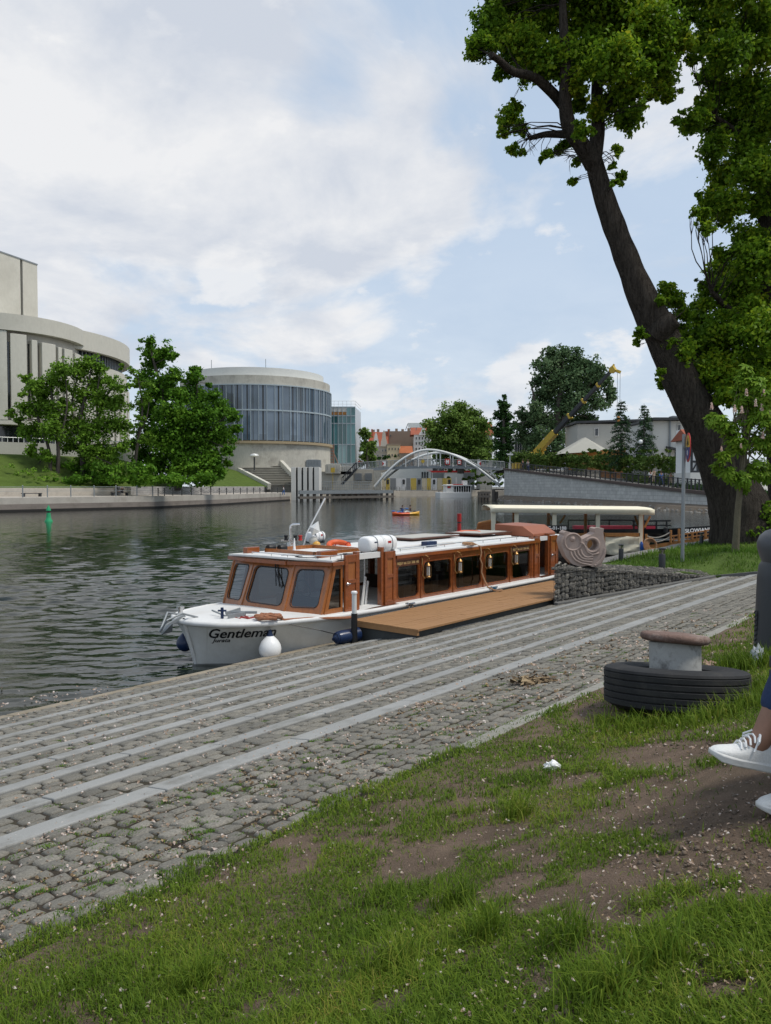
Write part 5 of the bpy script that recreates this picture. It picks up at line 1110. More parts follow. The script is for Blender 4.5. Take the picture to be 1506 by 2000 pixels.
M('deckboards', (0.30,0.16,0.068), 0.75, var=0.22, scale=2.5, fine=45, bump=0.35, bdist=0.006, stretch=(.5,5,1))
M('gold', (0.62,0.45,0.2), 0.5, var=0.1)
glassmat('cabin_glass', (0.20,0.19,0.175), 1.5, 0.03, extra=0.01)
glassmat('screen_glass', (0.30,0.31,0.32), 1.5, 0.10, refl=(0.6,0.63,0.66), extra=0.13)
glassmat('lantern_glass', (0.85,0.85,0.82), 1.5, 0.1, extra=0.25)
PC = 12.25
boat = thing('passenger_boat', 'long varnished wooden passenger boat with white hull and roof moored at the timber pontoon', 'boat', Q(15, PC, WZ), rotz=R(50))
HST = [(8.66,.08,8.93,.06,-1.17),(8.70,.30,8.95,.13,-1.17),(8.80,.52,9.02,.20,-1.17),(8.95,.76,9.16,.32,-1.18),(9.25,1.0,9.42,.52,-1.19),(9.65,1.2,9.8,.78,-1.2),(10.2,1.38,10.3,1.02,-1.21),(11,1.52,11.1,1.28,-1.23),(12.5,1.58,12.5,1.45,-1.25),(16,1.6,16,1.5,-1.26),(20,1.58,20,1.48,-1.26),(22.5,1.35,22.4,1.2,-1.24),(23.2,1.05,23.0,.9,-1.22)]
def hp(i, side, f):                          # hull point: station i, side +-1, f 0 sheer .. 1 waterline
    qt, wt, qb, wb, z = HST[i]; g = f+0.12*math.sin(math.pi*min(1, f)) ; g = min(g, 1.3)
    return (qt+(qb-qt)*g, PC+side*(wt+(wb-wt)*g), z+(WZ-z)*f)
rows = []
order = [(i, -1) for i in range(len(HST)-1, -1, -1)]+[(i, 1) for i in range(len(HST))]
for i, sd in order: rows.append([Q(*hp(i, sd, f)) for f in (0,.15,.3,.45,.6,.8,1.0,1.35)])
mb = MB(); mb.grid(rows); k = len(rows); o = len(mb.v); mb.add([rows[0][j] for j in range(8)]+[rows[-1][j] for j in range(8)], [(j, j+1, 9+j, 8+j) for j in range(7)])
hull = emit(mb, 'hull', 'hullwhite', boat, smooth=True, ang=50)
edge = [Q(*hp(i, sd, 0)) for i, sd in order]
mb = MB(); mb.tube(edge, .055, 8); emit(mb, 'gunwale', 'deckwhite', boat, smooth=True, ang=80)
mb = MB(); n2 = len(HST); mb.grid([[Q(hp(i,-1,0)[0], PC+(hp(i,1,0)[1]-PC)*t, HST[i][4]+.03+.05*(1-t*t)) for t in lin(-1,1,8)] for i in range(n2)]); emit(mb, 'deck', 'deckwhite', boat, smooth=True)
mb = MB(); mb.tube([Q(8.66,PC-.02,-1.2), Q(8.80,PC-.0,-1.6), Q(8.96,PC,-2.15)], .035, 8); emit(mb, 'stem', 'deckwhite', boat, smooth=True)
mb = MB(); mb.tube([Q(*hp(2,-1,.02+f)[:2], hp(2,-1,.02+f)[2]) for f in lin(0,1,8)], .008, 5); emit(mb, 'bow_seam', 'hullwhite', boat)
# name on the bow, following the planking
def bow(f):
    P = [Vector(hp(i, -1, f)) for i in range(1, 9)]; S = [0]
    for a, b in zip(P[:-1], P[1:]): S.append(S[-1]+(b-a).length)
    return P, S
def bow_point(s, z):
    f = (z-(-1.19))/(WZ+1.19); P, S = bow(f)
    for i in range(len(P)-1):
        if s <= S[i+1] or i == len(P)-2:
            t = (s-S[i])/(S[i+1]-S[i]); p = P[i].lerp(P[i+1], t); d = P[i+1]-P[i]; nrm = Vector((d.y, -d.x, 0)).normalized(); return p+nrm*.006
def s_for(u, z):
    best = min(lin(0.0, 3.0, 300), key=lambda s: abs((lambda w: w.x/w.y*F+753-u)(Q(*bow_point(s, z))))); return best
for txt, u0, u1, zb, size in (('Gentleman', 407, 541, -1.465, .27), ('Jurata', 411, 449, -1.555, .115)):
    s0, s1 = s_for(u0, zb), s_for(u1, zb); v, f = text_np(txt, size, .5, size*.02)
    x0 = min(p[0] for p in v); x1 = max(p[0] for p in v); mb = MB(); mb.add([Q(*bow_point(s0+(x-x0)/(x1-x0)*(s1-s0), zb+y)) for x, y in v], f); emit(mb, 'name_lettering', 'black', hull, recalc=False)
# ---- cabin
ZB, ZT = -1.24, -0.15
NP, FPp = 10.92, 13.56
B = [(10.74,13.70),(10.64,13.0),(10.66,11.68),(11.02,10.96)]; T = [(10.98,13.56),(11.0,12.92),(11.0,11.66),(11.34,10.95)]
mbw = MB()
for i in range(3):
    b0, b1, t0, t1 = B[i], B[i+1], T[i], T[i+1]; nrm = Vector((b1[1]-b0[1], -(b1[0]-b0[0]))).normalized()
    if nrm.x > 0: nrm = -nrm
    def fn(x, y, t, b0=b0, b1=b1, t0=t0, t1=t1, nrm=nrm):
        q0 = b0[0]+(b1[0]-b0[0])*x; p0 = b0[1]+(b1[1]-b0[1])*x; q1 = t0[0]+(t1[0]-t0[0])*x; p1 = t0[1]+(t1[1]-t0[1])*x
        return Q(q0+(q1-q0)*y+nrm.x*t, p0+(p1-p0)*y+nrm.y*t, ZB+(ZT-ZB)*y)
    mx = .09 if i == 1 else .13
    inn = [(mx+(x*(1-2*mx)), .17+y*.68) for x, y in rrect(0,1,0,1,.14,5)]; inn = [(x, y) for x, y in inn]
    out = rect_like(rrect(0,1,0,1,.14,5), 0,1,0,1)
    mb = MB(); mb.ring(out, inn, fn, -.025, .03); fr = emit(mb, 'windscreen_frame', 'varnish_front', boat)
    mb = MB(); mb.add([fn(x, y, 0) for x, y in inn], [tuple(range(len(inn)))]); emit(mb, 'windscreen', 'screen_glass', fr)
    mb = MB(); mb.ring([(.5+(x-.5)*1.04, .51+(y-.51)*1.04) for x, y in inn], inn, fn, .028, .04); emit(mb, 'rubber_seal', 'black', fr)
    if i == 1:
        mb = MB()
        for dx in (0,.05): mb.tube([fn(.40+dx,.99,.05), fn(.56+dx,.55,.05)] if False else [fn(.60-dx,1.0,.06), fn(.80-dx*1.5,.52,.05)], .012, 5)
        mb.tube([fn(.86,.50,.055), fn(.62,.80,.055)], .014, 5); emit(mb, 'wiper', 'black', boat)
for i in (0,1,2,3):
    mb = MB(); mb.beam(Q(*B[i], ZB), Q(*T[i], ZT), .09, .09); emit(mb, 'windscreen_post', 'varnish_front', boat, bevel=.015)
def wall_bay(q0, q1, p, glass='cabin_glass', label=None, z0=ZB, z1=ZT, wz0=-1.13, wz1=-.37, mg=.07):
    sg = -1 if p < PC else 1; fn = lambda x, y, t: Q(x, p+sg*t, y)
    inn = rrect(q0+mg, q1-mg, wz0, wz1, .11, 5); mb = MB(); mb.ring(rect_like(inn, q0, q1, z0, z1), inn, fn, -.03, .03); fr = emit(mb, 'window_frame', 'varnish', boat)
    mb = MB(); mb.add([fn(x, y, 0) for x, y in inn], [tuple(range(len(inn)))]); emit(mb, 'pane', glass, fr)
    mb = MB(); inn2 = rrect(q0+mg-.018, q1-mg+.018, wz0-.018, wz1+.018, .125, 5); mb.ring(inn2, inn, fn, .029, .042); emit(mb, 'bead', 'varnish', fr); return fr
BAY = [13.30,14.27,15.58,16.94,18.28,19.45]
frames = [wall_bay(a+.03, b-.03, NP) for a, b in zip(BAY[:-1], BAY[1:])]
wall_bay(20.98, 21.9, NP)
for a, b in zip([11.5]+BAY[:-1]+[19.5,20.7], [13.2]+BAY[1:]+[20.6,21.9]): wall_bay(a+.03, b-.03, FPp)
for q in BAY+[20.95,21.93]:
    mb = MB(); mb.box(q-.032, q+.032, NP-.055, NP+.05, ZB, ZT, Q); emit(mb, 'wall_post', 'varnish', boat, bevel=.008)
for q in (11.5,13.25)+tuple(BAY[1:])+(20.65,21.93): mb = MB(); mb.box(q-.04, q+.04, FPp-.05, FPp+.05, ZB, ZT, Q); emit(mb, 'wall_post', 'varnish', boat)
mb = MB(); mb.box(21.93,21.98,NP,FPp,ZB,ZT,Q); emit(mb, 'rear_bulkhead', 'varnish', boat)
# quarter window ahead of the first door
for p, sg in ((NP,-1),(FPp,1)):
    fn = lambda x, y, t: Q(x, p+sg*t, y); ou = [(11.04,ZB),(11.6,ZB),(11.6,ZT),(11.36,ZT)]; inn = [(11.17,-1.1),(11.55,-1.1),(11.55,-.3),(11.40,-.3)]
    mb = MB(); mb.ring(ou, inn, fn, -.03, .03); fr = emit(mb, 'quarter_window', 'varnish_front', boat); mb = MB(); mb.add([fn(x, y, 0) for x, y in inn], [(0,1,2,3)]); emit(mb, 'pane', 'cabin_glass', fr)
def door(q0, q1, zt, knob):
    fn = lambda x, y, t: Q(x, NP-.06-t, y); w = q1-q0; m = w*.22
    ou = [(q0,-1.23),(q1,-1.23),(q1,zt),(q0,zt)]; mb = MB()
    mb.box(q0,q0+m,-.03,.03,-1.23,zt,lambda x,t,y: fn(x,y,t)); mb.box(q1-m,q1,-.03,.03,-1.23,zt,lambda x,t,y: fn(x,y,t))
    for a, b in ((-1.23,-1.12),(-.62,-.54),(zt-.16,zt)): mb.box(q0+m,q1-m,-.028,.028,a,b,lambda x,t,y: fn(x,y,t))
    d = emit(mb, 'door', 'varnish', boat, bevel=.006)
    mb = MB(); mb.box(q0+m,q1-m,-.012,.008,-1.12,-.62,lambda x,t,y: fn(x,y,t)); emit(mb, 'door_panel', 'varnish', d)
    mb = MB(); mb.box(q0+m,q1-m,-.006,.004,-.54,zt-.16,lambda x,t,y: fn(x,y,t)); emit(mb, 'door_window', 'varnish_front', d)
    if knob: mb = MB(); c = fn(q0+m*.5,-.62,.05); mb.ball(c, .03, 8, 6); mb.tube([c, fn(q0+m*1.3,-.62,.06)], .012, 5); emit(mb, 'handle', 'chrome', d)
door(11.62,12.04,-.02,True); door(12.90,13.26,-.03,False); door(19.54,19.84,-.08,False); door(20.5,20.92,-.05,True)
for q, zt in ((12.06,.02),(12.86,.07),(19.5,-.05),(19.87,-.03),(20.46,.02)):
    mb = MB(); mb.box(q-.045,q+.045,NP-.05,NP+.07,-1.24,zt,Q); emit(mb, 'door_post', 'varnish', boat, bevel=.008)
for q0, q1, z in ((12.1,12.82,-.03),(19.9,20.42,-.06)):
    mb = MB(); mb.box(q0,q1,NP-.02,NP+.06,z-.12,z,Q); emit(mb, 'lintel', 'deckwhite', boat)
    mb = MB(); mb.box(q0-.1,q1+.45,NP-.22,NP+.02,-1.25,-1.21,Q); emit(mb, 'door_sill', 'darkwood', boat, bevel=.01)
# roof with the two door cut-outs
op = [(10.80,11.75),(10.74,12.95),(10.86,13.68),(11.4,13.68),(22.05,13.66),(22.05,10.84),(20.95,10.84),(20.95,11.0),(20.46,11.0),(20.46,11.5),(19.87,11.5),(19.87,10.84),(13.28,10.84),(13.28,10.98),(12.84,10.98),(12.84,11.55),(12.08,11.55),(12.08,11.0),(11.6,11.0),(11.25,10.84)]
mb = MB(); mb.prism(op, lambda x, y, t: Q(x, y, t+.05*(1-((y-PC)/1.4)**2)), ZT, ZT+.05); roof = emit(mb, 'roof', 'deckwhite', boat, bevel=.012)
mb = MB(); mb.box(13.3,19.4,11.5,13.1,ZT+.05,ZT+.135,Q); emit(mb, 'raised_roof', 'deckwhite', boat, bevel=.03)
mb = MB()
for a, b in (((13.3,10.85),(19.85,10.85)),((10.75,12.95),(10.82,11.75)),((10.85,11.75),(11.24,10.85)),((11.24,10.85),(11.6,10.87)),((10.88,13.66),(22,13.65)),((10.75,12.95),(10.86,13.67))): mb.beam(Q(*a, ZT-.03), Q(*b, ZT-.03), .06, .075)
emit(mb, 'roof_trim', 'varnish', boat)
mb = MB()
for q in lin(13.7,18.9,6): mb.tube([Q(q,11.05,ZT+.04), Q(q,11.05,ZT+.13)], .01, 5)
mb.tube([Q(13.6,11.05,ZT+.13), Q(19.0,11.05,ZT+.13)], .012, 6); emit(mb, 'grab_rail', 'chrome', boat)
for q0, q1, p0, p1, zz, nm in ((15.5,17.6,12.1,13.3,.17,'darkwood'),(17.9,19.6,11.6,12.8,.20,'darkwood')):
    mb = MB(); mb.box(q0,q1,p0,p1,ZT+zz,ZT+zz+.04,Q); emit(mb, 'roof_hatch', nm, boat, bevel=.01); mb = MB(); mb.box(q0+.12,q1-.12,p0+.12,p1-.12,ZT+zz+.041,ZT+zz+.047,Q); emit(mb, 'hatch_light', 'greyrender', boat)
# brown sliding hatch over the rear door
mb = MB(); mb.prism([(11.0,-.06),(11.0,.02),(11.35,.24),(12.3,.28),(12.3,-.06)], lambda y, z, t: Q(t, y, z), 19.75, 21.1); emit(mb, 'companion_hatch', M('hatchbrown', (.30,.10,.05), .5, var=.2, scale=3), boat, bevel=.02)
mb = MB(); mb.box(11.0,21.9,NP+.1,FPp-.1,-1.75,-1.7,Q); emit(mb, 'cabin_floor', 'interior', boat)
for q in lin(13.6,19.2,5):
    for p in (11.35,12.9): mb = MB(); mb.box(q-.22,q+.22,p-.3,p+.3,-1.7,-1.3,Q); mb.box(q+.16,q+.22,p-.3,p+.3,-1.3,-.85,Q); emit(mb, 'seat', 'interior', boat)
mb = MB(); mb.box(11.3,11.5,11.3,12.6,-1.7,-.95,Q); mb.torus(Q(11.55,12.0,-.8), .2, .02, Q(1,0,.4)-Q(0,0,0)); emit(mb, 'helm', 'interior', boat)
mb = MB()
for q in (12.2,12.55,12.74): mb.tube([Q(q,11.3,-1.7), Q(q,11.3,-.2)], .014, 6)
mb.beam(Q(12.35,11.1,-1.65), Q(12.72,11.25,-.6), .03, .09); mb.beam(Q(12.48,11.1,-1.65), Q(12.8,11.25,-.7), .03, .06); emit(mb, 'step_rails', 'deckwhite', boat)
# boards with the telephone number
for q0, q1, z, sz, hostf in ((13.34,14.2,-.335,.085,frames[0]),(18.36,19.3,-.335,.085,frames[4])):
    mb = MB(); mb.box(q0,q1,NP-.045,NP-.03,z-.075,z+.06,Q); bd = emit(mb, 'notice_board', 'darkwood', hostf); tx = 'REJSY tel. 531 308 145'
    v, f = text_np(tx, sz, 0, .001, .8); x0 = min(a for a, b in v); x1 = max(a for a, b in v); mb = MB(); mb.add([Q(q0+.04+(a-x0)/(x1-x0)*(q1-q0-.08), NP-.048, z-.03+b) for a, b in v], f); emit(mb, 'notice_lettering', 'gold', bd, recalc=False)
# lanterns between the windows
def lantern(q):
    c = Q(q+.09, NP-.17, -.58); x, y, z = c; mb = MB()
    mb.lathe([(.065,-.15),(.065,-.12),(.05,-.105),(.05,-.095)], 12, c); mb.lathe([(.06,.12),(.065,.14),(.035,.18),(.02,.2)], 12, c); mb.torus((x,y,z+.28), .035, .007, (C50,S50,0), 12, 5)
    for k in range(4): a = k*1.57; mb.tube([(x+.065*math.cos(a),y+.065*math.sin(a),z-.13),(x+.065*math.cos(a),y+.065*math.sin(a),z+.13)], .006, 4)
    mb.tube([Q(q+.09,NP-.17,-.24), Q(q+.03,NP-.13,-.20), Q(q,NP-.05,-.26)], .012, 6); mb.tube([Q(q,NP-.06,-.28), Q(q-.04,NP-.09,-.4), Q(q+.0,NP-.1,-.52), Q(q-.03,NP-.1,-.66), Q(q+.04,NP-.12,-.74)], .016, 6)
    l = emit(mb, 'lantern', 'brass', boat, smooth=True); mb = MB(); mb.lathe([(.048,-.1),(.052,0),(.048,.12)], 12, c); emit(mb, 'lantern_glass', 'lantern_glass', l, smooth=True); mb = MB(); mb.lathe([(.04,-.1),(.04,.11)], 10, c); emit(mb, 'candle', 'vinylwhite', l)
for q in BAY[1:5]: lantern(q)
# wheelhouse roof fittings
def roofpt(u, v, z=-.08): return onz(u, v, z)
for u0, u1, v0, v1, p in ((481,506,1074,1060,13.3),(625,658,1088,1070,11.3)):
    a = onp(u0,v0,p); b = onp(u1,v0,p); qa, _, za = toq(a); qb = toq(b)[0]; mb = MB(); mb.box(qa,qb,p-.03,p+.12,ZT+.04,ZT+.2,Q); emit(mb, 'light_box', 'varnish', boat, bevel=.02)
mb = MB(); mb.box(11.5,11.56,11.6,13.2,ZT+.06,ZT+.16,Q); mb.box(12.95,13.0,11.6,13.2,ZT+.06,ZT+.16,Q); mb.box(11.5,13.0,13.14,13.2,ZT+.06,ZT+.16,Q); mb.box(11.5,13.0,11.6,11.66,ZT+.06,ZT+.16,Q); emit(mb, 'roof_coaming', 'varnish_front', boat)
for du in (0,1):
    c = onz(529+22*du,1080,ZT+.05); c = (c.x, c.y, ZT+.16); ax = Q(-1,0,0)-Q(0,0,0); mb = MB(); mb.lathe([(.05,-.12),(.085,-.09),(.085,.07),(.075,.09)], 14, c, ax); mb.tube([c,(c[0],c[1],ZT+.05)], .03, 6); mb.lathe([(.1,0),(.1,.03)], 12, (c[0],c[1],ZT+.04)); emit(mb, 'searchlight', 'black', boat, smooth=True)
mb = MB(); c = onz(575,1083,ZT+.05); mb.lathe([(.085,0),(.03,.12),(.015,.3),(.01,.36)], 12, (c.x,c.y,ZT+.05)); emit(mb, 'horn', 'vinylwhite', boat, smooth=True)
c = onz(567,1068,ZT+.06); mb = MB(); mb.tube([(c.x,c.y,ZT),(c.x,c.y,.36),(c.x+.01,c.y,.42),(c.x+.06,c.y,.46),(c.x+.24,c.y,.47)], .03, 8); mb.lathe([(.12,0),(.12,.12)], 12, (c.x+.02,c.y,ZT+.05)); mb.box(c.x-.22,c.x+.3,c.y-.02,c.y+.02,.05,.09); emit(mb, 'vent_pipe', 'chrome', boat, smooth=True)
for u, m in ((559,'black'),(587,'redpaint'),(577,'black')):
    p = onz(u,1068,ZT+.06); p = (c.x+(u-567)*px(c.y), c.y-.03, .07); mb = MB(); mb.lathe([(.05,0),(.05,.03),(.04,.035),(.04,.09),(.05,.1),(.05,.13)], 12, p); emit(mb, 'navigation_lamp', m, boat, smooth=True)
mb = MB(); D = c.y+.1; mb.tube([at(592,1068,D), at(600,1040,D), at(635,973,D)], .018, 7); emit(mb, 'antenna_pole', 'vinylwhite', boat)
mb = MB(); r_ = at(614,1031,D-.05); s = .2
for a, b in (((s*.62,0,s*.75),(-s*.62,0,s*.2)),): pass
vs = [(-.12,0,.02),(.10,0,.17),(.14,0,-.09),(-.06,0,-.2),(0,-.13,0),(0,.13,0),(.02,-.1,.02)]
mb.add([r_+Vector(v) for v in vs[:6]], [(0,1,4),(1,2,4),(2,3,4),(3,0,4),(1,0,5),(2,1,5),(3,2,5),(0,3,5)]); emit(mb, 'radar_reflector', 'palemetal', boat)
mb = MB(); p = at(612,1056,D); mb.ball(p, .11, 12, 8); emit(mb, 'lamp_dome', 'greyrender', boat, smooth=True); mb = MB(); p = at(618,1063,D-.05); mb.ball(p, .1, 10, 8, rz=.08); emit(mb, 'beacon', M('amber', (.6,.33,.06), .4), boat, smooth=True)
mb = MB()
for k in range(5): mb.tube([Q(11.2+.3*k+.1*math.sin(k*2+t*5), 11.2+.45*t+.12*math.sin(t*7+k), ZT+.075) for t in lin(0,2.6+.6*(k % 2),14)], .009, 5)
emit(mb, 'roof_cables', 'black', boat, smooth=True)
mb = MB(); mb.tube([Q(10.88,12.9,ZT+.13), Q(10.9,11.8,ZT+.13), Q(11.3,10.95,ZT+.13), Q(11.6,10.93,ZT+.13)], .010, 6)
for a_, b_ in ((10.88,12.9),(10.9,12.3),(10.9,11.8),(11.3,10.95),(11.6,10.93)): mb.tube([Q(a_,b_,ZT+.04), Q(a_,b_,ZT+.13)], .009, 5)
emit(mb, 'front_grab_rail', 'chrome', boat, smooth=True)
mb = MB(); mb.box(15.0,15.4,11.25,11.45,ZT+.06,ZT+.2,Q); tag(emit(mb, 'tool_box', 'vinylblue', bevel=.015), 'small dark blue box standing on the white boat roof', 'box')
def canister(name, label, u, v, L_, r_, p=None):
    c = onz(u, v, ZT+.06); q, pp, _ = toq(c); z = ZT+.06+r_+.02; root = thing(name, label, 'life raft', (c.x, c.y, ZT+.06), None); mb = MB()
    prof = [(.0,-.5),(.74,-.5),(.92,-.475),(1,-.42),(1,-.03),(1.05,-.025),(1.05,.025),(1,.03),(1,.42),(.92,.475),(.74,.5),(0,.5)]
    vs = []; n = 20
    for rr_, t in prof:
        for j in range(n):
            a = TAU*j/n; e = 2.6; ca, sa = math.cos(a), math.sin(a); k = (abs(ca)**e+abs(sa)**e)**(-1/e); vs.append(Q(q+t*L_, pp+r_*1.1*rr_*k*ca, z+r_*rr_*k*sa))
    mb.add(vs, [(i*n+j, i*n+(j+1) % n, (i+1)*n+(j+1) % n, (i+1)*n+j) for i in range(len(prof)-1) for j in range(n)]); emit(mb, 'shell', 'vinylwhite', root, smooth=True, ang=50)
    for t in (-.27,.0,.27):
        pts = []
        for j in range(n+1): a = TAU*j/n; ca, sa = math.cos(a), math.sin(a); k = (abs(ca)**2.6+abs(sa)**2.6)**(-1/2.6); pts.append(Q(q+(t+.02)*L_, pp+(r_*1.13)*k*ca, z+(r_*1.02)*k*sa))
        mb = MB(); mb.tube(pts, .011, 5); emit(mb, 'strap', 'greymetal' if t else 'palemetal', root)
    mb = MB()
    for t in (-.35,.35): mb.box(q+t*L_-.03,q+t*L_+.03,pp-r_,pp+r_,ZT+.05,ZT+.12,Q)
    emit(mb, 'cradle', 'darkmetal', root)
    mb = MB(); mb.box(q+.12*L_,q+.24*L_,pp-r_*1.115,pp-r_*1.10,z+.02,z+.07,Q); emit(mb, 'label_mark', 'redpaint', root)
    mb = MB(); mb.box(q-.36*L_,q-.24*L_,pp-r_*1.115,pp-r_*1.10,z+.05,z+.075,Q); emit(mb, 'label_mark', 'vinylblue', root)
canister('life_raft', 'big white life raft canister strapped on the roof behind the first door', 738, 1080, .96, .185)
canister('life_raft', 'smaller white canister on the wheelhouse roof behind the mast', 616, 1060, .5, .14)
c = onz(662,1071,ZT+.08); lb = thing('lifebuoy', 'orange lifebuoy lying on the roof next to the white canister', 'lifebuoy', (c.x,c.y,ZT+.06)); mb = MB(); mb.torus((c.x,c.y,ZT+.13), .24, .065, (.15,-.35,1)); emit(mb, 'ring', 'orange', lb, smooth=True)
mb = MB()
for a in (.5,2.1,3.7,5.2): mb.torus((c.x+.24*math.cos(a), c.y+.24*math.sin(a), ZT+.13+.07*math.sin(a)-.02), .07, .012, (-math.sin(a), math.cos(a), 0), 12, 5)
emit(mb, 'grab_line', 'redpaint', lb)
c = onz(920,1040,ZT+.2); lb2 = thing('lifebuoy', 'orange lifebuoy lying flat on the far rear part of the boat roof', 'lifebuoy', (c.x,c.y,ZT+.1)); c = at(918,1041,22.3); mb = MB(); mb.torus((c.x,c.y,c.z), .28, .06, (0,-.05,1)); emit(mb, 'ring', 'orange', lb2, smooth=True); mb = MB(); mb.lathe([(.2,-.22),(.2,-.07)], 10, c); emit(mb, 'stand', 'deckwhite', lb2)
for qa, qb, pp in ((13.9,15.6,11.25),(14.3,16.4,11.33)): mb = MB(); mb.tube([Q(qa,pp,ZT+.08), Q(qb,pp+.08,ZT+.08)], .016, 7); tag(emit(mb, 'boathook', 'palemetal' if pp < 11.3 else 'varnish_front', smooth=True), ('metal' if pp < 11.3 else 'wooden')+' boathook pole lying along the white roof behind the big canister', 'boathook')
def heap(name, label, cpt, R0, turns, r_, mat, cat='rope', h=.05, lead=()):
    P = []; rr = random.Random(turns*7)
    for i in range(turns*14): a = i*.45; k = R0*(.45+.55*rr.random())*(1-.25*i/(turns*14)); P.append((cpt[0]+k*math.cos(a)*1.25, cpt[1]+k*math.sin(a), cpt[2]+r_+h*(i/(turns*14))+.02*rr.random()))
    mb = MB(); mb.tube(P+list(lead), r_, 6); return tag(emit(mb, name, mat, smooth=True), label, cat)
c = onz(524,1210,-1.14); heap('rope_coil', 'reddish brown mooring rope heaped on the white foredeck above the fender', (c.x,c.y,-1.14), .24, 6, .028, 'redrope2', lead=[Q(10.0,PC-1.33,-1.16), Q(10.6,PC-1.45,-1.19), Q(11.0,10.68,-1.23), Q(11.4,10.62,-1.27), Q(11.7,10.6,-1.28)])
c = onz(915,1066,ZT+.05); heap('rope_coil', 'rope bundle on the roof edge with its end hanging down to the pontoon', (c.x,c.y,ZT+.05), .16, 4, .02, 'rope', lead=[Q(16.6,10.9,-.09), Q(16.66,10.8,-.14), Q(16.68,10.78,-.3), Q(16.63,10.79,-.45), Q(16.7,10.77,-.6), Q(16.68,10.78,-.8), Q(16.75,10.74,-1.0), Q(16.78,10.65,-1.18), Q(16.85,10.5,-1.26), Q(16.95,10.4,-1.27), Q(17.1,10.42,-1.27)])
mb = MB(); mb.tube([Q(*bow_point(1.7,-1.2)), Q(10.6,10.55,-1.4), Q(11.05,10.5,-1.55)], .009, 5); tag(emit(mb, 'mooring_line', 'black'), 'thin black line from the rope heap down to the blue fender', 'rope')
# anchor, windlass and bow fittings
wl = thing('deck_anchor', 'grey folding anchor lying on the foredeck beside a blue post', 'anchor', onz(470,1200,-1.14)); a, b = onz(440,1196,-1.06), onz(502,1196,-1.06)
mb = MB(); mb.beam(a, b, .05, .05); mb.beam(onz(441,1202,-1.1), onz(470,1193,-1.06), .02, .14); mb.beam(onz(445,1206,-1.1), onz(480,1200,-1.1), .02, .12); mb.beam(onz(414,1192,-1.02), onz(440,1203,-1.08), .03, .03); emit(mb, 'shank', 'greymetal', wl, bevel=.008); mb = MB(); p = onz(434,1209,-1.13); mb.tube([p,(p.x,p.y,p.z+.22)], .03, 8); mb.tube([p+Vector((-.08,0,.16)), p+Vector((.08,0,.16))], .02, 6); emit(mb, 'post', 'vinylblue', wl)
mb = MB(); P = [onz(460+12*math.cos(i)+i*2.2, 1205+3*math.sin(i*1.3), -1.13) for i in range(14)]; mb.tube(P, .018, 6); tag(emit(mb, 'anchor_line', M('redrope',(.28,.04,.035),.9)), 'dark red line tangled beneath the grey anchor on deck', 'rope')
ba = thing('bow_anchor', 'stainless plough anchor hanging on the bow roller', 'anchor', Q(8.45,PC+.05,-1.4)); mb = MB(); a = Q(8.75,PC+.1,-1.06); b = Q(8.3,PC+.12,-1.24); mb.beam(a, b, .04, .07); mb.add([Q(8.36,PC+.24,-1.14),Q(8.36,PC-.08,-1.14),Q(8.2,PC+.08,-1.36),Q(8.46,PC+.08,-1.34),Q(8.30,PC+.09,-1.2)], [(0,4,2),(4,1,2),(0,3,4),(4,3,1),(0,2,3),(1,3,2)]); emit(mb, 'flukes', 'greymetal', ba, bevel=.006)
mb = MB(); mb.tube([Q(8.9,PC-.1,-1.1), Q(8.55,PC-.1,-.98), Q(8.25,PC-.05,-1.08), Q(8.2,PC+.1,-1.3)], .02, 7); mb.tube([Q(8.9,PC+.3,-1.1), Q(8.5,PC+.3,-1.0), Q(8.2,PC+.1,-1.3)], .02, 7); emit(mb, 'roller_frame', 'greymetal', ba, smooth=True)
mb = MB(); mb.lathe([(.05,0),(.05,.1),(.08,.11),(.08,.15)], 10, Q(9.0,PC+.6,-1.12)); emit(mb, 'bow_bitt', 'chrome', boat)
# fenders
def fender(name, label, cpt, r_, mat, line):
    root = thing(name, label, 'fender', (cpt[0],cpt[1],cpt[2]-r_)); mb = MB(); mb.lathe([(.01,-1.08),(.35,-1.04),(.72,-.82),(.95,-.45),(1.0,-.1),(.93,.25),(.76,.58),(.52,.85),(.3,1.05)], 24, cpt); mb.v = [((x-cpt[0])*r_+cpt[0], (y-cpt[1])*r_+cpt[1], (z-cpt[2])*r_+cpt[2]) for x, y, z in mb.v]; emit(mb, 'body', mat, root, smooth=True)
    mb = MB(); mb.lathe([(.3*r_,1.03*r_),(.26*r_,1.15*r_),(.12*r_,1.5*r_),(.03,1.6*r_)], 12, cpt); emit(mb, 'neck', 'vinylblue', root, smooth=True); mb = MB(); mb.tube([(cpt[0],cpt[1],cpt[2]+1.5*r_), line], .012, 5); emit(mb, 'rope', 'greyrope', root); return root
p = Q(*bow_point(s_for(526,-1.6),-1.6)); cpt = at(527.5,1265,p.y-.28); fender('ball_fender', 'round white ball fender hanging from the bow over the lettering', cpt, .215, 'vinylwhite', Q(*bow_point(s_for(525,-1.25),-1.21)))
p = onp(372,1256,12.75); fender('ball_fender', 'dark blue ball fender on the far side of the bow', Q(9.0,PC+.45,-1.66), .17, 'vinylblue', Q(9.0,PC+.5,-1.18))
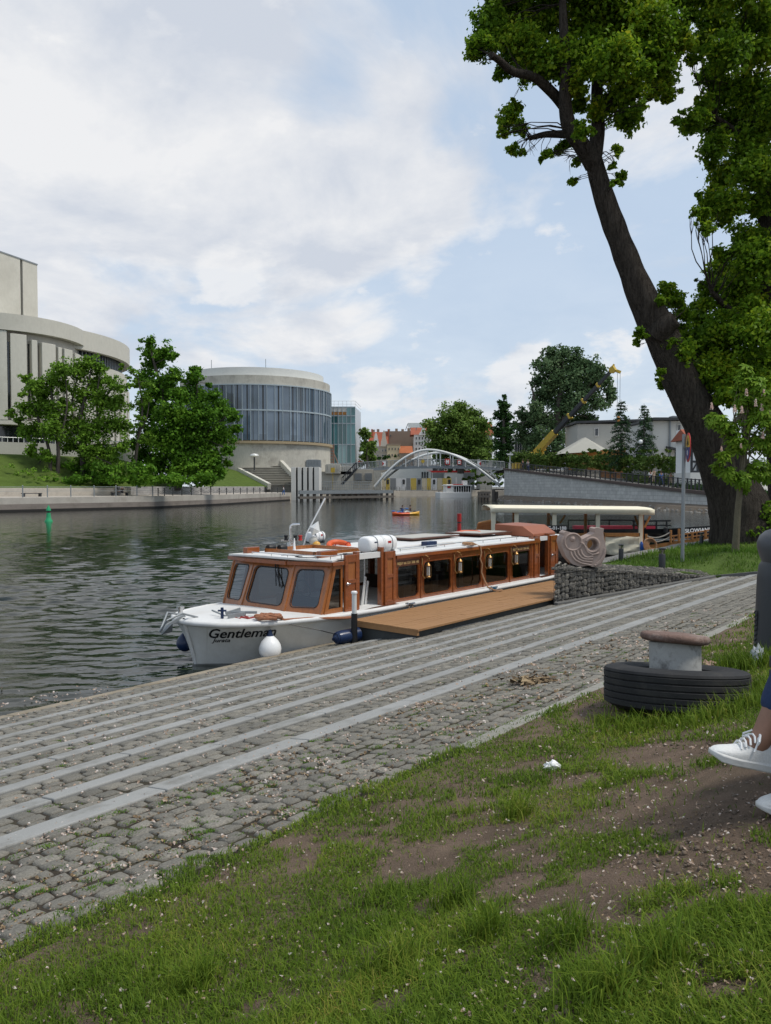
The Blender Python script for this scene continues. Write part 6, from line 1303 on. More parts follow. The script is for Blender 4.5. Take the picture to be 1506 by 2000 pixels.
bf_ = thing('cylinder_fender', 'dark blue sausage fender squeezed between the hull and the pontoon corner', 'fender', Q(11.0,10.62,-1.75)); a, b = at(654,1247,15.0), at(700,1238,15.35); mb = MB(); ax = (b-a); L_ = ax.length; mb.lathe([(.02,-.03),(.06,0),(.125,.07),(.135,.15),(.135,L_)], 16, a, ax); emit(mb, 'body', 'vinylblue', bf_, smooth=True); mb = MB(); mb.torus(a+ax*.06, .1, .014, ax, 16, 6); mb.torus(a+ax*.0, .05, .016, ax.orthogonal(), 12, 6); emit(mb, 'eye', 'vinylblue', bf_, smooth=True)
# ---- pontoon
pt = thing('timber_pontoon', 'low floating pontoon decked with orange brown boards beside the boat', 'pontoon', Q(14.5,9.65,WZ)); mb = MB()
for k in range(13):
    q = 11.44
    while q < 19.85: e = min(q+(random.uniform(1.2,2.6) if q < 11.5 else 2.4), 19.9); mb.box(q+random.uniform(.002,.006),e-.002,8.8+k*.131+.003,8.8+k*.131+.128,-1.335,-1.30+random.uniform(-.003,.003),Q); q = e
emit(mb, 'deck_boards', 'deckboards', pt); mb = MB(); mb.box(11.5,19.88,8.9,10.42,-1.95,-1.336,Q); emit(mb, 'float', M('floatgrey', (.045,.05,.05), .6, var=.3, scale=2), pt); mb = MB(); mb.box(11.44,11.5,8.82,10.48,-1.42,-1.337,Q); emit(mb, 'edge_beam', 'deckboards', pt)
mp_ = thing('mooring_pole', 'round guide pole, black below and pale metal above, at the pontoon corner', 'pole', Q(11.32,10.5,WZ)); p = at(692,1200,15.15); zt = at(692,1156,15.15).z; zm_ = at(692,1198,15.15).z; mb = MB(); mb.tube([(p.x,p.y,-2.5),(p.x,p.y,zm_)], .062, 12); emit(mb, 'lower_sleeve', 'black', mp_, smooth=True); mb = MB(); mb.tube([(p.x,p.y,zm_),(p.x,p.y,zt-.03)], .048, 12); emit(mb, 'upper_tube', 'palemetal', mp_, smooth=True); mb = MB(); mb.lathe([(.062,-.03),(.062,.0),(.05,.015)], 12, (p.x,p.y,zt)); emit(mb, 'cap', 'vinylwhite', mp_, smooth=True)
for (u, v), lb in zip(((802,1187),(965,1154)), ('steel mooring cleat on the pontoon edge near the first doors','steel mooring cleat with blue rope on the pontoon below the hanging rope')):
    c = onz(u, v, -1.30); ct_ = thing('mooring_cleat', lb, 'cleat', c, None, R(50)); q0, p0, z0 = toq(c); mb = MB(); mb.tube([Q(q0-.15,p0,-1.21), Q(q0+.15,p0,-1.21)], .022, 8)
    for d in (-.06,.06): mb.tube([Q(q0+d,p0,-1.3), Q(q0+d,p0,-1.21)], .02, 6)
    emit(mb, 'horns', 'chrome', ct_, smooth=True); mb = MB(); P = [Q(q0+.08*math.sin(i*1.1), p0+.05*math.cos(i*1.1), -1.26+.006*i) for i in range(12)]; mb.tube(P, .013, 5); mb.tube([P[-1], Q(q0-.1,p0+.25,-1.25), Q(q0-.25,p0+.4,-1.22)], .012, 5); emit(mb, 'rope', 'black' if u < 900 else M('bluerope', (.03,.12,.2), .8), ct_)
# ------------------------------------------------------------------ canopy boat and dark boat behind the sculpture
M('cream', (0.80,0.745,0.58), 0.85, var=0.08, scale=2, fine=18, bump=0.3, bdist=0.02)
M('pine', (0.42,0.19,0.06), 0.55, var=0.35, scale=4, fine=40, bump=0.1, stretch=(3,3,.6))
glassmat('vinyl_window', (0.75,0.75,0.74), 1.35, 0.1, extra=0.03)
GD = 34.0
gal = thing('canopy_boat', 'wooden river boat with a long cream canvas canopy and clear side sheets', 'boat', at(1110,1086,GD))
def g(u, v, dy=0.0): return at(u, v, GD+dy)
s = px(GD)
def gbox(mb, u0, u1, v0, v1, d0, d1): a = g(u0,v1); b = g(u1,v0); mb.box(a.x,b.x,GD+d0,GD+d1,min(a.z,b.z),max(a.z,b.z))
mb = MB(); rows = []
for t in lin(0,1,24):
    u = 957+320*t; a = g(u, 991+3.5*t); x = a.x
    rows.append([(x, GD-.15, g(u,1000.5+5*t).z), (x, GD-.12, a.z-.02), (x, GD+.4, a.z+.03+.02*math.sin(t*40)), (x, GD+1.2, a.z+.07+.015*math.sin(t*31)), (x, GD+2.2, a.z+.07), (x, GD+2.9, a.z+.0), (x, GD+2.95, g(u,1000+5*t).z)])
mb.grid(rows); o = emit(mb, 'canopy', 'cream', gal, smooth=True, ang=60); md = o.modifiers.new('Solid', 'SOLIDIFY'); md.thickness = .03
for u, m, dy in ((964,'cream',0),(1009,'cream',0),(1023,'pine',2.6),(1083,'cream',0),(1096,'pine',2.6),(1168,'cream',0),(1174,'pine',2.6),(1252,'cream',0),(1259,'pine',.3)):
    mb = MB(); gbox(mb, u-4.2 if m == 'cream' else u-3.2, u+4.2 if m == 'cream' else u+3.2, 998, 1086 if u > 1000 else 1040, dy, dy+.12); emit(mb, 'canopy_post', m, gal)
for ua, va, ub, vb in ((1072,1004,1083,1022),(1094,1022,1104,1006),(1259,1030,1270,1008),(1248,1030,1240,1008)): mb = MB(); mb.beam(g(ua,va,.1), g(ub,vb,.1), .06, .08); emit(mb, 'brace', 'pine', gal)
for u0, u1 in ((1012,1080),(1086,1165),(1171,1249)):
    mb = MB(); gbox(mb, u0, u1, 1006, 1040, .05, .06); emit(mb, 'side_sheet', 'vinyl_window', gal)
mb = MB(); gbox(mb, 968, 1005, 1006, 1034, .05, .06); emit(mb, 'side_sheet', 'vinyl_window', gal)
mb = MB(); mb.prism([(929,1036),(934,1020),(962,1014),(1030,1040),(1180,1042),(1180,1084),(1000,1084),(955,1072)], lambda u, v, t: g(u, v, t), .15, 2.7); emit(mb, 'hull', 'pine', gal, bevel=.04)
for v in (1020,1025,1030): mb = MB(); mb.beam(g(932,v+5,.12), g(963,v,.12), .05, .1); emit(mb, 'strake', 'varnish_front', gal)
mb = MB(); mb.prism([(1100,1075),(1270,1075),(1262,1092),(1110,1092)], lambda u, v, t: g(u, v, t), .2, 2.6); emit(mb, 'float', 'black', gal)
mb = MB(); rows = [[g(1180+72*t, 1048+4*k*7/4+1.2*math.sin(t*9+k), .02+.05*math.sin(t*6+k*1.7)) for t in lin(0,1,20)] for k in range(6)]; mb.grid(rows); o = emit(mb, 'canvas_apron', 'cream', gal, smooth=True); md = o.modifiers.new('Solid', 'SOLIDIFY'); md.thickness = .02
mb = MB(); gbox(mb, 1180, 1250, 1041, 1048, 0, .15); emit(mb, 'side_rail', 'pine', gal); mb = MB(); gbox(mb, 1090, 1110, 1042, 1100, 0, .15) if False else gbox(mb, 1178, 1182, 1040, 1084, 0, .15); emit(mb, 'side_rail', 'pine', gal)
mb = MB(); gbox(mb, 1250, 1256, 1062, 1078, -.1, .1); mb.lathe([(.07,0),(.03,.1)], 8, g(1253,1062,0)); emit(mb, 'blue_bottle', M('bluebottle', (.02,.1,.4), .3), gal, bevel=.03)
mb = MB(); c = g(1034,1026,1.2); mb.ball((c.x,c.y,c.z), .2, 12, 8, rz=.17); mb.beam((c.x-.05,c.y,c.z-.1),(c.x-.1,c.y,c.z-.6), .18, .14); emit(mb, 'outboard_motor', 'vinylwhite', gal, smooth=True)
mb = MB(); c = g(1052,1030,1.0); mb.torus((c.x,c.y,c.z), .16, .03, (.9,-.5,.2), 16, 6); mb.beam((c.x,c.y,c.z-.1),(c.x,c.y,c.z-.5), .15, .15); emit(mb, 'steering_wheel', 'black', gal)
lettering('BG-01-188', lambda x, y: g(1083+x, 1034-y, .0)+Vector((0,-.25,0)), 'vinylwhite', gal, 9.5, 0, .25, 1.0, name='registration', centre=True)
mb = MB(); gbox(mb, 1060, 1106, 1026, 1038, -.2, .14); emit(mb, 'name_board', 'black', gal)
# open pine stern raft with rope rails
rf_ = thing('pine_raft', 'open pine raft with short posts and sagging rope rails beside the lawn', 'raft', at(1330,1080,34)); D = 33
def r(u, v, dy=0): return at(u, v, D+dy)
def rv(u): return 1072-(u-1262)*.16
mb = MB(); mb.prism([(1258,1066),(1395,1046),(1395,1052),(1258,1076)], lambda u, v, t: r(u, v, t), 0, 3.5); emit(mb, 'deck', 'pine', rf_)
for u in (1262,1310,1326,1352,1378): mb = MB(); b = r(u, rv(u)-4); mb.tube([b, (b.x,b.y,b.z+(.55 if u < 1330 else .32))], .05, 7); emit(mb, 'post', 'pine', rf_)
for dz, sag, a_, b_ in ((.48,.16,1262,1310),(.28,.14,1262,1310)):
    mb = MB(); p, q_ = r(a_,rv(a_)-4), r(b_,rv(b_)-4); mb.tube([p.lerp(q_, t)+Vector((0,0,dz-sag*4*t*(1-t))) for t in lin(0,1,12)], .03, 6); emit(mb, 'rope_rail', 'greyrope', rf_)
for dz in (.12,.28): mb = MB(); p, q_ = r(1310,rv(1310)-4), r(1394,rv(1394)-4); mb.beam(p+Vector((0,0,dz)), q_+Vector((0,0,dz)), .05, .05); emit(mb, 'rail', 'pine', rf_)
for k in range(9): u = 1316+k*9; mb = MB(); p = r(u, rv(u)-4); mb.beam(p, p+Vector((0,0,.28)), .035, .035); emit(mb, 'baluster', 'pine', rf_)
mb = MB(); c = r(1270,1066,-.3)
for k in range(5): mb.torus((c.x+.03*k,c.y+.02*k,c.z+.02), .30-.03*k, .035, (.2,-1,.15+.05*k), 18, 6)
tag(emit(mb, 'rope_coil', 'rope', smooth=True), 'thick brown rope coil hanging on the end of the pine raft', 'rope')
SD = 47.0
sl = thing('black_boat', 'long black wooden boat with white lettering and a red bench moored beyond the canopy', 'boat', at(1240,1050,SD))
def sf(u, v, dy=0): return at(u, v, SD+dy)
mb = MB(); rows = []
for t in lin(0,1,20):
    u = 1060+340*t; vt = 1034-1.5*t if t < .7 else 1033-7*(t-.7)/.3; w = 1.1*math.sin(math.pi*min(1, .25+t*.45)) if t < .6 else 1.1*(1-((t-.6)/.4)**2.2)+.02
    rows.append([sf(u, 1052, w*-.7+1.2), sf(u, 1044, -w+1.2), sf(u, vt, -w*1.1+1.2), sf(u, vt, -w*.9+1.2), sf(u, vt+4, 1.2), sf(u, vt, w*.9+1.2), sf(u, vt, w*1.1+1.2), sf(u, 1052, w*.7+1.2)])
mb.grid(rows); emit(mb, 'hull', M('blackhull', (.014,.014,.016), .35, var=.3, scale=3), sl, smooth=True, ang=50)
for dy in (.15,2.2):
    mb = MB(); mb.beam(sf(1235,1018,dy), sf(1310,1017,dy), .07, .1); mb.beam(sf(1235,1026,dy), sf(1310,1026,dy), .06, .08)
    for u in (1238,1260,1282,1302): mb.beam(sf(u,1017,dy), sf(u,1036,dy), .09, .09, up=(0,1,0))
    if dy > 1:
        for u in (1110,1150,1190): mb.beam(sf(u,1016,2.2), sf(u+50,1016,2.2), .06, .08); mb.beam(sf(u,1016,2.2), sf(u,1034,2.2), .07, .07, up=(0,1,0))
    emit(mb, 'rail_frame', 'black', sl)
mb = MB(); a, b = sf(1120,1030,1.2), sf(1280,1030,1.2); mb.box(a.x,b.x,a.y-.3,a.y+.3,a.z-.1,a.z+.1); emit(mb, 'bench', M('pinkred', (.45,.03,.06), .6), sl)
def slf(x, y):
    u = 1368+x; w = 1.1*(1-((max(0,(u-1060)/340-.6))/.4)**2.2)+.02; return sf(u, 1038.5-y-(x*.06), -w*1.1+1.2-.10)
lettering('SŁOWIANKA', slf, 'vinylwhite', sl, 10.2, 0, .28, 1.0, name='lettering', centre=True)
mb = MB(); c = sf(1300,1036,-.1); mb.lathe([(.05,-.2),(.13,-.12),(.13,.15),(.05,.22)], 10, c); tag(emit(mb, 'cylinder_fender', 'rubber', smooth=True), 'small dark fender hung over the side of the black lettered boat', 'fender')
gp = thing('gangplank', 'pale weathered plank gangway dropping to the water beside the big trunk', 'gangway', at(1405,1050,33)); a0, a1, b0, b1 = at(1392,1003,43), at(1411,1003,43), at(1405,1051,33), at(1426,1051,33)
for i in range(4):
    mb = MB(); t0, t1 = i/4+.01, (i+1)/4-.01; p = [a0.lerp(a1,t0), a0.lerp(a1,t1), b0.lerp(b1,t1), b0.lerp(b1,t0)]; mb.hexa([x+Vector((0,0,-.06)) for x in p]+p); emit(mb, 'plank', M('oldplank', (.36,.31,.24), .9, var=.25, scale=2, fine=20) if i == 0 else 'oldplank', gp)
# ------------------------------------------------------------------ buoys and kayak
bu = onz(95,1018.5,WZ); gbu = thing('green_buoy', 'green conical buoy floating near the far quay on the left', 'buoy', bu); k = px(bu.y)
mb = MB(); mb.lathe([(7.5*k,-.3),(7.5*k,.06),(5*k,.25),(4.2*k,10*k),(3.5*k,17*k)], 16, bu); emit(mb, 'float', 'greenboat', gbu, smooth=True, ang=45); mb = MB(); mb.lathe([(2*k,17*k),(2*k,21*k)], 10, bu); emit(mb, 'neck', 'darkmetal', gbu); mb = MB(); mb.lathe([(4.5*k,21*k),(4.3*k,24*k),(1.2*k,30*k),(.6*k,32*k)], 14, bu); emit(mb, 'topmark', 'greenboat', gbu, smooth=True, ang=45)
D = 55; bu = at(897,1042,D); bu.z = WZ; k = px(D); rbu = thing('red_buoy', 'red can buoy with a dark band standing in the river behind the boat roof', 'buoy', bu); z0 = at(897,1039,D).z
mb = MB(); mb.lathe([(9*k,WZ-bu.z-.3),(9*k,z0-WZ-.05),(4.5*k,z0-WZ+.1)], 16, bu); mb.lathe([(4*k,z0-WZ),(3.6*k,at(0,1022,D).z-WZ)], 14, bu); emit(mb, 'float', 'redpaint', rbu, smooth=True, ang=45); mb = MB(); mb.lathe([(3.2*k,at(0,1022,D).z-WZ),(3.2*k,at(0,1015,D).z-WZ)], 12, bu); emit(mb, 'band', 'darkmetal', rbu); mb = MB(); mb.lathe([(4.2*k,at(0,1019,D).z-WZ),(4.2*k,at(0,1015,D).z-WZ),(4.2*k,at(0,1003,D).z-WZ)], 14, bu); emit(mb, 'topmark', 'redpaint', rbu, smooth=True, ang=45)
# ------------------------------------------------------------------ stone wall, sculpture and lamps
island('gabionstone', [(0,(0.089,0.084,0.071)),(0.4,(0.151,0.141,0.121)),(0.8,(0.227,0.21,0.179)),(1,(0.341,0.318,0.265))], rough=0.9, fine=0.4, bump=0.6, bscale=30, noise_mix=0.25)
gv = [Vector(Q(*A0, 0)), Vector(Q(*B0, 0))]; gd = (gv[1]-gv[0]); GL = gd.length; gd.normalize(); gn = Vector((-gd.y, gd.x, 0))      # gn points away from us
gl = Vector((C50, S50, 0))/gn.dot(Vector((C50, S50, 0)))
def gz_top(x): return -0.53+(x/GL)*(-1.07+0.53)
def gz_bot(x): P = gv[0]+gd*x; return -SL*toq(P)[1]
gab = thing('gabion_wall', 'wedge shaped gabion wall of dark grey stones in wire mesh carrying the fish sculpture', 'wall', (gv[0].x+2, gv[0].y+.8, -1.55))
def gp_(x, t, z): P = gv[0]+gd*x+(gl if t > 0 else gn)*t; return Vector((P.x, P.y, z))
mb = MB(); pts = lin(0, GL, 12)
for a, b in zip(pts[:-1], pts[1:]):
    za, zb_ = gz_top(a)-.05, max(gz_top(b)-.05, gz_bot(b)-.1); c = [gp_(a,.06,gz_bot(a)-.4), gp_(b,.06,gz_bot(b)-.4), gp_(b,.58,gz_bot(b)-.4), gp_(a,.58,gz_bot(a)-.4), gp_(a,.06,za), gp_(b,.06,zb_), gp_(b,.58,zb_), gp_(a,.58,za)]; mb.hexa(c)
emit(mb, 'core', 'black', gab)
rr = random.Random(11); mb = MB()
def stone(mb, c, ax, ay, az, sx, sy, sz):
    n = 7; vs = []
    for k, (f, h) in enumerate(((.82,-.3),(1.0,.35),(.62,.95))):
        for j in range(n):
            a = TAU*j/n+k*.2; e = rr.uniform(.8,1.12); vs.append(c+ax*(sx*f*e*math.cos(a))+ay*(sy*f*e*math.sin(a))+az*(sz*h*rr.uniform(.8,1.1)))
    vs.append(c+az*sz*rr.uniform(.85,1.15)); fs = [(k*n+j, k*n+(j+1) % n, (k+1)*n+(j+1) % n, (k+1)*n+j) for k in range(2) for j in range(n)]+[(2*n+j, 2*n+(j+1) % n, 3*n) for j in range(n)]
    mb.add(vs, fs)
Zv = Vector((0,0,1)); x = .02
while x < GL:
    w = rr.uniform(.11,.2); z = gz_bot(x)-.05
    while z < gz_top(x)-.02:
        h = min(rr.uniform(.10,.19), max(.06, gz_top(x)-z)); stone(mb, gp_(x+w/2+rr.uniform(-.03,.03), .05, z+h/2), gd, Zv, -gn, w*.60, h*.60, .06*rr.uniform(.5,1.1)); z += h
    x += w*.95
t = .03
while t < .58:
    w = rr.uniform(.12,.19); z = gz_bot(0)-.35
    while z < gz_top(0)-.02: h = rr.uniform(.1,.18); stone(mb, gp_(.06, t+w*.18, z+h/2), gl.normalized(), Zv, Vector(Q(0,1,0)), w*.55, h*.55, .06); z += h
    t += w*.36
x = .05
while x < GL:
    for t in lin(.03,.56,10): stone(mb, gp_(x+rr.uniform(-.04,.04), t, gz_top(x)-.05), gd, gn, Zv, rr.uniform(.05,.09), rr.uniform(.05,.09), rr.uniform(.03,.06))
    x += .11
emit(mb, 'stones', 'gabionstone', gab, smooth=False)
mb = MB()
for x in lin(0, GL, 48): mb.tube([gp_(x,-.06,gz_bot(x)), gp_(x,-.06,max(gz_top(x), gz_bot(x)+.02)), gp_(x,.57,max(gz_top(x), gz_bot(x)+.02))], .005, 4)
for k in range(9): mb.tube([gp_(x,-.06,min(gz_bot(x)+.02+k*.105, gz_top(x))) for x in lin(0,GL,20)], .005, 4)
emit(mb, 'wire_mesh', 'darkmetal', gab)
# kerb where the paving meets wall and lawn
mb = MB(); K = [gp_(0,-.14,gz_bot(0)+.03), gp_(GL*.5,-.14,gz_bot(GL*.5)+.03), gp_(GL,-.12,gz_bot(GL)+.03), Q(21.62,5.4,-SL*5.4+.03), Q(22.5,2.6,-SL*2.6+.03)]
for a, b in zip(K[:-1], K[1:]): mb.beam(a-Vector((0,0,.05)), b-Vector((0,0,.05)), .14, .2)
tag(emit(mb, 'kerb', M('darkkerb', (.13,.128,.12), .85, var=.3, scale=3), bevel=.01), kind='structure')
# fish sculpture
M('sandstone', (0.37,0.29,0.25), 0.9, var=0.2, scale=4, fine=90, bump=0.55, bdist=0.01, dirt=(0.26,0.20,0.17), dscale=2.5, damt=0.5)
FD = 19.15
def fz(x, y): return (850+x/2.296, 950+y/2.296)
fo = [(577,197),(592,203),(615,208),(632,222),(648,234),(668,224),(690,214),(704,205),(701,188),(712,182),(728,185),(745,186),(742,205),(746,228),(752,258),(755,288),(748,318),(735,340),(735,356),(690,356),(683,350),(640,356),(605,345),(578,315),(562,280),(553,245),(558,226),(569,217),(564,207)]
fish = thing('fish_sculpture', 'pinkish stone fish sculpture with ringed eye and a round hole, standing on the gabion wall', 'sculpture', at(1135,1107,FD+.2))
def fpt(x, y, t): u, v = fz(x, y); P = at(u, v, FD); return Vector((P.x, P.y+t, P.z))
nn_ = 40; hole = [(693+23*math.cos(TAU*i/nn_), 259+23*math.sin(TAU*i/nn_)) for i in range(nn_)]
# resample outline to the same count, starting at the same bearing as the hole
def resample(pl, n):
    L_ = [0]
    for a, b in zip(pl, pl[1:]+pl[:1]): L_.append(L_[-1]+math.dist(a, b))
    out = []
    for i in range(n):
        s = L_[-1]*i/n; j = max(k for k in range(len(pl)) if L_[k] <= s); f = (s-L_[j])/(L_[j+1]-L_[j]); a, b = pl[j], pl[(j+1) % len(pl)]; out.append((a[0]+(b[0]-a[0])*f, a[1]+(b[1]-a[1])*f))
    return out
bm = bmesh.new(); tw_ = .24
def loopverts(pl, y): return [bm.verts.new(fpt(x, yy, y)) for x, yy in pl]
ol = resample(fo, 110)
for y in (-tw_, tw_):
    for pl in (ol, hole):
        vs = loopverts(pl, y)
        for a, b in zip(vs, vs[1:]+vs[:1]): bm.edges.new((a, b))
bm.verts.ensure_lookup_table(); n1, n2 = len(ol), nn_
def fill(o):
    es = [e for e in bm.edges if all(o <= v.index < o+n1+n2 for v in e.verts)]; bmesh.ops.triangle_fill(bm, use_beauty=True, edges=es)
bm.verts.index_update(); fill(0); bm.verts.index_update(); fill(n1+n2); bm.verts.ensure_lookup_table()
for o, n in ((0, n1), (n1, n2)):
    for i in range(n):
        a, b = o+i, o+(i+1) % n; bm.faces.new([bm.verts[a], bm.verts[b], bm.verts[b+n1+n2], bm.verts[a+n1+n2]])
bmesh.ops.recalc_face_normals(bm, faces=bm.faces); me_ = bpy.data.meshes.new('t'); bm.to_mesh(me_); bm.free(); mb = MB(); mb.add([tuple(v.co) for v in me_.vertices], [tuple(p.vertices) for p in me_.polygons]); bpy.data.meshes.remove(me_)
emit(mb, 'body', 'sandstone', fish, bevel=.07, seg=4, smooth=True, ang=40)
mb = MB(); fy = -tw_-.005
def ridge(pts, r_): mb.tube([fpt(x, y, fy) for x, y in pts], r_, 8)
for cx, cy, rd in ((606,232,7),(608,246,37)): ridge([(cx+rd*math.cos(t), cy+rd*math.sin(t)) for t in lin(0,TAU,24)], .03 if rd < 10 else .025)
for k in range(4): ridge([(596+15*k, 288-3*k), (602+15*k, 306-3*k), (616+14*k, 325-5*k), (640+11*k, 338-8*k), (688+3*k, 348-13*k)], .03)
for k in range(2): ridge([(704+9*k, 350-8*k), (728+4*k, 338-12*k), (744, 312-12*k), (749, 286-10*k)], .028)
ridge([(693+30*math.cos(t), 259+31*math.sin(t)) for t in lin(-2.6,2.9,30)], .03); ridge([(640,246),(655,256),(664,274),(672,290),(693,302),(722,296)], .03)
emit(mb, 'carved_ridges', 'sandstone', fish, smooth=True)
mb = MB(); mb.ball(fpt(606,232,fy), .05, 10, 8); emit(mb, 'eye', 'sandstone', fish, smooth=True)
# bollard lamps
def lamp(label, u, v, D, h):
    b = at(u, v, D); root = thing('bollard_lamp', label, 'bollard lamp', b, 'bollard lamps on the lawn'); k = h/.62; mb = MB(); mb.lathe([(.088*k,-.15),(.088*k,.44*k),(.08*k,.45*k)], 16, b); emit(mb, 'post', M('lampblack', (.02,.022,.024), .45) if 'lampblack' not in MATS else 'lampblack', root, smooth=True, ang=40)
    mb = MB(); mb.lathe([(.03*k,.45*k),(.028*k,.49*k),(.075*k,.575*k)], 14, b, cap=False); emit(mb, 'reflector', 'chrome', root, smooth=True); mb = MB(); mb.lathe([(.082*k,.45*k),(.082*k,.575*k)], 16, b, cap=False); emit(mb, 'glass', 'vinyl_window', root, smooth=True); mb = MB(); mb.lathe([(.1*k,.575*k),(.1*k,.605*k),(.05*k,.62*k)], 16, b); emit(mb, 'cap', 'lampblack', root, smooth=True, ang=40)
lamp('black bollard lamp behind the middle of the gabion wall, nearest of the three', 1293, 1114, 21.0, .62); lamp('black bollard lamp beside the fish sculpture near the canvas boat', 1213, 1096, 22.5, .50); lamp('black bollard lamp standing below the white lettering of the black boat', 1370, 1066, 27.5, .48)
b = at(1333,1098,22.2); sg = thing('road_sign', 'round red rimmed sign on a tall grey pole, seen almost edge on', 'sign', b); zt = at(1333,848,22.2).z; mb = MB(); mb.tube([(b.x,b.y,b.z-.2),(b.x,b.y,zt)], .052, 12); emit(mb, 'pole', 'greymetal', sg, smooth=True)
c = at(1343.5,874,22.1); ax = Vector((.975,-.22,0)).normalized(); sd = Vector((.22,.975,0)).normalized(); Rr = .42
def disc(r0, t0, t1, a0=0, a1=TAU, cx=0, cz=0):
    mb = MB(); n = 32; pl = [(cx+r0*math.cos(a0+(a1-a0)*i/n), cz+r0*math.sin(a0+(a1-a0)*i/n)) for i in range(n if a1-a0 > 6.2 else n+1)]; mb.prism(pl, lambda x, y, t: c+sd*x+Zv*y-ax*t, t0, t1); return mb
pl_ = emit(disc(Rr,-.02,.0), 'plate', 'redpaint', sg); emit(disc(Rr*.84,.001,.006,0,math.pi), 'yellow_field', M('signyellow',(.62,.38,.04),.5), pl_); emit(disc(Rr*.84,.001,.006,math.pi,TAU), 'blue_field', M('signblue',(.05,.06,.2),.5), pl_); 
mb = MB(); mb.prism([(-.2,.06),(-.08,.28),(0,.1),(.1,.28),(.2,.06),(.1,.06),(.05,.16),(0,.05),(-.06,.16),(-.1,.06)], lambda x, y, t: c+sd*x+Zv*y-ax*t, .007, .011); emit(mb, 'symbol', 'black', pl_); mb = MB(); mb.box(-.05,.05,-.22,-.08,.007,.011,lambda x,y,t: c+sd*x+Zv*y-ax*t); emit(mb, 'symbol', 'vinylwhite', pl_)
mb = MB(); mb.box(-.03,.03,-.05,.2,-.03,.03,lambda x,y,z: (c.x-.08+x*2,c.y+y*.2,c.z+z)); emit(mb, 'clamp', 'greymetal', sg)
# ------------------------------------------------------------------ bollard in a lorry tyre
M('rustcap', (0.15,0.095,0.075), 0.8, var=0.45, scale=6, fine=40, bump=0.6, bdist=0.01, dirt=(0.36,0.30,0.26), dscale=4.5, damt=0.8)
M('bollardpaint', (0.36,0.36,0.34), 0.75, var=0.15, scale=3, fine=30, bump=0.3, bdist=0.006, dirt=(0.05,0.045,0.04), dscale=5.5, damt=0.85)
tc_ = at(1320,1365,6.0); qq, pp_, _ = toq(tc_); tb = Vector((tc_.x, tc_.y, float(G(qq, pp_))+.005)); tax = Vector((.03,.145,1)).normalized()
ty = thing('lorry_tyre', 'worn black lorry tyre lying flat in the grass around the mooring bollard', 'tyre', tb)
prof = [(.30,.02),(.40,-.01),(.50,.0),(.555,.03)]
zz = .03
for k in range(5): prof += [(.572,zz+.008),(.574,zz+.044),(.572,zz+.047),(.556,zz+.049),(.556,zz+.055)]; zz += .052
prof += [(.572,zz+.005),(.565,zz+.025),(.545,zz+.035),(.50,zz+.045),(.40,zz+.05),(.31,zz+.02),(.295,zz-.03),(.36,zz-.06),(.42,.06),(.30,.02)]
prof = [(a*.95, b*.95) for a, b in prof]; mb = MB(); mb.lathe(prof, 90, tb, tax, cap=False); emit(mb, 'tread', 'rubber', ty, smooth=True, ang=28)
bo = thing('mooring_bollard', 'stubby grey painted mooring bollard with a rusty mushroom cap inside the tyre', 'bollard', tb); mb = MB(); cz = tax*.0
H_ = .55; mb.lathe([(.205,-.1),(.197,.02),(.194,.3),(.196,H_-.04)], 40, tb+Vector((.0,.0,0)), tax); emit(mb, 'drum', 'bollardpaint', bo, smooth=True, ang=50)
mb = MB(); cax = Vector((.075,.11,1)).normalized(); pr = [(.10,-.02),(.21,-.02),(.245,-.012),(.262,.006),(.262,.03),(.25,.046),(.225,.05),(.1,.053),(.0,.053)]; mb.lathe(pr, 44, tb+tax*(H_-.02), cax); mb.v = [(x+.006*mnoise.noise(Vector((x*9,y*9,z*9))), y+.006*mnoise.noise(Vector((x*8,y*8,z*8+4))), z+.006*mnoise.noise(Vector((x*7,y*7,z*7+9)))) for x, y, z in mb.v]; emit(mb, 'cap', 'rustcap', bo, smooth=True, ang=50)
def crumple(name, label, c, sx, sy, sz, mat, cat, seed):
    mb = MB(); mb.ball((0,0,0), 1, 18, 12); rr = Vector((seed*3.1, seed*1.7, 0)); mb.v = [(c[0]+x*sx*(1+.6*mnoise.noise(Vector((x,y,z))*2.1+rr)), c[1]+y*sy*(1+.6*mnoise.noise(Vector((y,z,x))*2.3+rr)), c[2]+z*sz*(1+.7*mnoise.noise(Vector((z,x,y))*2.7+rr))) for x, y, z in mb.v]; return tag(emit(mb, name, mat), label, cat)
def gpt(u, v): P = onground(u, v); return P
c = gpt(1384,1312); crumple('paper_bag', 'crumpled brown paper bag lying behind the tyre beside the bollard', (c.x,c.y,c.z+.055), .085, .07, .055, M('brownpaper', (.40,.27,.2), .8, var=.4, scale=15, dirt=(.12,.07,.05), dscale=14), 'litter', 1)
c = gpt(1079,1507); crumple('tissue', 'crumpled white tissue on the edge of the bare soil', (c.x,c.y,c.z+.03), .05, .04, .032, 'vinylwhite', 'litter', 2)
c = gpt(1479,1303); crumple('plastic_bag', 'torn clear plastic bag at the foot of the dark bin', (c.x,c.y,c.z+.09), .06, .06, .11, M('plastic', (.45,.47,.5), .25, var=.3, scale=15), 'litter', 3)
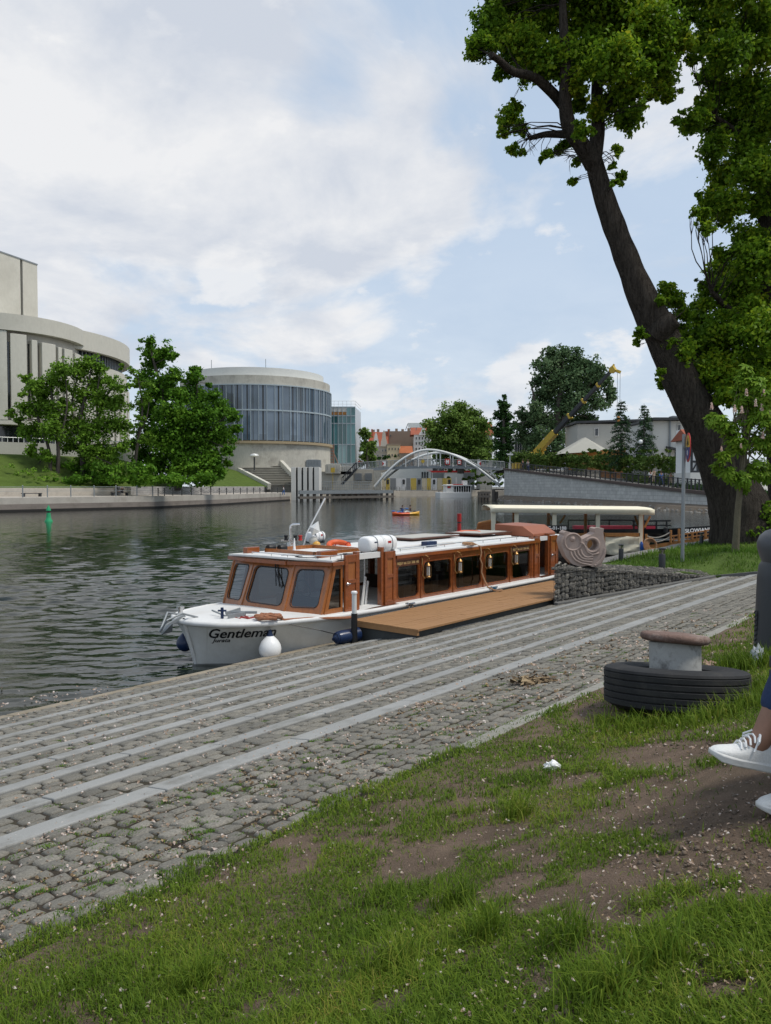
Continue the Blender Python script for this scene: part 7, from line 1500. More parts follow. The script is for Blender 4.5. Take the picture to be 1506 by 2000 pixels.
# ------------------------------------------------------------------ dark bin at the right edge
bd_ = at(1534,1290,7.7); qq, pp_, _ = toq(bd_); bz = float(G(qq, pp_)); k = px(7.7); bn = thing('litter_bin', 'tall dark grey bin with a bulging domed head, cut by the right edge', 'bin', (bd_.x,bd_.y,bz)); zz = lambda v: at(1534,v,7.7).z
M('binpaint', (.045,.048,.052), .5, var=.15, scale=2, fine=60, bump=.1)
mb = MB(); mb.lathe([(60*k,bz-.05),(58*k,zz(1290)),(55*k,zz(1200)),(53*k,zz(1130)),(50*k,zz(1105)),(45*k,zz(1097))], 40, (bd_.x,bd_.y,0)); emit(mb, 'body', 'binpaint', bn, smooth=True, ang=50)
mb = MB(); mb.lathe([(45*k,zz(1098)),(50*k,zz(1085)),(54*k,zz(1070)),(54*k,zz(1060)),(50*k,zz(1048)),(40*k,zz(1038)),(22*k,zz(1031)),(0,zz(1029))], 40, (bd_.x,bd_.y,0)); emit(mb, 'domed_head', M('binhead', (.07,.073,.08), .45, var=.12, scale=2, fine=60, bump=.08), bn, smooth=True, ang=60)
mb = MB()
for i in range(20): v = 1196+i*4.6; p = at(1476.5+.6*(i % 2), v, 7.72); mb.torus(p, .016, .006, (1,.3*(-1)**i,0), 10, 5)
emit(mb, 'chain', 'darkmetal', bn)
# ------------------------------------------------------------------ people
M('skin', (0.27,0.145,0.095), 0.55, var=0.1, scale=8, fine=60, bump=0.05)
M('hair', (0.05,0.032,0.02), 0.7, var=0.3, scale=20)
M('denim', (0.022,0.04,0.10), 0.9, var=0.3, scale=12, fine=180, bump=0.25, bdist=0.004)
def skin(name, J, E, mat, parent, rootkey, sub=2):
    ks = list(J); me = bpy.data.meshes.new(name); ob = bpy.data.objects.new(name, me); COL.objects.link(ob); ob.parent = parent; inv = root_matrix(parent).inverted()
    me.from_pydata([inv @ Vector(J[k][0]) for k in ks], [(ks.index(a), ks.index(b)) for a, b in E], []); md = ob.modifiers.new('Skin', 'SKIN'); md.use_smooth_shade = True; md.branch_smoothing = .3
    for i, k in enumerate(ks): r_ = J[k][1]; r_ = r_ if isinstance(r_, tuple) else (r_, r_); me.skin_vertices[0].data[i].radius = r_; me.skin_vertices[0].data[i].use_root = (k == rootkey)
    s_ = ob.modifiers.new('Subdivision', 'SUBSURF'); s_.levels = sub; s_.render_levels = sub; me.materials.append(MATS[mat] if isinstance(mat, str) else mat); return ob
def figure(label, base, h, face, shirt, trousers, swing=.2, arm=.1, group=None, seated=False, bag=None, hair='hair', short=False):
    """face: bearing of the walk in plan (radians)"""
    root = thing('person', label, 'person', base, group); k = h/1.75; f = Vector((math.cos(face), math.sin(face), 0)); s = Vector((-f.y, f.x, 0)); Bv = Vector(base)
    P = lambda a, b, c: Bv+f*a*k+s*b*k+Zv*c*k
    hz = .93 if not seated else .2
    J = {'pelvis': (P(0,0,hz), .12*k), 'waist': (P(0,0,hz+.2), .105*k), 'chest': (P(.01,0,hz+.4), (.14*k,.11*k)), 'neck': (P(.0,0,hz+.55), .052*k), 'jaw': (P(.03,0,hz+.64), .07*k), 'crown': (P(.02,0,hz+.76), .085*k), 'top': (P(.01,0,hz+.81), .04*k)}
    E = [('pelvis','waist'),('waist','chest'),('chest','neck'),('neck','jaw'),('jaw','crown'),('crown','top')]
    for sd_, nm in ((1,'l'),(-1,'r')):
        w = swing*sd_; J['sh'+nm] = (P(0,.18*sd_,hz+.48), .055*k); J['el'+nm] = (P(-arm*sd_*.5+.02,.22*sd_,hz+.2), .042*k); J['wr'+nm] = (P(-arm*sd_+.12,.20*sd_,hz-.03 if not seated else hz+.25), .032*k); J['ha'+nm] = (P(-arm*sd_+.16,.20*sd_,hz-.12 if not seated else hz+.27), .035*k); E += [('chest','sh'+nm),('sh'+nm,'el'+nm),('el'+nm,'wr'+nm),('wr'+nm,'ha'+nm)]
        J['hip'+nm] = (P(0,.09*sd_,hz-.05), .09*k)
        if seated: J['kn'+nm] = (P(.42,.12*sd_,hz+.12), .062*k); J['an'+nm] = (P(.78,.1*sd_,hz-.05), .045*k); J['to'+nm] = (P(.84,.1*sd_,hz+.05), .04*k)
        else: J['kn'+nm] = (P(w*.6+.03,.09*sd_,.49), .062*k); J['an'+nm] = (P(w,.09*sd_,.08+max(0,-w)*.2), .042*k); J['to'+nm] = (P(w+.17,.1*sd_,.035+max(0,-w)*.1), .036*k)
        E += [('pelvis','hip'+nm),('hip'+nm,'kn'+nm),('kn'+nm,'an'+nm),('an'+nm,'to'+nm)]
    skin('body', J, E, 'skin', root, 'pelvis')
    g_ = lambda key, e: (J[key][0], tuple(x+e*k for x in J[key][1]) if isinstance(J[key][1], tuple) else J[key][1]+e*k)
    S = {x: g_(x, .025) for x in ('pelvis','waist','chest','shl','shr','ell','elr')}; S['neck'] = (J['neck'][0]-Zv*.04*k, .07*k); skin('shirt', S, [('pelvis','waist'),('waist','chest'),('chest','neck'),('chest','shl'),('chest','shr'),('shl','ell'),('shr','elr')], shirt, root, 'waist')
    T_ = {x: g_(x, .02) for x in ('pelvis','hipl','hipr','knl','knr','anl','anr')}; skin('trousers', T_, [('pelvis','hipl'),('pelvis','hipr'),('hipl','knl'),('hipr','knr')]+([] if short else [('knl','anl'),('knr','anr')]), trousers, root, 'pelvis') if not short else skin('trousers', {x: T_[x] for x in ('pelvis','hipl','hipr','knl','knr')}, [('pelvis','hipl'),('pelvis','hipr'),('hipl','knl'),('hipr','knr')], trousers, root, 'pelvis')
    mb = MB(); c = J['crown'][0]-f*.015*k+Zv*.02*k; mb.ball(c, .1*k, 12, 8, rz=.1*k); emit(mb, 'hair', hair, root, smooth=True)
    if bag: mb = MB(); c = J['chest'][0]-f*.17*k-Zv*.08*k; mb.ball(c, .15*k, 10, 8, rz=.22*k); emit(mb, 'backpack', bag, root, smooth=True)
    return root
for n_, c_ in (('clothwhite',(.62,.62,.62)),('clothdark',(.03,.032,.04)),('clothbeige',(.42,.33,.24)),('clothtan',(.30,.2,.13)),('clothblue',(.06,.16,.42)),('clothgrey',(.2,.2,.21)),('clothred',(.38,.05,.04)),('hairgrey',(.25,.22,.2))): M(n_, c_, .9, var=.15, scale=6)
def walker(label, u, v, D, hpx, face, *a, **kw): b = at(u, v, D); figure(label, b, hpx*px(D), face, *a, group='walkers on the riverside ramp', **kw)
rampdir = math.atan2((top[3]-top[5]).y, (top[3]-top[5]).x)
walker('walker in a white top and dark skirt on the ramp, nearest the spruces', 1270, 946, 121, 28, rampdir+3.14, 'clothwhite', 'clothdark', swing=.22)
walker('walker in beige beside the one in the white top', 1277, 942, 124, 26, rampdir+3.14, 'clothbeige', 'clothbeige', swing=.15, hair='hairgrey')
walker('walker in dark blue with a backpack, behind the couple on the ramp', 1291, 949, 120, 29, rampdir+3.14, 'clothblue', 'denim', swing=.3, bag='clothdark')
walker('walker in brown at the rear of the group, nearest the leaning trunk', 1310, 950, 118, 27, rampdir+3.14, 'clothtan', 'clothbeige', swing=.22)
figure('person in dark clothes standing at the right end of the footbridge, left of a pair', at(1021,922,186), 3.1, 2.0, 'clothdark', 'clothdark', swing=.1, group='pair at the bridge end'); figure('person in grey standing at the right end of the footbridge, right of a pair', at(1031,923,184), 3.1, 2.0, 'clothgrey', 'denim', swing=.12, group='pair at the bridge end')
figure('person in red and dark clothes climbing onto the left end of the footbridge', at(701,914,206), 2.3, 1.0, 'clothred', 'clothdark', swing=.2); figure('person in black standing at the head of the bridge stair', at(707,914,206), 2.2, 2.0, 'clothdark', 'clothdark', swing=.05)
figure('person in a white top walking at the foot of the concrete steps', at(554,967,178), 2.1, 3.0, 'clothwhite', 'clothblue', swing=.2)
b = bank(20.5, 4.0, -.05); figure('person in dark clothes sitting hunched on a bench across the river', Vector((b.x,b.y,.42)), 1.75, -1.9, 'clothdark', 'clothdark', seated=True)
# kayak
kb = onz(793,1006,WZ); kd = Vector((.93,.36,0)).normalized(); kn_ = Vector((-kd.y, kd.x, 0)); ky = thing('kayak', 'red and yellow double kayak on the open river', 'kayak', kb); mb = MB(); rows = []; KL = 1.75
for t in lin(-1,1,20):
    w = .40*(1-abs(t)**2.4); z = .30+.14*abs(t)**2.5; rows.append([kb+kd*t*KL+kn_*w*math.cos(a)+Zv*(z*.5+z*.55*math.sin(a)) for a in lin(0,TAU,12)])
mb.grid(rows[:13]); emit(mb, 'bow_half', 'orange', ky, smooth=True); mb = MB(); mb.grid(rows[12:]); emit(mb, 'stern_half', M('kayakyellow', (.6,.32,.03), .4), ky, smooth=True)
fk = math.atan2(-kd.y, -kd.x)
figure('paddler in a blue top in the front seat of the kayak', kb-kd*.45+Zv*.12, 1.75, fk, 'clothblue', 'clothblue', seated=True, arm=.15); figure('paddler in a dark vest in the rear seat of the kayak', kb+kd*.55+Zv*.14, 1.75, fk, 'clothdark', 'clothwhite', seated=True, arm=-.1)
for off, tilt, lb in ((-.75,-.12,'blue paddle held by the front kayaker'),(.3,.18,'blue paddle held by the rear kayaker')):
    c = kb+kd*off+Zv*.62; d = (kn_*.45+kd*.85*(1 if off < 0 else 1)).normalized(); root = thing('paddle', lb, 'paddle', c); a_, b_ = c-d*1.05+Zv*tilt, c+d*1.05-Zv*tilt; mb = MB(); mb.tube([a_, b_], .02, 6); emit(mb, 'shaft', 'darkmetal', root)
    for e, o_ in ((a_, -1), (b_, 1)): mb = MB(); mb.ball(e+d*.16*o_, .24, 10, 6, ry=.10, rz=.09); emit(mb, 'blade', 'vinylblue' if off > 0 else 'clothblue', root, smooth=True)
# ------------------------------------------------------------------ bench and seated person at the right edge
bx0, by0 = 1.735, 3.46; bench = thing('park_bench', 'dark slatted bench whose end shows at the right edge of the frame', 'bench', (2.0,2.9,.1)); slz = lin(.30,.61,5)
for z in slz: mb = MB(); mb.box(bx0,bx0+.05,by0-1.5,by0,z-.026,z+.026); emit(mb, 'front_slat', 'darkmetal', bench, bevel=.004)
for k in range(5): mb = MB(); mb.box(bx0+.005+k*.1,bx0+.09+k*.1,by0-1.5,by0,.645,.675); emit(mb, 'seat_slat', 'darkmetal', bench, bevel=.006)
for y in (by0-.06, by0-1.45):
    for x in (bx0+.055, bx0+.45): mb = MB(); mb.box(x,x+.05,y,y+.05,-.02,.645); emit(mb, 'leg', 'darkmetal', bench)
pr_ = thing('person', 'person in blue jeans and white sneakers sitting at the right edge, mostly out of frame', 'person', (2.0,2.95,.1))
t1 = at(1387,1481,2.95); t2 = at(1484,1588,2.92)
f1 = Vector((.965,.10,-.235)).normalized(); f2 = Vector((.97,.2,-.02)).normalized()
an1 = t1+f1*.205+Vector((0,0,.095)); an2 = t2+f2*.205+Vector((0,0,.09))
P_ = {'pelvis':((2.1,2.95,.85),.14),'waist':((2.13,2.95,1.02),.125),'chest':((2.1,2.95,1.27),(.16,.12)),'neck':((2.07,2.95,1.45),.055),'jaw':((2.03,2.95,1.53),.07),'crown':((2.05,2.95,1.66),.095),'top':((2.06,2.95,1.72),.05),
 'hipl':((2.08,3.05,.82),.095),'knl':((1.72,3.04,.90),.066),'anl':(tuple(an1),.043),'fol':(tuple(t1+f1*.13+Vector((0,0,.045))),.035),'hipr':((2.08,2.85,.82),.095),'knr':((1.70,2.88,.80),.066),'anr':(tuple(an2),.043),'for':(tuple(t2+f2*.13+Vector((0,0,.045))),.035),
 'shl':((2.1,3.15,1.36),.06),'ell':((2.0,3.22,1.1),.045),'wrl':((1.83,3.08,1.0),.032),'pal':((1.77,3.05,.985),(.02,.04)),'shr':((2.1,2.75,1.36),.06),'elr':((2.02,2.68,1.1),.045),'wrr':((1.85,2.8,1.0),.032),'par':((1.79,2.83,.985),(.02,.04))}
Ep = [('pelvis','waist'),('waist','chest'),('chest','neck'),('neck','jaw'),('jaw','crown'),('crown','top'),('pelvis','hipl'),('hipl','knl'),('knl','anl'),('anl','fol'),('pelvis','hipr'),('hipr','knr'),('knr','anr'),('anr','for'),('chest','shl'),('shl','ell'),('ell','wrl'),('wrl','pal'),('chest','shr'),('shr','elr'),('elr','wrr'),('wrr','par')]
for nm, y0, sg_ in (('l',3.05,-1),('r',2.83,1)):
    px0, py0, pz0 = P_['pa'+nm][0]
    for k in range(4):
        a = 'f%s%d' % (nm, k); dy = (k-1.5)*.021; L_ = (.07,.08,.076,.058)[k]; P_[a+'a'] = ((px0-.035,py0+dy,pz0-.004),.0095); P_[a+'b'] = ((px0-.035-L_*.6,py0+dy,pz0-.02),.0085); P_[a+'c'] = ((px0-.035-L_*.85,py0+dy,pz0-.05),.0075); Ep += [('pa'+nm,a+'a'),(a+'a',a+'b'),(a+'b',a+'c')]
    a = 't'+nm; P_[a+'a'] = ((px0,py0+sg_*.05,pz0-.005),.011); P_[a+'b'] = ((px0-.045,py0+sg_*.06,pz0-.02),.009); Ep += [('pa'+nm,a+'a'),(a+'a',a+'b')]
skin('body', P_, Ep, 'skin', pr_, 'pelvis')
cuff = lambda kn, an, f: tuple(Vector(P_[kn][0]).lerp(Vector(P_[an][0]), f))
TJ = {'pelvis':(P_['pelvis'][0],.16),'hipl':(P_['hipl'][0],.115),'knl':(P_['knl'][0],.086),'cfl':(cuff('knl','anl',.80),.066),'hipr':(P_['hipr'][0],.115),'knr':(P_['knr'][0],.086),'cfr':(cuff('knr','anr',.80),.066)}
skin('jeans', TJ, [('pelvis','hipl'),('hipl','knl'),('knl','cfl'),('pelvis','hipr'),('hipr','knr'),('knr','cfr')], 'denim', pr_, 'pelvis')
SJ = {k_: (P_[k_][0], (tuple(x+.025 for x in P_[k_][1]) if isinstance(P_[k_][1], tuple) else P_[k_][1]+.025)) for k_ in ('pelvis','waist','chest','shl','ell','shr','elr')}; SJ['nk'] = ((2.08,2.95,1.40),.075)
skin('shirt', SJ, [('pelvis','waist'),('waist','chest'),('chest','nk'),('chest','shl'),('shl','ell'),('chest','shr'),('shr','elr')], 'clothgrey', pr_, 'waist')
mb = MB(); mb.ball((2.095,2.95,1.665), .105, 18, 12, ry=.108, rz=.118); mb.ball((2.03,2.95,1.735), .07, 12, 8, ry=.085, rz=.05); emit(mb, 'hair', 'hair', pr_, smooth=True)
for sg_ in (-1,1):
    mb = MB(); mb.ball((1.962,2.95+.034*sg_,1.655), .012, 10, 8); emit(mb, 'eye', 'vinylwhite', pr_, smooth=True); mb = MB(); mb.ball((1.953,2.95+.034*sg_,1.655), .006, 8, 6); emit(mb, 'pupil', 'black', pr_); mb = MB(); mb.ball((2.06,2.95+.098*sg_,1.64), .016, 10, 8, ry=.01, rz=.03); emit(mb, 'ear', 'skin', pr_, smooth=True); mb = MB(); mb.tube([(1.957,2.95+.018*sg_,1.682),(1.95,2.95+.036*sg_,1.686),(1.962,2.95+.054*sg_,1.678)], .004, 5); emit(mb, 'eyebrow', 'hair', pr_)
mb = MB(); mb.tube([(1.957,2.95,1.65),(1.944,2.95,1.63),(1.932,2.95,1.612),(1.955,2.95,1.60)], [.008,.011,.015,.006], 10); emit(mb, 'nose', 'skin', pr_, smooth=True)
mb = MB(); mb.tube([(1.965,2.925,1.568),(1.952,2.94,1.571),(1.95,2.95,1.569),(1.952,2.96,1.571),(1.965,2.975,1.568)], [.003,.006,.006,.006,.003], 8); emit(mb, 'mouth', M('lips', (.28,.10,.08), .5), pr_, smooth=True)
M('shoeknit', (.70,.70,.68), .8, var=.14, scale=90, fine=240, bump=.5, bdist=.003)
def shoe(t0, f, L_=.29):
    s = Vector((0,0,1)).cross(f).normalized(); u = f.cross(s).normalized()
    if u.z < 0: u = -u
    P = lambda a, b, c: t0+f*a*L_+s*b+u*c
    st = [(-.0,.010,.028,.036),(.02,.026,.024,.044),(.07,.038,.024,.054),(.15,.045,.024,.062),(.28,.049,.024,.070),(.40,.047,.024,.085),(.50,.044,.024,.104),(.58,.041,.024,.122),(.64,.039,.024,.128),(.72,.037,.024,.112),(.82,.036,.024,.110),(.92,.034,.024,.116),(.985,.026,.024,.112),(1.0,.012,.03,.10)]
    rows = []
    for a, w, z0, h in st: rows.append([P(a, -w*1.0, z0)]+[P(a, -w*math.cos(t)*(1-.25*math.sin(t)**3), z0+.012+(h-z0-.012)*math.sin(t)**.8) for t in lin(0.02,math.pi-.02,14)]+[P(a, w*1.0, z0)])
    mb = MB(); mb.grid(rows); n = len(rows[0]); mb.add(rows[0], [tuple(range(n))]); mb.add(rows[-1], [tuple(range(n))]); sh = emit(mb, 'shoe', 'shoeknit', pr_, smooth=True, ang=70, sub=1)
    out = [(-.02,.0),(-.012,.018),(.02,.034),(.08,.045),(.2,.053),(.35,.053),(.55,.046),(.75,.043),(.92,.041),(.99,.030),(1.012,.012)]; ol_ = out+[(a, -w) for a, w in reversed(out[1:])]
    mb = MB(); 
    mb.prism(ol_, lambda a, w, c: P(a, w*(1 if c > .01 else .97), c+(.016*max(0,(.12-a)/.12)**2 if c < .02 else .006*max(0,(.12-a)/.12))), 0.0, .032); emit(mb, 'sole', M('shoesole', (.62,.62,.60), .6, var=.08, scale=10) if 'shoesole' not in MATS else 'shoesole', sh, bevel=.006, smooth=True, ang=50)
    mb = MB()
    for k in range(5): a = .34+.055*k; h = .080+.012*k; mb.tube([P(a-.01,-.034,h-.014), P(a,-.018,h+.006), P(a+.005,.0,h+.011), P(a+.012,.018,h+.006), P(a+.02,.034,h-.014)], .0042, 6)
    for sg_ in (-1,1): mb.tube([P(.58,0,.134), P(.55,.03*sg_,.135), P(.50,.055*sg_,.112), P(.49,.052*sg_,.10), P(.54,.035*sg_,.118), P(.58,.0,.134)], .004, 6); mb.tube([P(.58,0,.134), P(.52,.04*sg_,.11), P(.47,.052*sg_,.07)], .0036, 6)
    emit(mb, 'laces', 'vinylwhite', sh, smooth=True)
    mb = MB(); mb.grid([[P(.60+.10*x, -.026+.052*y, .118+.05*x+.008*math.sin(y*3.1)) for y in lin(0,1,6)] for x in lin(0,1,4)]); o = emit(mb, 'tongue', 'shoeknit', sh, smooth=True); md = o.modifiers.new('Solid', 'SOLIDIFY'); md.thickness = .006
shoe(t1, f1); shoe(t2, f2)
# ------------------------------------------------------------------ grass, litter of blossom
def world_ellipse(u, v, ru, rv):
    c = onground(u, v); a = onground(u, v-rv); b = onground(u, min(v+rv, 2100)); return (c.x, c.y, ru*c.y/F, max(.04, abs(a.y-b.y)/2))
DIRT = [world_ellipse(*e) for e in ((1420,1560,230,95),(1300,1480,120,32),(1330,1700,230,100),(1180,1620,60,22),(1170,1400,50,16),(915,1575,58,11),(965,1637,95,20),(820,1690,75,40),(1000,1735,80,22),(1075,1765,80,24),(1130,1530,60,16),(1200,1760,90,30),(1420,1945,60,16),(1260,1560,120,40),(1060,1690,50,14),(1040,1500,30,8),(560,1650,40,8),(700,1560,30,6))]
TUFT = [world_ellipse(*e) for e in ((1150,1595,72,22),(1175,1665,120,36),(1300,1762,72,24),(1290,1665,36,16),(1420,1735,28,16),(1090,1625,60,16),(1010,1670,70,18),(1480,1810,40,16),(1120,1700,60,18),(1200,1530,70,12),(1080,1560,60,14),(890,1745,55,22))]
def field(x, y, E):
    v = np.full_like(x, -9.0)
    for cx, cy, rx, ry in E: v = np.maximum(v, 1-np.sqrt(((x-cx)/rx)**2+((y-cy)/ry)**2))
    return v
def vnoise(x, y, s, seed):
    r = np.random.default_rng(seed); g = r.random((64,64)); X = x*s+1000; Y = y*s+1000; i = np.floor(X).astype(int); j = np.floor(Y).astype(int); fx = X-i; fy = Y-j; fx = fx*fx*(3-2*fx); fy = fy*fy*(3-2*fy); m = lambda a, b: g[a % 64, b % 64]
    return (m(i,j)*(1-fx)+m(i+1,j)*fx)*(1-fy)+(m(i,j+1)*(1-fx)+m(i+1,j+1)*fx)*fy
def blades(x, y, z, ln, wd, lean, seed):
    r = np.random.default_rng(seed); n = len(x); az = r.random(n)*TAU; d = np.stack([np.cos(az), np.sin(az), np.zeros(n)], 1); s = np.stack([-np.sin(az+r.normal(size=n)*.5), np.cos(az), np.zeros(n)], 1); B_ = np.stack([x, y, z], 1); le = (lean*(.35+r.random(n)))[:,None]; w = wd[:,None]/2; L_ = ln[:,None]; up = np.array([0,0,1.0])
    m1 = B_+up*L_*.5*np.cos(le*.5)+d*L_*.5*np.sin(le*.5); t = m1+up*L_*.5*np.cos(le*1.5)+d*L_*.5*np.sin(le*1.5)
    V = np.stack([B_-s*w, B_+s*w, m1-s*w*.8, m1+s*w*.8, t], 1).reshape(-1,3); o = np.arange(n)[:,None]*5; Fc = np.concatenate([o+np.array([0,1,3]), o+np.array([0,3,2]), o+np.array([2,3,4])], 0); return V, Fc
def gz(q, p): return -SL*p+0.30*sstep((2.2-p)/2.0)+.005
n = 620000; r = np.random.default_rng(5)
Dd = np.exp(r.uniform(math.log(1.25), math.log(15), n)); a = r.uniform(-.80, .72, n); X = a*Dd; Y = Dd; q = X*C50+Y*S50; p = -X*S50+Y*C50
dirt = field(X, Y, DIRT); tuft = field(X, Y, TUFT); nz = vnoise(X, Y, 3.0, 1)*.6+vnoise(X, Y, 9.0, 2)*.4; big = vnoise(X, Y, 1.1, 3)
edge = 3.10+np.clip((5.6-q)/2.2, 0, 1)*.20+(nz-.5)*.34+(big-.5)*.25
dens = np.clip(1.1-np.clip((dirt+ (nz-.5)*.8)*3.2+.60, 0, 1.25), 0, 1); dens = np.maximum(dens, .8*np.clip((tuft+(nz-.5)*1.1)*2.6+.25, 0, 1)); dens = np.maximum(dens, .025+.25*np.clip(vnoise(X, Y, 7.0, 21)-.62, 0, 1)); dens = np.where(p > edge, 0, dens)
dens *= np.where(Dd > 9, .55, 1)
# thin patches where soil shows between the tufts
dens *= np.clip((vnoise(X, Y, 5.0, 9)*.65+vnoise(X, Y, 14.0, 10)*.35-.20)*3.6, .08, 1)
k = r.random(n) < dens*.85; X, Y, q, p, Dd, nz, big = X[k], Y[k], q[k], p[k], Dd[k], nz[k], big[k]
m = len(X); tall = vnoise(X, Y, 2.2, 7); ln = (.026+.042*r.random(m)+.075*np.clip(tall-.5, 0, 1)*2*r.random(m))*np.where(p > 2.7, .75, 1)*np.clip(.75+.05*Dd, .8, 1.3); wd = .0036*np.clip(Dd/3.0, 1.0, 3.4)*(.7+.6*r.random(m))
V, Fc = blades(X, Y, gz(q, p), ln, wd, .8+.5*r.random(m), 8)
# taller seeding tufts round the tyre and bin, and single coarse tufts in the turf
tx = []; 
for cx, cy, rd, c_, h in [(tb.x-.45,tb.y-.52,.22,240,.16),(tb.x-.1,tb.y-.66,.24,380,.15),(tb.x+.2,tb.y-.64,.22,380,.17),(tb.x+.5,tb.y-.48,.22,330,.17),(tb.x+.68,tb.y-.1,.2,320,.17),(tb.x-.62,tb.y-.2,.12,120,.12),(bd_.x-.62,bd_.y-.45,.34,700,.22),(bd_.x-.2,bd_.y-.55,.3,600,.22)]+[(P.x,P.y,.09,220,.15) for P in (onground(885,1775),onground(1110,1850),onground(945,1835),onground(1010,1600),onground(1280,1890),onground(380,1930),onground(1180,1960),onground(760,1900))]:
    rr_ = r.normal(size=(c_,2))*rd*.5; tx.append(np.stack([cx+rr_[:,0], cy+rr_[:,1], h*(.45+.75*r.random(c_))], 1))
tx = np.concatenate(tx); qt = tx[:,0]*C50+tx[:,1]*S50; ptt = -tx[:,0]*S50+tx[:,1]*C50; d2 = np.hypot(tx[:,0]-tb.x, tx[:,1]-tb.y); ok = d2 > .585; tx, qt, ptt = tx[ok], qt[ok], ptt[ok]
V2, F2 = blades(tx[:,0], tx[:,1], gz(qt, ptt), tx[:,2], .0042*np.clip(tx[:,1]/3.2, 1, 2.2), np.full(len(tx), .75), 9)
V = np.concatenate([V, V2]); Fc = np.concatenate([Fc, F2+len(V)-len(V2)])
tag(np_mesh('grass', V, Fc, 'blade'), 'patchy grass growing over the bare soil in the foreground', 'grass', kind='stuff')
# weeds in the paving joints
r = np.random.default_rng(15); xs = []
for i in range(1500):
    D_ = math.exp(r.uniform(math.log(2.6), math.log(13))); a_ = r.uniform(-.7, .6); x0, y0 = a_*D_, D_; p0 = -x0*S50+y0*C50
    wgt = 1.0 if p0 < 4.7 else .25
    if not (3.2 < p0 < 10.2) or r.random() > wgt: continue
    if any(abs(p0-pc) < w/2+.02 for pc, w in STRIP): continue
    c_ = int(r.integers(10, 60)); e = r.normal(size=(c_,2))*np.array([.032,.016]); xs.append(np.stack([x0+e[:,0], y0+e[:,1], .010+.017*r.random(c_)], 1))
xs = np.concatenate(xs); qq_ = xs[:,0]*C50+xs[:,1]*S50; pq = -xs[:,0]*S50+xs[:,1]*C50; V, Fc = blades(xs[:,0], xs[:,1], -SL*pq-.008, xs[:,2], np.full(len(xs), .005), np.full(len(xs), 1.1), 16)
tag(np_mesh('moss_and_weeds', V, Fc, 'lawnblade'), 'small green weeds sprouting from the joints between the paving stones', 'weeds', kind='stuff')
# lawn beyond the gabion wall
r = np.random.default_rng(25); n = 70000; p = r.uniform(-3, EDGE-.42, n); q = 16.7+23*r.random(n)**1.3
lq = np.array([(lawn_q(v) if v <= 8.7 else 20.2) for v in p]); lq = np.where((p > 6.67) & (p < 8.7), lq+1.35, lq+.12); kp = q > lq; q, p, lq = q[kp], p[kp], lq[kp]; n = len(q); x = q*C50-p*S50; y = q*S50+p*C50; z = np.array([lawn_z(a, b) for a, b in zip(x, y)]); t = np.clip((q-lq)/4, 0, 1)
ln = (.08+.14*r.random(n))*(.55+.8*vnoise(x, y, .8, 4))*np.where(t < .12, .5, 1); V, Fc = blades(x, y, z, ln, .017*(.6+.8*r.random(n)), np.full(n, .8), 26)
tag(np_mesh('lawn', V, Fc, 'lawnblade'), 'long bright lawn grass between the gabion wall and the canopy boat', 'grass', kind='stuff')
V, Fc = leaf_cloud([(tuple(at(u, v, 26)), .35, 120) for u, v in ((1480,1030),(1497,1035),(1510,1020),(1470,1045),(1490,1050),(1520,1045),(1508,1000))], .16, 20, .4, seed=71)
tag(np_mesh('ground_shrub', V, Fc, 'chestnut'), 'small leafy shrub at the foot of the big trunk', 'shrub')
# fallen blossom
def scatter(n, D0, D1, a0, a1, keep, zf, seed, size, lift=.004, clump=5):
    r = np.random.default_rng(seed); m = n//clump; Dc = np.exp(r.uniform(math.log(D0), math.log(D1), m)); ac = r.uniform(a0, a1, m); x = np.repeat(ac*Dc, clump)+r.normal(size=m*clump)*.045; y = np.repeat(Dc, clump)+r.normal(size=m*clump)*.045; s = r.random(m*clump) < .8; x, y = x[s], y[s]; q = x*C50+y*S50; p = -x*S50+y*C50; k = keep(q, p, x, y) & (r.random(len(x)) < .9); x, y, q, p = x[k], y[k], q[k], p[k]; n = len(x); z = zf(q, p)+lift
    sz = size*(.5+r.random(n))*np.clip(y/4.5, .8, 2.0); az = r.random(n)*TAU; nrm = np.stack([r.normal(size=n)*.4, r.normal(size=n)*.4, np.ones(n)], 1); nrm /= np.linalg.norm(nrm, axis=1)[:,None]; t = np.stack([np.cos(az), np.sin(az), np.zeros(n)], 1); t -= nrm*(t*nrm).sum(1)[:,None]; b = np.cross(nrm, t); C = np.stack([x, y, z], 1); sz = sz[:,None]
    q1 = np.stack([C-t*sz, C-b*sz*.5+nrm*sz*.3, C+t*sz, C+b*sz*.55+nrm*sz*.2], 1); C2 = C+t*sz*.5+nrm*sz*.35; q2 = np.stack([C2-b*sz*.8, C2+t*sz*.35+nrm*sz*.4, C2+b*sz*.7, C2-t*sz*.5], 1); V = np.concatenate([q1, q2], 1).reshape(-1,3); return V, np.arange(len(V)).reshape(-1,4)
pav = lambda q, p: -SL*p-.002
A1 = scatter(13000, 2.4, 13, -.75, .6, lambda q, p, x, y: (p > 3.0) & (p < 4.8), pav, 31, .0105); A2 = scatter(5200, 4, 14, -.75, .4, lambda q, p, x, y: (p > 4.6) & (p < 10.7), lambda q, p: -SL*p+.004, 32, .0085, clump=3)
A3 = scatter(5000, 1.35, 9, -.7, .7, lambda q, p, x, y: p < 3.1, lambda q, p: gz(q, p)+.022, 33, .0085, clump=3); A4 = scatter(2600, 1.5, 7, .1, .7, lambda q, p, x, y: (p < 3) & (field(x, y, DIRT) > .15), lambda q, p: gz(q, p)+.006, 34, .0085, clump=2)
Vs = []; 
for v_, _ in (A1, A2, A3, A4): Vs.append(v_)
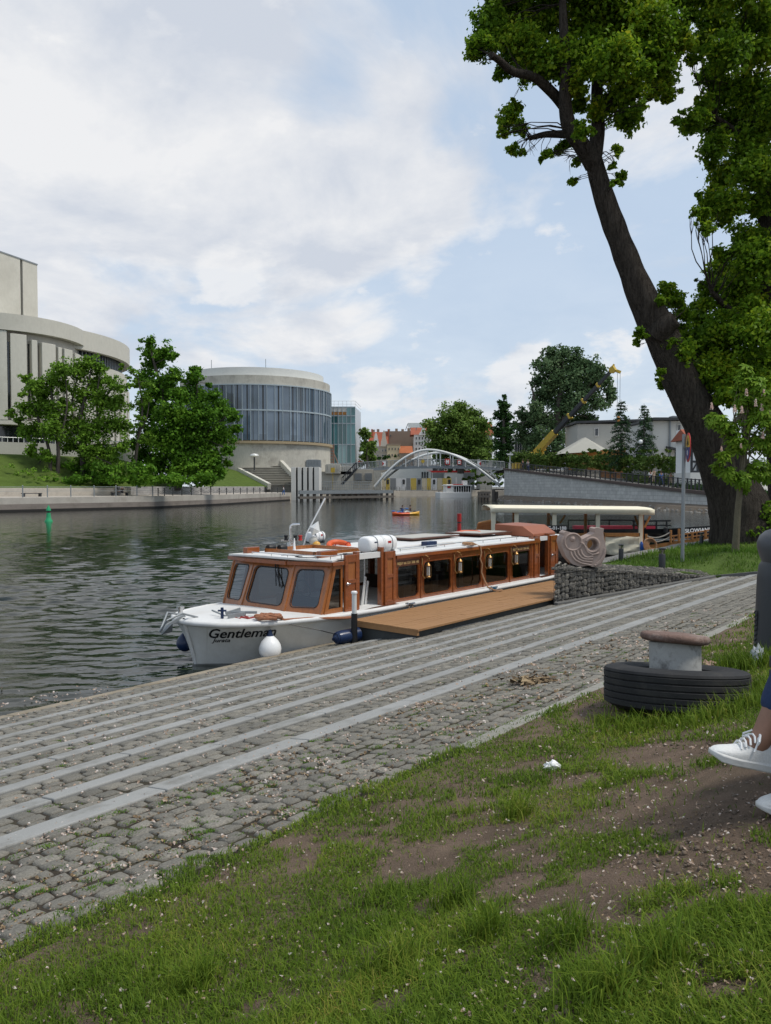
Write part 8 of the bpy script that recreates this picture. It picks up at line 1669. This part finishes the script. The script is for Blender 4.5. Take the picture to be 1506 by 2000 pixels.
V = np.concatenate(Vs); tag(np_mesh('fallen_blossom', V, np.arange(len(V)).reshape(-1,4), 'petal'), 'pale pinkish fallen blossom scattered over paving, grass and soil', 'blossom', kind='stuff')
v_, f_ = scatter(900, 7.5, 13, -.66, -.25, lambda q, p, x, y: (p > 11.1), lambda q, p: np.full_like(q, WZ), 35, .012, lift=.03, clump=4)
tag(np_mesh('floating_blossom', v_, f_, 'petal'), 'specks of blossom floating on the river by the paved edge', 'blossom', kind='stuff')
D1 = scatter(13000, 2.4, 12, -.7, .6, lambda q, p, x, y: (p > 2.95) & (p < 4.8), lambda q, p: -SL*p-.012, 36, .012, clump=9); D2 = scatter(11000, 1.4, 9, -.7, .7, lambda q, p, x, y: p < 3.1, lambda q, p: gz(q, p)+.006, 37, .0065, clump=5)
v_ = np.concatenate([D1[0], D2[0]]); c = onground(1045,1333); e = np.random.default_rng(3).normal(size=(260,1,3))*np.array([.13,.10,.012]); one = np.random.default_rng(4).normal(size=(260,4,3))*np.array([.03,.03,.01]); q_ = toq(c); v2 = (e+one+np.array([c.x,c.y,c.z+.02])).reshape(-1,3)
v_ = np.concatenate([v_, v2]); tag(np_mesh('dry_litter', v_, np.arange(len(v_)).reshape(-1,4), 'drybits'), 'brown dry leaf and twig litter in the joints and on the soil', 'litter', kind='stuff')
# small stones and crumbs of earth on the bare soil
V = []; rr = random.Random(8)
for i in range(4200):
    D_ = math.exp(rr.uniform(math.log(1.6), math.log(7))); x0 = rr.uniform(.1,.66)*D_; q0 = x0*C50+D_*S50; p0 = -x0*S50+D_*C50
    if p0 > 3 : continue
    s_ = rr.choice((.002,.0025,.003,.004,.005,.009))*rr.uniform(.7,1.3); z0 = float(gz(q0, p0)); o = len(V)
    for dx, dy, dz in ((-1,-1,-.6),(1,-1,-.6),(1,1,-.6),(-1,1,-.6),(-.6,-.6,.7),(.6,-.6,.7),(.6,.6,.7),(-.6,.6,.7)): V.append((x0+dx*s_*rr.uniform(.6,1.2), D_+dy*s_*rr.uniform(.6,1.2), z0+.008+dz*s_*rr.uniform(.6,1.1)))
Fq = np.array([[o*8+k for k in f] for o in range(len(V)//8) for f in ((0,3,2,1),(4,5,6,7),(0,1,5,4),(1,2,6,5),(2,3,7,6),(3,0,4,7))])
tag(np_mesh('soil_crumbs', V, Fq, M('crumb', (.13,.10,.075), .95, var=.4, scale=6)), 'crumbs of earth and tiny stones on the bare soil', 'stones', kind='stuff')
# ------------------------------------------------------------------ camera, sky and sun
cam = bpy.data.cameras.new('camera'); co = bpy.data.objects.new('camera', cam); COL.objects.link(co); co.location = CAM; co.rotation_euler = (math.pi/2-TH, 0, 0)
cam.sensor_fit = 'HORIZONTAL'; cam.sensor_width = 36; cam.lens = 36*F/1506; cam.clip_start = .05; cam.clip_end = 5000; sc.camera = co
SUN = Vector((.46, -.12, .86)).normalized(); el = math.asin(SUN.z); az = math.atan2(SUN.x, SUN.y)
sun = bpy.data.lights.new('sun', 'SUN'); so = bpy.data.objects.new('sun', sun); COL.objects.link(so); sun.energy = 2.7; sun.angle = R(12); sun.color = (1, .94, .85); so.rotation_euler = SUN.to_track_quat('Z', 'Y').to_euler(); so.location = (0,0,40)
w = bpy.data.worlds.new('World'); sc.world = w; w.use_nodes = True; nt = w.node_tree; nt.nodes.clear(); L = nt.links.new
out = N(nt, 'ShaderNodeOutputWorld'); sky = N(nt, 'ShaderNodeTexSky'); sky.sky_type = 'NISHITA'; sky.sun_disc = False; sky.sun_elevation = el; sky.sun_rotation = az; sky.air_density = 1.0; sky.dust_density = 1.0
b1 = N(nt, 'ShaderNodeBackground'); b1.inputs['Strength'].default_value = .15; L(sky.outputs[0], b1.inputs[0])
tc = N(nt, 'ShaderNodeTexCoord'); nrm = N(nt, 'ShaderNodeVectorMath', operation='NORMALIZE'); L(tc.outputs['Generated'], nrm.inputs[0]); DIR = nrm.outputs[0]
def math_(op, a, b=None, c=None):
    n = N(nt, 'ShaderNodeMath', operation=op)
    for i, x in enumerate((a, b, c)):
        if x is None: continue
        if isinstance(x, (int, float)): n.inputs[i].default_value = x
        else: L(x, n.inputs[i])
    return n.outputs[0]
def smooth(x, a, b, lo=0.0, hi=1.0):
    n = N(nt, 'ShaderNodeMapRange', interpolation_type='SMOOTHSTEP'); n.inputs['From Min'].default_value = a; n.inputs['From Max'].default_value = b; n.inputs['To Min'].default_value = lo; n.inputs['To Max'].default_value = hi; L(x, n.inputs['Value']); return n.outputs[0]
sep = N(nt, 'ShaderNodeSeparateXYZ'); L(DIR, sep.inputs[0]); zz_ = math_('ADD', math_('MAXIMUM', sep.outputs['Z'], 0.0), .22)
cmb = N(nt, 'ShaderNodeCombineXYZ'); L(math_('DIVIDE', sep.outputs['X'], zz_), cmb.inputs[0]); L(math_('DIVIDE', sep.outputs['Y'], zz_), cmb.inputs[1])
def nz(vec, scale, detail=8, rough=.55, dist=0.0, st=(1,1,1), rot=0, off=0.0):
    mp = N(nt, 'ShaderNodeMapping'); mp.inputs['Scale'].default_value = st; mp.inputs['Rotation'].default_value = (0,0,rot); mp.inputs['Location'].default_value = (off, off*.7, 0); L(vec, mp.inputs[0]); n = N(nt, 'ShaderNodeTexNoise'); setin(n, Scale=scale, Detail=detail, Roughness=rough, Distortion=dist); L(mp.outputs[0], n.inputs['Vector']); return n.outputs['Fac']
flat = cmb.outputs[0]
base = nz(flat, 1.7, 9, .56, .35, (1,.75,1), .5, 3.0)
def blob(u, v, r_, k):
    d = ray(u, v).normalized(); n = N(nt, 'ShaderNodeVectorMath', operation='DOT_PRODUCT'); L(DIR, n.inputs[0]); n.inputs[1].default_value = d
    return smooth(n.outputs['Value'], math.cos(r_/F), 1.0, 0, k)
acc = base
acc = math_('MULTIPLY_ADD', base, 2.3, -.66)
for bb_ in ((200,120,560,.24),(520,60,420,.14),(560,330,420,.18),(830,330,230,.22),(120,420,420,.18),(650,480,300,.12),(640,190,110,-.12),(700,40,130,-.16),(1060,480,240,-.20),(930,60,160,.10),(860,560,200,-.10),(1150,350,220,-.10),(330,320,110,-.12),(500,220,90,-.08),(900,230,70,-.16)): acc = math_('ADD', acc, blob(*bb_))
cov = smooth(acc, .40, .84)
# low cumulus along the horizon and one small puff
lowv = nz(DIR, 11.0, 8, .58, .1, (1,1,1.9)); low = lowv
for bb_ in ((800,750,120,.17),(720,770,70,.12),(1010,722,110,.17),(1200,690,80,.27),(1300,790,160,.10),(680,670,160,.06),(930,790,160,.08),(448,530,78,.27),(400,560,90,.10),(790,492,40,.16)): low = math_('ADD', low, blob(*bb_))
lowc = smooth(low, .58, .78)
b3 = N(nt, 'ShaderNodeBackground'); b3.inputs['Color'].default_value = (.60,.735,.90,1); b3.inputs['Strength'].default_value = .95
ms0 = N(nt, 'ShaderNodeMixShader'); ms0.inputs[0].default_value = .72; L(b1.outputs[0], ms0.inputs[1]); L(b3.outputs[0], ms0.inputs[2])
fac = math_('MAXIMUM', math_('MAXIMUM', math_('MULTIPLY', cov, .97), math_('MULTIPLY', lowc, .85)), math_('ADD', .08, math_('MULTIPLY', smooth(sep.outputs['Z'], 0.0, .40, 1, 0), .35)))
shade = nz(flat, 2.3, 6, .6, .3, (1,1,1), .2, 9.0)
cr = N(nt, 'ShaderNodeValToRGB'); cr.color_ramp.elements[0].position = .36; cr.color_ramp.elements[0].color = (.68,.73,.82,1); cr.color_ramp.elements[1].position = .62; cr.color_ramp.elements[1].color = (.95,.955,.97,1); L(math_('ADD', shade, math_('MULTIPLY', lowc, .12)), cr.inputs[0])
b2 = N(nt, 'ShaderNodeBackground'); b2.inputs['Strength'].default_value = .92; L(cr.outputs[0], b2.inputs[0])
ms = N(nt, 'ShaderNodeMixShader'); L(fac, ms.inputs[0]); L(ms0.outputs[0], ms.inputs[1]); L(b2.outputs[0], ms.inputs[2]); L(ms.outputs[0], out.inputs[0])
sc.view_settings.view_transform = 'Standard'; sc.view_settings.look = 'None'; sc.view_settings.exposure = 0.0; sc.view_settings.gamma = 1.0; sc.view_settings.use_curve_mapping = False
sc.cycles.use_denoising = True; sc.cycles.max_bounces = 8; sc.cycles.transparent_max_bounces = 12; sc.cycles.sample_clamp_indirect = 6
